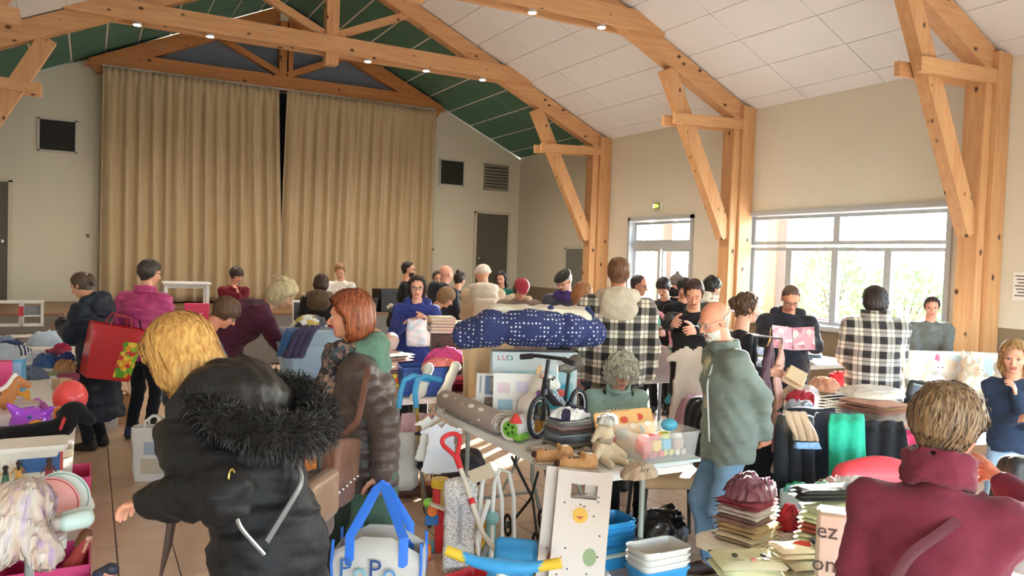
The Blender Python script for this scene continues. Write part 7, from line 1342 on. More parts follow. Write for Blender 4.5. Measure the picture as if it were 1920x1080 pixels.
# coats hanging from the table front
G = 'coats hanging before the heap'
for k, (x0, y0, x1, y1, w_, D, c, c2, th, lb, q) in enumerate((
  (1460, 800, 1455, 985, .42, 4.86, '#1c1e26', '#14161c', .06, 'black wool coat hanging next to the jeans of the man', .04), (1520, 790, 1515, 970, .3, 4.7, '#262e3c', '#1d242f', .08, 'navy padded coat with pockets hanging under the heap', .03), (1560, 800, 1545, 955, .22, 4.56, '#333f54', '#283244', .1, 'slate blue padded coat hanging beside the green one', .025), (1588, 795, 1592, 905, .2, 4.42, '#2fbf9a', '#28ab8a', .02, 'emerald patterned trousers hanging beside the coats', .02), (1610, 805, 1615, 935, .26, 4.82, '#16181e', '#101216', .04, 'black dress hanging behind the emerald trousers', .03), (1490, 800, 1488, 925, .2, 4.44, '#2a3038', '#20252c', .05, 'dark zip jacket hanging in front of the coats', .03))):
    drape('hanging_coat', lb, [atd(x0, y0-18, D+.1), atd(x0, y0, D), atd((x0+x1)/2, (y0+y1)/2, D-.02), atd(x1, y1, D)], w_, (.9, -.45, 0), cloth(c, c2, 30 if k == 3 else 6, .5, .75, .4), 'coat', G, ripple=q*.7, th=th*.7, taper=1.1, nrip=1.1+.35*k)
s = S(.02).chain([atd(1548, 895, 4.5), atd(1540, 930, 4.5), atd(1538, 965, 4.5)], [.035, .04, .035]); s.disp = lambda P: .012*snoise(P, 40, 8); V, F = s.mesh(.012); c0 = V.mean(0); B().add(V-c0, F).build('fur_trim', cloth('#c2ae90', '#9a876a', 40, .6), None, c0, label='beige fur trim strip hanging from the padded coat', cat='fur', angle=180)
crumple('straw_hat', 'pale furry hat lining among the hanging coats', atd(1468, 872, 4.5)+Vector((0, 0, -.05)), (.14, .1, .16), cloth('#c9b49a'), 0)
# red child chair, bags
t = thing('red_armchair', 'small red moulded child armchair behind the maroon jumper', 'chair', Vector((3.66, 2.7, 0)), rot=(0, 0, -.35)); t.scale = (1.25, 1.25, 1.32); s = S(.04).rbox((0, .1, .38), (.19, .045, .22), .044).ell((0, .1, .52), (.17, .045, .12)).rbox((.19, -.05, .3), (.04, .17, .14), .038).rbox((-.19, -.05, .3), (.04, .17, .14), .038).rbox((0, -.05, .22), (.2, .18, .05), .04); V, F = s.mesh(.014); B().add(relax(V, F, 1), F).build('shell', plain('#d8434c', .45), t, angle=180)
for x_ in (-.15, .15):
    for y_ in (-.18, .1): B().cyl((x_, y_, .2), (x_, y_, 0), .025, .02).build('leg', plain('#b8323c', .45), t)
crumple('lilac_toys', 'lilac and blue striped toy behind the red armchair', onz(1700, 975, .4)+Vector((.25, .3, 0)), (.25, .2, .2), patches(['#6a6ad0', '#8a5ac0', '#d8d8ea', '#4a8ad0'], 16, .6, .3), .4)
shopper('grey_sack', 'pale grey and green carrier bag at the foot of the coats', Vector((3.42, 2.86, 0)), (.26, .2, .62), cloth('#b9c2c0', '#a6b0ae', 5, .4, .5), .3, plain('#3aa06a', .4), hl=.03); shopper('cream_sack', 'cream paper bag between the grey bag and the red armchair', Vector((4.0, 2.95, 0)), (.18, .14, .62), plain('#d8cfba', .7), .2, hl=.02)
t = thing('shoe_rack', 'dark box of maroon boots under the heap table', 'box', Vector((4.6, 3.54, 0)), 0); tub(B(), (.32, .28, .25)).build('tub', plain('#3a3a40', .5), t); crumple('boot_heap', 'maroon boots heaped in the dark box', Vector((4.6, 3.54, .012)), (.22, .17, .2), cloth('#6e2a3c', '#54202e'))
# ================================================================= table with the musical mobile
q = Vector((4.62, 5.9, TZ)); t = thing('paper_bin', 'clear crate of pale fabric strips on the mobile table', 'box', q+Vector((-.02, .0, 0)), -.2); tub(B(), (.42, .3, .3), t=.004, taper=.95).build('tub', glassy((1, .97, .94), .35, .2), t)
for k, (x_, y_, c, z_) in enumerate(((-.1, -.05, '#c9a98c', .24), (.0, -.06, '#b88a70', .26), (.1, -.04, '#d8624e', .24), (.02, .06, '#d98a94', .26), (.12, .05, '#b0603f', .22), (-.1, .06, '#d9c59a', .25))): s = S(.02).chain([(x_, y_, .075), (x_+.03, y_, .14), (x_-.02, y_+.02, z_)], [.05, .045, .04]); s.disp = lambda P: .012*snoise(P, 26, 8); V, F = s.mesh(.016); B().add(V, F).build('cloth_bundle', cloth(c), t, angle=180)
B().box((.2, 0, .2), (.03, .16, .2), ch=.006).build('green_folder', plain('#2f8a5a', .5), t)
t = thing('crib_mobile', 'pink musical crib mobile with plush fish above the mobile table', 'toy', Vector((5.02, 5.86, TZ+.05)), -.55); pkm = plain('#eb9aa6', .4); B().lathe([(0, 0), (.1, 0), (.09, .03), (.05, .14), (.035, .26), (0, .26)], seg=18, sy=.6).build('base', plain('#e3d8cc', .4), t)
B().tube([(0, 0, .24), (-.01, 0, .34), (-.05, 0, .46), (-.13, 0, .55), (-.24, 0, .58)], np.array([.032, .03, .026, .022, .016]), 10).build('arm', pkm, t); B().tube([(-.24, 0, .58), (-.24, 0, .22)], .006, 6).build('drop_rod', pkm, t)
for a in (0, 1.57): B().tube([(-.24-.2*math.cos(a), -.2*math.sin(a), .24), (-.24, 0, .26), (-.24+.2*math.cos(a), .2*math.sin(a), .22)], .009, 6).build('cross_arm', pkm, t)
B().ell((-.2, -.03, .46), (.075, .06, .075)).build('teal_plush', cloth('#74b8a4', '#5fa48f'), t); B().ell((-.28, .02, .41), (.085, .07, .09)).build('pink_plush', cloth('#c98aa8', '#b87894'), t)
for x_, c in ((-.06, '#e2c23c'), (-.4, '#e2c23c')): B().tube([(x_, 0, .23), (x_, 0, .17)], .004, 5).ell((x_, 0, .16), .018, 8, 6).build('bead', plain(c, .4), t); B().lathe([(0, 0), (.045, 0), (.03, .03), (.012, .06), (0, .06)], (x_, 0, .08), 12).build('bell', plain('#e6e2da', .4), t)
hangshirt('cream_dress', 'cream short-sleeved dress hanging on the end of the mobile table', atd(1300, 648, 6.05), .36, .62, cloth('#dccdbb', '#cfbfab'), -.45, 'dress', hanger=False); folded('clear_cover', 'pile of wrapped covers behind the fabric crate', q+Vector((-.1, .45, 0)), (.36, .3, .34), cloth('#c9a99c', '#b08f84'), .1, layers=4)
crumple('pillow', 'pink and mauve quilted bolster hanging below the cream dress', atd(1298, 778, 5.5)+Vector((0, 0, -.1)), (.3, .22, .26), cloth('#d8a8a4', '#b88ca8', 7, .5), .3); tubobj('toy_crate', 'dark crate of small toys under the mobile table', Vector((4.72, 6.3, 0)), (.4, .34, .3), plain('#33333c', .5)); crumple('toy_jumble', 'jumble of coloured toys in the dark crate', Vector((4.72, 6.3, .012)), (.26, .2, .26), patches(['#4a4a80', '#b83a5a', '#e0e0e4', '#3a8ab0', '#2c2c34'], 22, .5, .2)); t = thing('teal_handles', 'teal padded scooter handles under the mobile table', 'scooter', onz(1265, 880, 0)+Vector((.2, .3, 0)), .3); B().tube([(-.1, 0, .55), (-.04, 0, .6), (.06, 0, .58), (.12, 0, .52)], .03, 10).build('handlebar', plain('#2f9db0', .4), t); B().tube([(0, 0, .58), (.02, .02, .05)], .016, 8).build('stem', plain('#9a9a9c', .3, .5), t); B().ell((.02, .02, .05), (.06, .02, .05)).build('wheel', plain('#2a2a2c', .6), t)
shopper('green_leaf_bag', 'green leaf-printed bag under the mobile table', onz(1292, 905, 0)+Vector((.25, .35, 0)), (.2, .14, .42), patches(['#7ab83a', '#3f8a2c', '#e3ecd2'], 9, .5), .1, hl=.03)
# ================================================================= soft dolls under the window
q = Vector((6.95, 4.15, TZ)); carton('doll_box', 'white printed play-mat box standing behind the soft dolls', Vector((7.25, 4.42, TZ)), (.95, .12, .34), plain('#eae6dc', .5), patches(['#efe9dc', '#ece4d4', '#e9d8c0', '#efe9dc', '#cfe0e4'], 12, .5), -.4)
def sdoll(c2, belly): return lambda s: s.ell((0, 0, .1), (.075, .06, .09)).ell((0, -.02, .235), (.075, .068, .07)).cap((-.06, -.02, .15), (-.13, -.06, .08), .03, .026).cap((.06, -.02, .15), (.13, -.06, .08), .03, .026).cap((-.04, -.04, .04), (-.07, -.16, .03), .036, .03).cap((.04, -.04, .04), (.07, -.16, .03), .036, .03)
for k, (dx, dy, c, fc_, lb, rz) in enumerate(((-.32, -.12, '#e6e2de', '#e8c8d4', 'white and lilac plush cat with pink ear', .2), (.0, -.1, '#e8dcc4', '#ddb8a0', 'cream cloth rabbit doll sitting by the blue dish', -.1), (.22, -.06, '#e2cdb4', '#d8a48c', 'sleepy baby doll in cream clothes', .25), (.36, -.12, '#e8e0d0', '#e0c0aa', 'cream doll lying against the denim bag', .8))):
    o = blob('soft_doll', lb, q+Vector((dx, dy, 0)), cloth(c), sdoll(0, 0), .011, rz-.4, 'doll', 'soft dolls under the window', parts=[('face', skinmat(fc_), lambda s: s.ell((0, -.045, .235), (.055, .052, .052)), .009), ('ear', cloth(c), lambda s: s.ell((-.05, 0, .32), (.025, .014, .05)), .009), ('ear', cloth('#e07a94' if k == 0 else c), lambda s: s.ell((.06, 0, .31), (.028, .014, .05)), .009)])
    for x_ in (-.022, .022): B().ell((x_, -.095, .245), .006, 6, 5).build('eye', plain('#2a2220', .3), o)
t = thing('baby_dish', 'grey-blue stacked baby dishes before the dolls', 'dish', Vector((6.5, 3.98, TZ)), 0); gb = plain('#5f7c88', .45); B().lathe([(0, 0), (.13, 0), (.14, .06), (.125, .06), (.115, .012), (0, .012)], seg=22).build('lower_dish', gb, t); B().lathe([(0, .06), (.12, .06), (.12, .075), (0, .075)], seg=22).lathe([(0, .075), (.06, .075), (.085, .14), (.075, .14), (.05, .085), (0, .085)], seg=22).build('upper_bowl', gb, t)
crumple('pink_bib', 'salmon bib lying beside the baby dishes', Vector((6.35, 4.1, TZ)), (.3, .2, .06), cloth('#eda39a', '#e08f88'), .3); B().box((0, 0, .004), (.5, .32, .008)).build('white_papers', plain('#efeeea', .7), None, Vector((7.3, 4.0, TZ)), (0, 0, -.2), label='white papers lying in front of the soft dolls', cat='paper')
s = S(.04).rbox((0, 0, .22), (.15, .1, .22), .07).ell((.05, 0, .42), (.1, .08, .06)); s.disp = lambda P: .012*snoise(P, 14, 8); V, F = s.mesh(.018); B().add(relax(V, F, 1), F).build('denim_bag', cloth('#2f4a78', '#263d66', 8, .6), None, Vector((7.55, 4.1, TZ)), (0, 0, -.4), label='tall dark denim bag at the end of the doll table', cat='bag', angle=180)
drape('white_sheet', 'pale sheet hanging over the front of the doll table', [Vector((6.6, 3.9, TZ+.005)), Vector((6.6, 3.83, TZ)), Vector((6.6, 3.81, .4))], .6, (1, 0, 0), cloth('#dedbd4'), 'cloth', ripple=.012); s = S(.04).ell((0, 0, .2), (.2, .15, .2)); s.disp = lambda P: .03*snoise(P, 16, 8); V, F = s.mesh(.018); B().add(V, F).build('black_fur', cloth('#2c2a2c', '#1c1a1c', 50), None, Vector((7.9, 3.5, .4)), label='black furry coat behind the fair-haired girl', cat='coat', angle=180); table('small dark side table behind the girl with shoes', 7.6, 8.4, 3.2, 3.7, z=.4, along='x', mt=plain('#8a7f72', .5))
for k in range(2): s = S(.02).cap((-.09, 0, .04), (.08, 0, .035), .04, .034).cap((-.07, 0, .05), (-.07, 0, .1), .04, .035); V, F = s.mesh(.013); B().add(V, F).build('shoe', plain('#22242a', .4), None, Vector((7.72+.0*k, 3.28+.12*k, .4)), (0, 0, 2.7), label='black shoe on the side table, %s' % ('outer' if k == 0 else 'inner'), cat='shoe', group='black shoes', angle=180)
# linen near the window wall
for k, (x_, y_, z_, c, lb) in enumerate(((6.55, 6.3, 0, '#e2e6e6', 'white linen at the foot of the window stack'), (6.55, 6.3, .06, '#b4d0c8', 'mint linen in the window stack'), (6.55, 6.32, .12, '#b8cfe4', 'sky-blue linen on top of the window stack'), (6.95, 6.25, 0, '#e6dccb', 'cream linen at the foot of the second window stack'), (6.95, 6.25, .06, '#e8e6dc', 'white linen in the second window stack'), (6.95, 6.27, .12, '#a9c4b8', 'sage linen on the second window stack'), (7.4, 6.3, 0, '#d6dbe2', 'grey-blue linen near the window corner'), (7.4, 6.3, .06, '#c2cfdc', 'steel-blue linen near the window corner'))): folded('folded_linen', lb, Vector((x_, y_, TZ+z_)), (.36, .4, .065), cloth(c), .1*k, 'linen', 'linen by the window')
crumple('blue_hat', 'dark blue crumpled hat on the linen', Vector((7.0, 6.2, TZ+.18)), (.24, .2, .1), cloth('#39588c')); crumple('tan_shirt', 'tan top tossed over the linen', Vector((6.7, 6.2, TZ+.18)), (.3, .2, .06), cloth('#b48f6c')); crumple('pale_sheet', 'pale blue sheet spread over the linen', Vector((6.6, 6.1, TZ+.17)), (.5, .3, .07), cloth('#c4d4e6', '#aabfd6'), .3)
hangshirt('plum_coat', 'plum coat on a black hanger beside the brown bun', atd(1446, 640, 5.5), .3, .5, cloth('#54363e', '#452a32'), .6, 'coat', sl=1.2); hangshirt('rose_coat', 'dusty rose coat hanging behind the plum one', atd(1466, 650, 6.15), .3, .5, cloth('#c49a8c', '#b3887a'), .6, 'coat', sl=1.2)
t = thing('clothes_rail', 'thin black clothes rail holding the two coats', 'rail', Vector((4.5, 4.28, 0)), 0); p0 = np.array(atd(1430, 634, 5.4))-np.array((4.5, 4.28, 0)); p1 = np.array(atd(1484, 640, 6.25))-np.array((4.5, 4.28, 0)); B().tube([p0, p1], .01, 6).build('bar', plain('#222222', .4), t); [B().tube([p, (p[0], p[1], 0)], .01, 6).build('upright', plain('#222222', .4), t) for p in (p0, p1)]
# ================================================================= back tables
R_ = np.random.RandomState(11); cols = ['#d8443a', '#3a78c0', '#e8c23a', '#4aa86a', '#d87aa8', '#e8e4da', '#7ac0d8', '#e08a3a', '#8a5ab0', '#f0d8d8']
cn = ['red', 'blue', 'yellow', 'green', 'pink', 'white', 'turquoise', 'orange', 'violet', 'rose']
def row(x0, x1, y, n, z, kind, where, big=1.):
    for k in range(n):
        x_ = x0+(x1-x0)*(k+.5)/n; c = int(R_.randint(10)); w_ = (x1-x0)/n*.86; h_ = R_.uniform(.12, .26)*big; lb = '%s %s, %s from the left on the %s' % (cn[c], kind, ['first', 'second', 'third', 'fourth', 'fifth', 'sixth', 'seventh', 'eighth', 'ninth'][k], where)
        carton('game_box', lb, (x_, y+R_.uniform(-.03, .03), z), (w_, R_.uniform(.08, .16), h_), plain(cols[c], .45), patches([cols[c], cols[(c+3) % 10], '#f0ece4'], 14, .4), R_.uniform(-.15, .15), group='games on the back tables')
row(3.0, 4.1, 7.55, 7, TZ, 'toy box', 'near back table'); row(3.0, 4.1, 7.78, 6, TZ, 'upright game', 'near back table', 1.5); row(5.15, 6.55, 9.75, 9, TZ, 'boxed game', 'far back table', 1.3); row(5.15, 6.55, 10.05, 8, TZ, 'tall boxed game', 'far back table', 1.9)
for k, (x_, y_, c, lb) in enumerate(((3.1, 7.42, '#7fb8c8', 'pale blue bowl on the near back table'), (3.35, 7.42, '#2f4fa0', 'dark blue bowl on the near back table'), (3.75, 7.42, '#c8403a', 'red tea-set bowl on the near back table'))): B().lathe([(0, 0), (.06, 0), (.1, .08), (.092, .08), (.055, .01), (0, .01)], seg=20).build('bowl', plain(c, .35), None, (x_, y_, TZ), label=lb, cat='bowl')
# stage-side desk
t = thing('monitor', 'black computer monitor on the till table', 'monitor', (2.95, 11.1, TZ), .2); B().box((0, 0, .3), (.44, .03, .27), ch=.008).build('screen', plain('#171718', .3), t); B().cyl((0, 0, 0), (0, 0, .2), .02).box((0, 0, .008), (.22, .16, .016)).build('stand', plain('#1c1c1e', .4), t)
sheet('photo print standing on the till table', 556, 640, .3, .42, .2, 4, [(0, .5, .86, .84, '#3d3f46'), (.05, .45, .3, .5, '#b9b4ac')], TZ, 'photo_print'); bpy.data.objects['photo_print'].location = (2.45+.2, 10.95, TZ); sheet('small portrait print in front of the large one', 570, 640, .22, .3, .1, 6, [(0, .5, .86, .84, '#cfc4ba'), (0, .45, .3, .5, '#6a4a44')], TZ, 'portrait_print'); bpy.data.objects['portrait_print'].location = (2.72, 10.8, TZ)
s = S(.03).ell((0, 0, .16), (.2, .16, .16)); s.disp = lambda P: .02*snoise(P, 12, 8); V, F = s.mesh(.02); B().add(V, F).build('paper_sack', plain('#c29a62', .8), None, (3.25, 11.15, TZ), label='large tan paper sack beside the monitor', cat='bag', angle=180); crumple('pink_fabric', 'pink fabric at the edge of the till table', (2.95, 10.8, TZ), (.3, .2, .1), cloth('#c86a86')); carton('red_crate', 'red box at the corner of the till table', (2.72, 10.76, .5), (.3, .1, .2), plain('#c8303a', .5), None)
t = thing('lamp_ornament', 'dark ornament with pale flowers on the stage edge', 'ornament', (4.05, 11.2, TZ), 0); B().lathe([(0, 0), (.06, 0), (.08, .08), (.04, .2), (.05, .24), (0, .24)], seg=14).build('vase', plain('#241f1e', .3), t); [B().ell((.05*math.cos(a), .05*math.sin(a), .3+.03*(k % 2)), .03, 8, 6).build('flower', plain('#e2d6c8', .7), t) for k, a in enumerate((0, 1.5, 3, 4.5))]
carton('speaker_case', 'black equipment case on the stage edge', (4.75, 13.3, .835), (.55, .4, .4), plain('#1b1b1d', .5), None, .1); tubobj('black_tub', 'black open crate beside the equipment case', (4.3, 13.25, .835), (.4, .3, .25), plain('#202022', .5)); t = thing('office_chair', 'black office chair behind the blue hoodie', 'chair', (4.15, 9.9, 0), .4); B().box((0, .2, .8), (.42, .06, .5), ch=.02).build('backrest', plain('#222224', .6), t); B().box((0, 0, .48), (.44, .42, .07), ch=.02).build('seat', plain('#222224', .6), t); B().cyl((0, 0, .45), (0, 0, .08), .03).build('column', plain('#333333', .4), t); [B().tube([(0, 0, .1), (.26*math.cos(a), .26*math.sin(a), .03)], .018, 6).build('leg', plain('#222222', .5), t) for a in np.linspace(0, 6.28, 6)[:-1]]
# white table and pink bag on the stage side
t = thing('white_side_table', 'small white table standing on the stage', 'table', ony(348, 560, 13.5)*1, 0); t.location.z = .83; B().box((0, 0, .45), (.72, .45, .035), ch=.006).build('tabletop', plain('#e2e4e6', .4), t); [B().box((x_, y_, .22), (.05, .05, .44)).build('leg', plain('#e2e4e6', .4), t) for x_ in (-.31, .31) for y_ in (-.18, .18)]; B().box((0, 0, .4), (.6, .36, .06)).build('apron', plain('#d8dadc', .4), t)
q = atd(369, 583, 10.6); t = carton('pink_gift_bag', 'bright pink gift bag before the stage', (q.x, q.y, .78), (.31, .14, .3), plain('#e0386a', .4), None, -.1, 'bag'); B().box((0, -.0715, .16), (.14, .002, .022)).build('pale_print', plain('#f6c8d4', .5), t); table('table carrying the pink gift bag', q.x-.5, q.x+.25, q.y-.3, q.y+.3, z=.78, along='x')
# ================================================================= storage tubs beside the burgundy top
cbl = glassy((.72, .86, .98), .38, .15); tubobj('storage_tub', 'large clear blue storage tub full of clothes', Vector((1.72, 6.62, TZ+.0)), (.56, .42, .3), cbl, .1); tubobj('storage_tub', 'clear blue storage tub stacked on the first one', Vector((1.72, 6.62, TZ+.3)), (.54, .4, .12), cbl, .05, lid=glassy((.8, .9, 1), .45, .2))
crumple('tub_contents', 'blue clothes inside the clear storage tub', Vector((1.72, 6.62, TZ+.012)), (.36, .26, .2), cloth('#5f7ea8', '#46638c'), .2); crumple('toy_heap', 'grey and yellow toys on the stacked tubs', Vector((1.68, 6.6, TZ+.44)), (.3, .2, .1), patches(['#6a6a70', '#b8a04a', '#e2e0da', '#3a3a44'], 18, .5), .2); crumple('raspberry_hat', 'raspberry hat on the stacked tubs', Vector((1.9, 6.62, TZ+.44)), (.18, .16, .12), cloth('#d0304e')); drape('denim_jeans', 'blue jeans hanging over the storage tub', [atd(560, 618, 6.35), atd(556, 626, 6.25), atd(550, 650, 6.2), atd(545, 668, 6.2)], .2, (.95, -.2, 0), cloth('#3f6496', '#345684'), ripple=.02, th=.03); drape('plum_leggings', 'plum leggings hanging over the storage tub', [atd(585, 612, 6.3), atd(572, 622, 6.2), atd(558, 650, 6.15), atd(548, 670, 6.15)], .14, (.95, -.2, 0), cloth('#46405e', '#38334e'), ripple=.02, th=.03)
t = thing('drawer_tower', 'translucent blue drawer tower with books on top', 'drawers', onz(606, 830, 0)+Vector((.1, .6, 0)), -.2)
for k in range(3): d_ = tub(B(), (.34, .36, .24), taper=.97).build('drawer', cbl, t, (0, 0, .02+.26*k)); B().box((0, -.19, .16), (.12, .02, .03)).build('handle', plain('#b8d0e6', .3), d_)
for x_ in (-.18, .18): B().box((x_, 0, .42), (.015, .38, .84)).build('side_frame', glassy((.75, .88, 1), .6, .2), t)
B().box((0, 0, .85), (.38, .39, .02), ch=.006).build('top', plain('#cfe0ee', .3), t)
for k, (c, lb) in enumerate((('#e3e6dc', 'white game box on the drawer tower'), ('#c05a5a', 'red book on the game box of the drawer tower'), ('#e0c878', 'yellow book on top of the drawer tower'))): book('book', lb, t.location+Vector((-.02+.05*k, -.05, .862+.03*k)), (.3-.06*k, .24, .03), plain(c, .5), .2*k)
s = S(.03).etube((0, 0, 0), (0, 0, .5), (.13, .05), (.1, .04), (1, 0, 0)).ell((0, 0, .58), (.09, .05, .12)); V, F = s.mesh(.018); B().add(relax(V, F, 1), F).build('bath_seat', glassy((.8, .92, 1), .8, .3), None, onz(560, 850, 0)+Vector((.1, .7, .35)), (0, 0, -.2), label='pale blue plastic child bath seat beside the drawer tower', cat='baby seat', angle=180); crumple('clear_sack', 'pale plastic bag of toys below the bath seat', onz(572, 850, 0)+Vector((.15, .6, 0)), (.4, .36, .5), glassy((.88, .94, 1), .7, .3)); tubobj('blue_tray', 'small bright blue tub behind the black hood', Vector((1.5, 6.2, TZ)), (.14, .1, .07), plain('#2f6fd0', .4)); t = thing('tripod', 'slim metal stand beside the burgundy top', 'stand', onz(510, 800, 0)+Vector((.02, .3, 0)), 0); B().tube([(0, 0, 0), (0, 0, 1.15)], .015, 8).build('pole', plain('#a9a49c', .3, .7), t); [B().tube([(0, 0, .5), (.18*math.cos(a), .18*math.sin(a), 0)], .009, 6).build('leg', plain('#a9a49c', .3, .7), t) for a in (0, 2.1, 4.2)]
t = thing('face_blocks', 'orange foam block with a carved smile on the floor', 'toy', onz(608, 940, 0)+Vector((.0, .1, 0)), .5); B().box((0, 0, .14), (.22, .2, .28), ch=.02).build('block', plain('#e89a5a', .6), t); B().tube([(-.06, -.103, .12), (0, -.103, .08), (.06, -.103, .12)], .012, 6).build('smile', plain('#b8622a', .6), t); [B().ell((x_, -.102, .2), (.018, .006, .018)).build('eye', plain('#b8622a', .6), t) for x_ in (-.05, .05)]; B().box((0, 0, .1), (.2, .2, .2), ch=.02).build('pink_block', plain('#e58ab0', .6), None, onz(590, 930, 0)+Vector((-.05, .3, 0)), (0, 0, .3), label='pink foam block behind the orange smile block', cat='toy')
# ================================================================= hats, scarves, straps, things in hands
def hat(key, nm, mt, fn, h=.05, lb=None):
    P, I = PP[key]; s = S(.05); fn(s); V, F = s.mesh(h, .06); V = relax(V, F, 1); return B().add(V*I['Hs']@I['Rh'].T+I['hcen'], F).build(nm, mt, P, angle=180, label=lb)
hat('beanie', 'beanie', cloth('#e6ddd2', '#d6c6bc', 20, .5), lambda s: s.ell((0, -.06, .2), (.39, .46, .36)).chain([(.38*math.cos(a), -.06+.46*math.sin(a), .12) for a in np.linspace(0, 6.283, 13)], [.07]*13))
hat('knitcap', 'knitted_hat', cloth('#77706a', '#665f5a', 20, .5), lambda s: s.ell((0, -.06, .2), (.4, .47, .4)).ell((0, -.05, .66), (.12, .12, .1)).chain([(.39*math.cos(a), -.06+.46*math.sin(a), .12) for a in np.linspace(0, 6.283, 13)], [.08]*13))
hat('redcap', 'red_cap', cloth('#a83a48', '#93303c'), lambda s: s.ell((0, -.05, .25), (.42, .48, .34)).ell((0, .42, .16), (.26, .2, .05)))
hat('flatcap', 'flat_cap', cloth('#33322f', '#282725'), lambda s: s.ell((0, .02, .32), (.4, .55, .2), rotm('X', -12)).ell((0, .45, .2), (.28, .16, .05)))
hat('claw', 'hair_claw', plain('#1c1a1a', .3), lambda s: s.cap((-.12, -.48, .2), (.12, -.48, .2), .05).cap((0, -.5, .28), (0, -.52, .1), .05), .04)
hat('navycoat', 'scrunchie', cloth('#e6dccb'), lambda s: s.chain([(.1*math.cos(a), -.47, .22+.1*math.sin(a)) for a in np.linspace(0, 6.283, 9)], [.05]*9), .04)
hat('knitcap', 'face_scarf', cloth('#26262a', '#1c1c20'), lambda s: s.chain([(.3*math.cos(a), .02+.36*math.sin(a), -.36) for a in np.linspace(0, 6.283, 13)], [.14]*13))
def scarf(key, mt, r=.05, tail=None, nm='scarf'):
    P, I = PP[key]; s = S(.03); c = I['nb']; s.chain([c+I['rt']*math.cos(a)*.1+I['fwd']*(.03+math.sin(a)*.1)+I['ud']*(.03+.01*math.sin(3*a)) for a in np.linspace(0, 6.283, 13)], [r]*13)
    for t_ in (tail or []): s.chain(t_, [r*1.1, r*1.3, r*1.2, r][:len(t_)])
    s.disp = lambda Pp: .008*snoise(Pp, 26, 8)+.005*snoise(Pp*np.array([3, 3, .4]), 20, 6); return I['part'](nm, s, mt, .014)
scarf('flatcap', cloth('#4a3a78', '#3d2f66'))
P, I = PP['redhead']; c = I['nb']; rt, fw, ud = I['rt'], I['fwd'], I['ud']
scarf('redhead', patches(['#2f2a30', '#4a3a3c', '#8a6a5c', '#37464a', '#2a2428', '#6f5d56'], 55, .9, .3), .046, [[c+fw*.12, c+fw*.19-ud*.14+rt*.02, c+fw*.215-ud*.36+rt*.0, c+fw*.2-ud*.58], [c+fw*.11-rt*.06, c+fw*.18-rt*.07-ud*.2, c+fw*.19-rt*.06-ud*.45]])
s = S(.02); hp = I['hip']; s.etube(hp+[0, 0, .02], hp-[0, 0, .3], (.185, .15), (.19, .16), rt); s.disp = lambda Pp: .006*snoise(Pp*np.array([2, 2, .4]), 20, 7); I['part']('tunic', s, cloth('#47604f', '#3b5344'), .016)
el, wr, *_ = I['hn']['L']; d = nv(wr-el); s = S(.01); s.cap(wr-d*.09, wr-d*.015, .05, .046); I['part']('knit_cuff', s, cloth('#4f6b58', '#425c4b'), .012)
gm = plain('#c9a24a', .3, .8); B().tube([I['hd']((-.36, -.03+.05*math.cos(a), -.24+.06*math.sin(a))) for a in np.linspace(0, 6.28, 10, endpoint=False)], .0015, 5, closed=True).build('earring', gm, P)
def bagbody(nm, lb, loc, rot, d, mt, flap, extra=None, cat='bag'):
    t = thing(nm, lb, cat, loc, rot=rot); s = S(.03).rbox((0, 0, d[2]/2), (d[0]/2, d[1]/2, d[2]/2), min(d)*.4); s.disp = lambda Pp: .005*snoise(Pp, 18, 7); V, F = s.mesh(.012); B().add(relax(V, F, 1), F).build('bag_body', mt, t, angle=180)
    s = S(.02).rbox((0, -d[1]*.3, d[2]*.68), (d[0]*.5, d[1]*.28, d[2]*.34), d[1]*.2); V, F = s.mesh(.012); B().add(relax(V, F, 1), F).build('flap', flap, t, angle=180); return t
lth = cloth('#6b4534', '#57372a', 7, .6, .45, .4, 80)
q = atd(628, 880, 3.28); t = bagbody('shoulder_bag', 'brown studded leather bag at the hip of the red-haired woman', q+Vector((0, 0, -.14)), (0, .18, math.radians(52)), (.27, .09, .28), lth, cloth('#70492f', '#5c3a28', 7, .6, .45, .4, 80)); [B().ell((x_, -.055, .1+.03*math.sin(9*x_)), .006, 6, 5).build('stud', plain('#d8d0c0', .3, .8), t) for x_ in np.linspace(-.1, .1, 6)]
strap(P, [I['loc'](atd(640, 818, 3.3)), I['loc'](atd(672, 790, 3.28)), I['loc'](atd(690, 690, 3.3)), I['sho']['R']+ud*.06], .016, lth, flat=.3, up=rt)
# big white and blue carrier in her hand
q = atd(712, 1075, 3.25); t = thing('carrier_bag', 'large white carrier with blue edges lettered PoPo, in the red-haired woman\'s hand', 'bag', q+Vector((0, 0, -.17)), rot=(0, 0, math.radians(-30))); w, d, h = .36, .2, .34; wm = plain('#bdb8ae', .6); bm = plain('#2a6fd0', .45)
R2 = []
for z_, k_ in ((0, .9), (.12, 1), (.24, 1.02), (h, 1.0)): R2.append([(x_*k_*w, y_*k_*d*(1-.25*z_/h), z_+(.05*math.cos(x_*7) if z_ == h else 0)) for x_, y_ in [(-.5, -.5), (-.17, -.53), (.17, -.53), (.5, -.5), (.5, .5), (.17, .5), (-.17, .5), (-.5, .5)]])
V = np.array(R2).reshape(-1, 3); F = [tuple(range(8))[::-1]]+[(i*8+k, i*8+(k+1) % 8, (i+1)*8+(k+1) % 8, (i+1)*8+k) for i in range(3) for k in range(8)]; ob = B().add(V, F).build('bag_body', wm, t, angle=50); md = ob.modifiers.new('thick', 'SOLIDIFY'); md.thickness = .003
for x_ in (-.5, .5):
    for y_ in (-.5, .5): B().tube([(x_*w*.9, y_*d*.9, 0), (x_*w*1.02, y_*d*.85, .24), (x_*w, y_*d*.75, h)], .012, 6, flat=.5).build('blue_piping', bm, t)
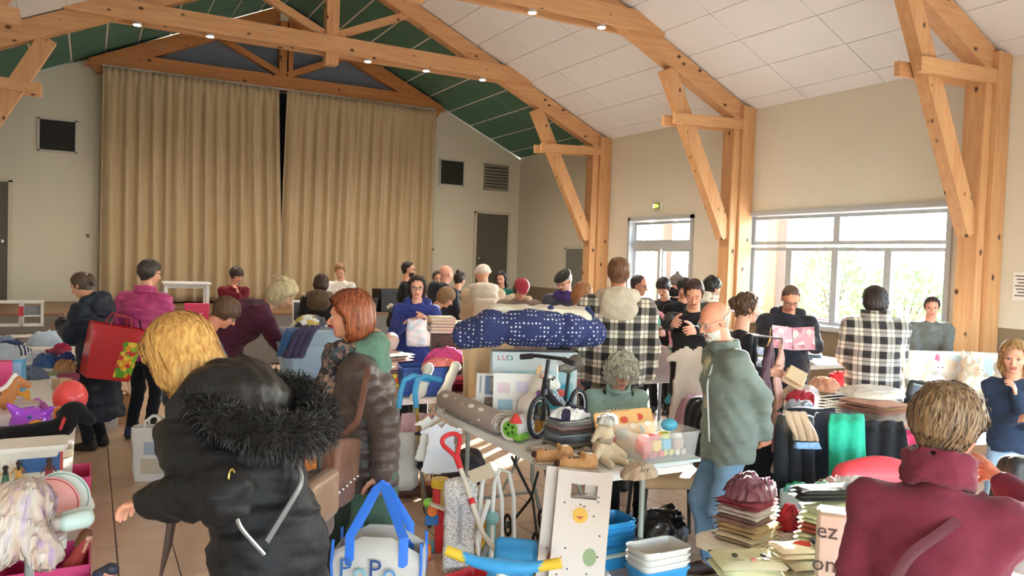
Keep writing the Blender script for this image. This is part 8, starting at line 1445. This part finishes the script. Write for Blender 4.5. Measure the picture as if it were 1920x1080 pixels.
hw = (Matrix.Rotation(math.radians(30), 3, 'Z')@(atd(716, 905, 3.36)-t.location))
for y_ in (-.42, .4): B().tube([(-.11, y_*d, h-.1), (-.11, y_*d, h+.02), (hw.x-.02, hw.y+.02*np.sign(y_), hw.z-.02), (hw.x, hw.y, hw.z), (hw.x+.02, hw.y+.02*np.sign(y_), hw.z-.02), (.11, y_*d, h+.02), (.11, y_*d, h-.1)], .022, 6, flat=.16, up=(0, 1, 0)).build('handle', bm, t)
for k, (ch_, c_) in enumerate((('P', '#2f5f9a'), ('o', '#6fa8b8'), ('P', '#2a3f7a'), ('o', '#4a86b8'))): text(ch_, .11, plain(c_, .5), t, (-.12+.06*k, -d*.5-.012, .235-.012*(k % 2)), (math.radians(88), 0, 0))
# blonde: hood with fur ruff, strap, zip pulls, handbag, umbrella
P, I = PP['blonde']; c, rt, fw, ud = I['nb'], I['rt'], I['fwd'], I['ud']; bm_ = cloth('#221e1d', '#181514', 5, .5, .5, .5, 60, 0)
s = S(.04); q0 = c-fw*.12+ud*.0; Rm = np.stack([rt, fw, ud], 1); s.ell(q0-ud*.06, (.19, .10, .15), Rm).ell(q0-ud*.0+fw*.02, (.17, .1, .1), Rm).chain([c+rt*.13+fw*.08, c+rt*.16-fw*.03+ud*.0, c+rt*.1-fw*.1+ud*.03, c-rt*.1-fw*.1+ud*.03, c-rt*.16-fw*.03, c-rt*.13+fw*.08], [.035, .05, .06, .06, .05, .035]); s.disp = lambda Pp: .01*snoise(Pp, 14, 8, 2); V, F = s.mesh(.012); ho = B().add(relax(V, F, 1), F).build('hood', bm_, P, angle=180)
fr = S(.03); rim = [q0+rt*x_-ud*z_-fw*y_ for x_, y_, z_ in ((.2, -.02, -.02), (.215, .05, .08), (.17, .09, .18), (.08, .11, .235), (-.04, .11, .24), (-.14, .09, .19), (-.2, .04, .1), (-.19, -.02, .0))]; fr.chain(rim, [.035, .045, .05, .052, .052, .05, .045, .035]); V, F = fr.mesh(.014); fo = B().add(V, F).build('fur_ruff', cloth('#1b1614', '#120e0d', 30), P, angle=180)
def fur(fn, V, n, ln, wd, mt, par, bias, seed=1):
    R_ = np.random.RandomState(seed); ii = R_.choice(len(V), n); p = V[ii]; e = .004; N = np.stack([(fn(p+np.eye(3)[i]*e)-fn(p-np.eye(3)[i]*e))/(2*e) for i in range(3)], 1); N /= np.linalg.norm(N, axis=1)[:, None]+1e-9
    d = N+R_.normal(size=p.shape)*.45+np.array(bias); d /= np.linalg.norm(d, axis=1)[:, None]; sd_ = np.cross(d, R_.normal(size=p.shape)); sd_ /= np.linalg.norm(sd_, axis=1)[:, None]; L = ln*R_.uniform(.5, 1.2, n)[:, None]; g = np.array([0, 0, -.3])
    VV = np.stack([p-sd_*wd, p+sd_*wd, p+d*L*.55+sd_*wd*.7, p+d*L*.55-sd_*wd*.7, p+(d+g)*L], 1).reshape(-1, 3); FF = [x for k in range(n) for x in ((5*k, 5*k+1, 5*k+2, 5*k+3), (5*k+3, 5*k+2, 5*k+4))]; B().add(VV, FF).build('fur', mt, par, angle=180, kind='stuff')
fur(fr, V, 6000, .042, .0014, hairmat('#2a221e', '#100c0b'), fo, (0, 0, -.25))
strap(P, [I['sho']['R']+ud*.07-rt*.02, c-fw*.13-ud*.12+rt*.05, I['waist']-fw*.2-rt*.02, I['hip']-fw*.16-rt*.2+ud*.05], .011, plain('#4a4744', .35), flat=.35, up=fw)
strap(P, [I['loc'](atd(433, 880, 2.02)), I['loc'](atd(432, 935, 2.0)), I['loc'](atd(450, 990, 2.02)), I['loc'](atd(495, 1040, 2.06))], .006, plain('#8f8f8c', .25, .7), 'zip_cord', 1); B().tube([I['loc'](atd(434, 893, 2.0))+np.array([.012*math.cos(a), 0, .02*math.sin(a)]) for a in np.linspace(0, 6.28, 10, endpoint=False)], .003, 5, closed=True).build('ring', gm, P)
q = atd(578, 945, 2.75); t = bagbody('handbag', 'brown leather handbag hanging behind the blonde woman\'s elbow', q+Vector((0, 0, -.16)), (0, 0, .9), (.26, .12, .26), cloth('#5a473c', '#463730', 6, .5, .4), cloth('#8a6a50', '#75573f', 6, .5, .4)); B().tube([(-.09, 0, .25), (-.08, 0, .38), (.08, 0, .38), (.09, 0, .25)], .01, 6).build('handle', plain('#3a2c26', .4), t)
t = thing('umbrella', 'thin dark rolled umbrella hanging below the black coat', 'umbrella', atd(300, 1085, 2.3), rot=(0, .1, 0)); L_ = .3; B().tube([(0, 0, 0), (.01, 0, .1), (.015, 0, L_)], np.array([.004, .012, .015]), 8).build('canopy', plain('#3a2418', .5), t); B().tube([(.015, 0, L_), (.016, 0, L_+.06)], .008, 6).build('handle', plain('#241812', .4), t)
# others
P, I = PP['pink']; c, rt, fw, ud = I['nb'], I['rt'], I['fwd'], I['ud']; strap(P, [I['sho']['L']+ud*.06+rt*.06, c-fw*.125-ud*.1, I['waist']-fw*.16+rt*.09, I['hip']-fw*.05+rt*.22], .014, plain('#4a2f38', .5), up=fw); s = S(.02).rbox(I['waist']-fw*.15-rt*.06-ud*.04, (.07, .04, .09), .03, np.stack([rt, fw, ud], 1)); I['part']('back_pouch', s, plain('#3d2630', .5), .016)
P, I = PP['maroon']; c, rt, fw, ud = I['nb'], I['rt'], I['fwd'], I['ud']; ms = plain('#5c2430', .5)
strap(P, [I['sho']['R']+ud*.075-rt*.05, c-fw*.13-ud*.08+rt*.04, I['chest']-fw*.185-rt*.05, I['waist']-fw*.185-rt*.13-ud*.02, I['hip']-fw*.13-rt*.2], .017, ms, flat=.3, up=fw); B().tube([I['waist']-fw*.2-rt*.115+rt*.018*math.cos(a)+ud*.018*math.sin(a)+ud*.01 for a in np.linspace(0, 6.28, 12, endpoint=False)], .003, 5, closed=True).build('buckle', plain('#c9a08a', .3, .7), P)
q = atd(1895, 925, 2.3); t = bagbody('black_pouch', 'black zipped pouch in the maroon woman\'s hands', q+Vector((.02, .0, -.08)), (0, .2, -.5), (.2, .1, .18), plain('#26282a', .5), plain('#2f3234', .5)); B().tube([(-.08, -.06, .1), (0, -.065, .06), (.08, -.06, .1)], .004, 5).build('zip', plain('#8a8a88', .3, .7), t)
P, I = PP['beanie']; c, rt, fw, ud = I['nb'], I['rt'], I['fwd'], I['ud']; s = S(.03).rbox(I['chest']-fw*.2-ud*.06, (.14, .06, .16), .05, np.stack([rt, fw, ud], 1)); o = I['part']('backpack', s, plain('#ddd2c0', .5), .016); s = S(.02).rbox(I['chest']-fw*.26-ud*.12, (.1, .03, .07), .03, np.stack([rt, fw, ud], 1)); I['part']('backpack_pocket', s, plain('#d2c6b2', .5), .016); [strap(P, [c-fw*.12+rt*x_*.1+ud*.02, c-fw*.05+rt*x_*.13+ud*.06, c+fw*.08+rt*x_*.12], .014, plain('#d2c6b2', .5)) for x_ in (-1, 1)]
P, I = PP['plaidwoman']; c, rt, fw, ud = I['nb'], I['rt'], I['fwd'], I['ud']; cs_ = plain('#e3dac8', .5); strap(P, [I['sho']['R']+ud*.09-rt*.04-fw*.04, I['chest']-fw*.12+rt*.18, I['waist']-fw*.12+rt*.23, I['hip']-fw*.05+rt*.28-ud*.05], .02, cs_, flat=.3, up=fw)
q = wpt(I, I['hip']+rt*.3-fw*.04-ud*.22); t = bagbody('black_handbag', 'glossy black handbag at the hip of the checked coat', q, (0, .15, math.radians(-50)), (.3, .12, .24), plain('#1f2a2a', .2, coat=.6), plain('#243030', .2, coat=.6))
P, I = PP['redcap']; c, rt, fw, ud = I['nb'], I['rt'], I['fwd'], I['ud']; strap(P, [I['sho']['R']+ud*.07-rt*.05, I['chest']+fw*.165+rt*.1, I['waist']+fw*.17+rt*.03, I['hip']+fw*.15-rt*.05], .012, plain('#4a3a34', .5), up=fw); strap(P, [I['nb']+fw*.12-ud*.05, I['chest']+fw*.17, I['hip']+fw*.17], .006, plain('#c9b8a4', .5), 'zip', 1)
P, I = PP['jacketman']; c, rt, fw, ud = I['nb'], I['rt'], I['fwd'], I['ud']; s = S(.02).etube(I['waist']+fw*.1-ud*.1, c+fw*.085-ud*.06, (.07, .075), (.05, .06), rt); I['part']('shirt_front', s, cloth('#b5ab8c', '#a39979'), .014); strap(P, [c+fw*.11-ud*.05-rt*.07, I['chest']+fw*.165-rt*.085, I['hip']+fw*.165-rt*.09], .006, plain('#c8ccc8', .4), 'zip', 1)
P, I = PP['curly']; c, rt, fw, ud = I['nb'], I['rt'], I['fwd'], I['ud']; [strap(P, [c-fw*.08+rt*x_*.1+ud*.0, c+fw*.03+rt*x_*.125+ud*.03, I['chest']+fw*.145+rt*x_*.11, I['waist']+fw*.15+rt*x_*.1], .02, plain('#3a3836', .6), 'apron_strap', up=fw) for x_ in (-1, 1)]
# leaflet, plastic bag
t = thing('leaflet', 'open pink printed leaflet held by the man in navy', 'paper', atd(1487, 632, 6.52), rot=(math.radians(-25), 0, math.radians(-38))); 
for s_ in (-1, 1): B().box((s_*.085, 0, 0), (.17, .003, .2), rot=(0, 0, s_*-.25)).build('page', patches(['#e8b8c4', '#e3a8b8', '#efe0e2', '#c98a9c'], 26, .6), t, smooth=False)
t = thing('pouch', 'pale iridescent plastic pouch in the hands of the blue hoodie', 'bag', atd(788, 618, 7.15), rot=(0, 0, math.radians(-25))); s = S(.02).rbox((0, 0, -.03), (.13, .03, .13), .028); s.disp = lambda Pp: .008*snoise(Pp, 22, 8); V, F = s.mesh(.012); m, n, l, p = newmat('iridescent'); v = coords(n, l); l.new(ramp(n, l, noise(n, l, v, 9, 2), [(.35, '#9cb8d8'), (.5, '#e3d2dc'), (.65, '#cfdcea')]), p.inputs['Base Color']); p.inputs['Roughness'].default_value = .25; B().add(relax(V, F, 1), F).build('film', m, t, angle=180)
# ================================================================= settling: each piece shifted to rest beside or on its neighbour instead of inside it
for q_ in '''baby_bouncer .082 .16 0;baby_garment -.168 -.191 0;baby_garment.008 -0 .01 0;baby_garment.009 .175 .184 0;baby_garment.012 -.082 .068 0;baby_garment.013 .105 -.094 .01;baby_trousers -.035 .252 0;balance_bike .003 -.014 0;ball -.048 -.052 .01;balloon_ball .096 .103 0;beige_jumper 0 0 .014;black_fur 0 0 .04;black_handbag -.028 -.139 0;black_pouch .027 -.009 0;block_wagon -.013 -.016 0;block_wagon.002 -.008 .006 0;book.006 -.127 .221 0;bowl -.004 -.009 0;bowl.002 -.005 -.009 0;carrier_bag -.007 -.019 0;clear_bin .004 -.1 0;clear_bin.001 -.02 .139 0;clear_sack -.018 -.073 0;clothes_rail .005 .106 .01;coral_cloth 0 0 .014;cow_toy .014 .004 0;crate.001 -.006 .24 0;cream_sack .04 .03 0;denim_bag .19 -.056 .01;doll.001 -.001 -.24 0;doll.002 -.05 -.05 .01;doll.003 -.19 .169 0;doll.004 0 -.01 0;doll.005 .009 -.24 0;doll_carton .006 -.075 0;doll_carton.001 -.003 .05 0;figurine.004 0 0 .004;folded_blouse.001 -.016 -.012 0;folded_blouse.002 -.016 -.012 0;folded_blouse.003 -.008 -.006 0;folded_blouse.004 -.008 -.006 0;folded_blouse.006 -.146 -.106 0;folded_cover .103 .217 0;folded_cover.001 .103 .217 .01;folded_linen -.072 -.069 0;folded_linen.001 -.166 .173 0;folded_linen.002 .003 .141 .01;folded_linen.003 .094 -.104 0;folded_linen.005 .013 .254 .01;folded_linen.006 .011 .141 0;folded_shirt.005 .008 .006 0;folded_suit .019 .029 0;folded_suit.004 -.044 -.06 0;fur_trim -.14 -.113 0;game_box.001 .03 .069 0;game_box.002 .02 .046 0;game_box.012 -.016 -.031 0;green_bag .112 -.141 0;grey_scarf -.029 -.196 0;hanging_coat .006 .106 0;hanging_coat.001 .008 .006 0;hanging_coat.004 .083 -.112 0;hanging_coat.005 -.015 -.013 0;hat .185 -.175 0;heaped_garment.001 .01 .106 0;heaped_garment.004 .142 .111 0;heaped_garment.007 .197 -.023 0;inflatable_octopus .013 -.24 .01;ladybird_shirt -.076 -.065 .01;leaflet -.075 -.066 0;lilac_toys .115 .08 0;metal_rod -.06 -.08 0;metal_rod.001 .107 .145 0;metal_rod.002 -.045 -.06 .01;metal_rod.003 .108 .144 0;mint_jumper .032 -.039 0;monitor -.071 .122 0;muslin .03 -.196 0;pale_sheet -.176 -.163 0;paper_bin .031 -.253 0;paper_carrier -.193 -.143 0;paper_sack 0 0 .02;pastel_doll .01 -.18 0;photo_sheet .027 .009 0;photo_sheet.001 .01 .017 0;pink_bib .015 .069 0;pink_gift_bag 0 0 .004;pink_trim -.029 -.02 .01;pink_vest .059 .046 0;plastic_tub -.009 .18 0;play_board .01 -.048 0;play_board.001 .059 -.248 0;plum_leggings -.005 -.019 0;portrait_print -.015 .024 0;projector -.002 -.01 0;rabbit_sweater -.106 .005 0;red_armchair -.031 -.196 0;red_bag -.002 -.075 0;red_bib .08 -.06 0;red_crate -.034 -.136 0;rolled_mat -.016 .047 0;shoe.070 0 0 .004;shoe.071 0 0 .004;shoe_rack .008 .006 0;shopping_bag -.001 -.075 0;shoulder_bag -.021 -.072 0;slipper -.194 -.037 .01;slipper.001 -.07 -.013 .01;small_toy .001 -.02 0;sock -.09 -.222 0;sock.001 .074 -.184 0;soft_doll .062 .247 0;soft_doll.002 .054 .191 .01;soft_doll.003 0 0 .008;speaker_case .045 .021 0;stacking_toy -.064 -.029 0;stroller -.094 .237 0;sun_hat.001 .04 .091 .01;towel -.128 -.06 0;towel.001 .082 .226 0;towel.002 -.108 .231 0;toy_carton.001 .047 .132 0;toy_dome -.006 -.008 0;toy_heap -.043 -.025 .01;toy_ship .004 .009 0;trinket_box .006 -.075 0;trinket_box.001 -.011 .18 0;white_bodysuit -.239 -.087 0;white_case .24 .007 0;white_sheet -.018 -.068 0;yellow_ball .008 .018 0'''.split(';'):
    n_, *v_ = q_.split(); bpy.data.objects[n_].location += Vector(float(x_) for x_ in v_)
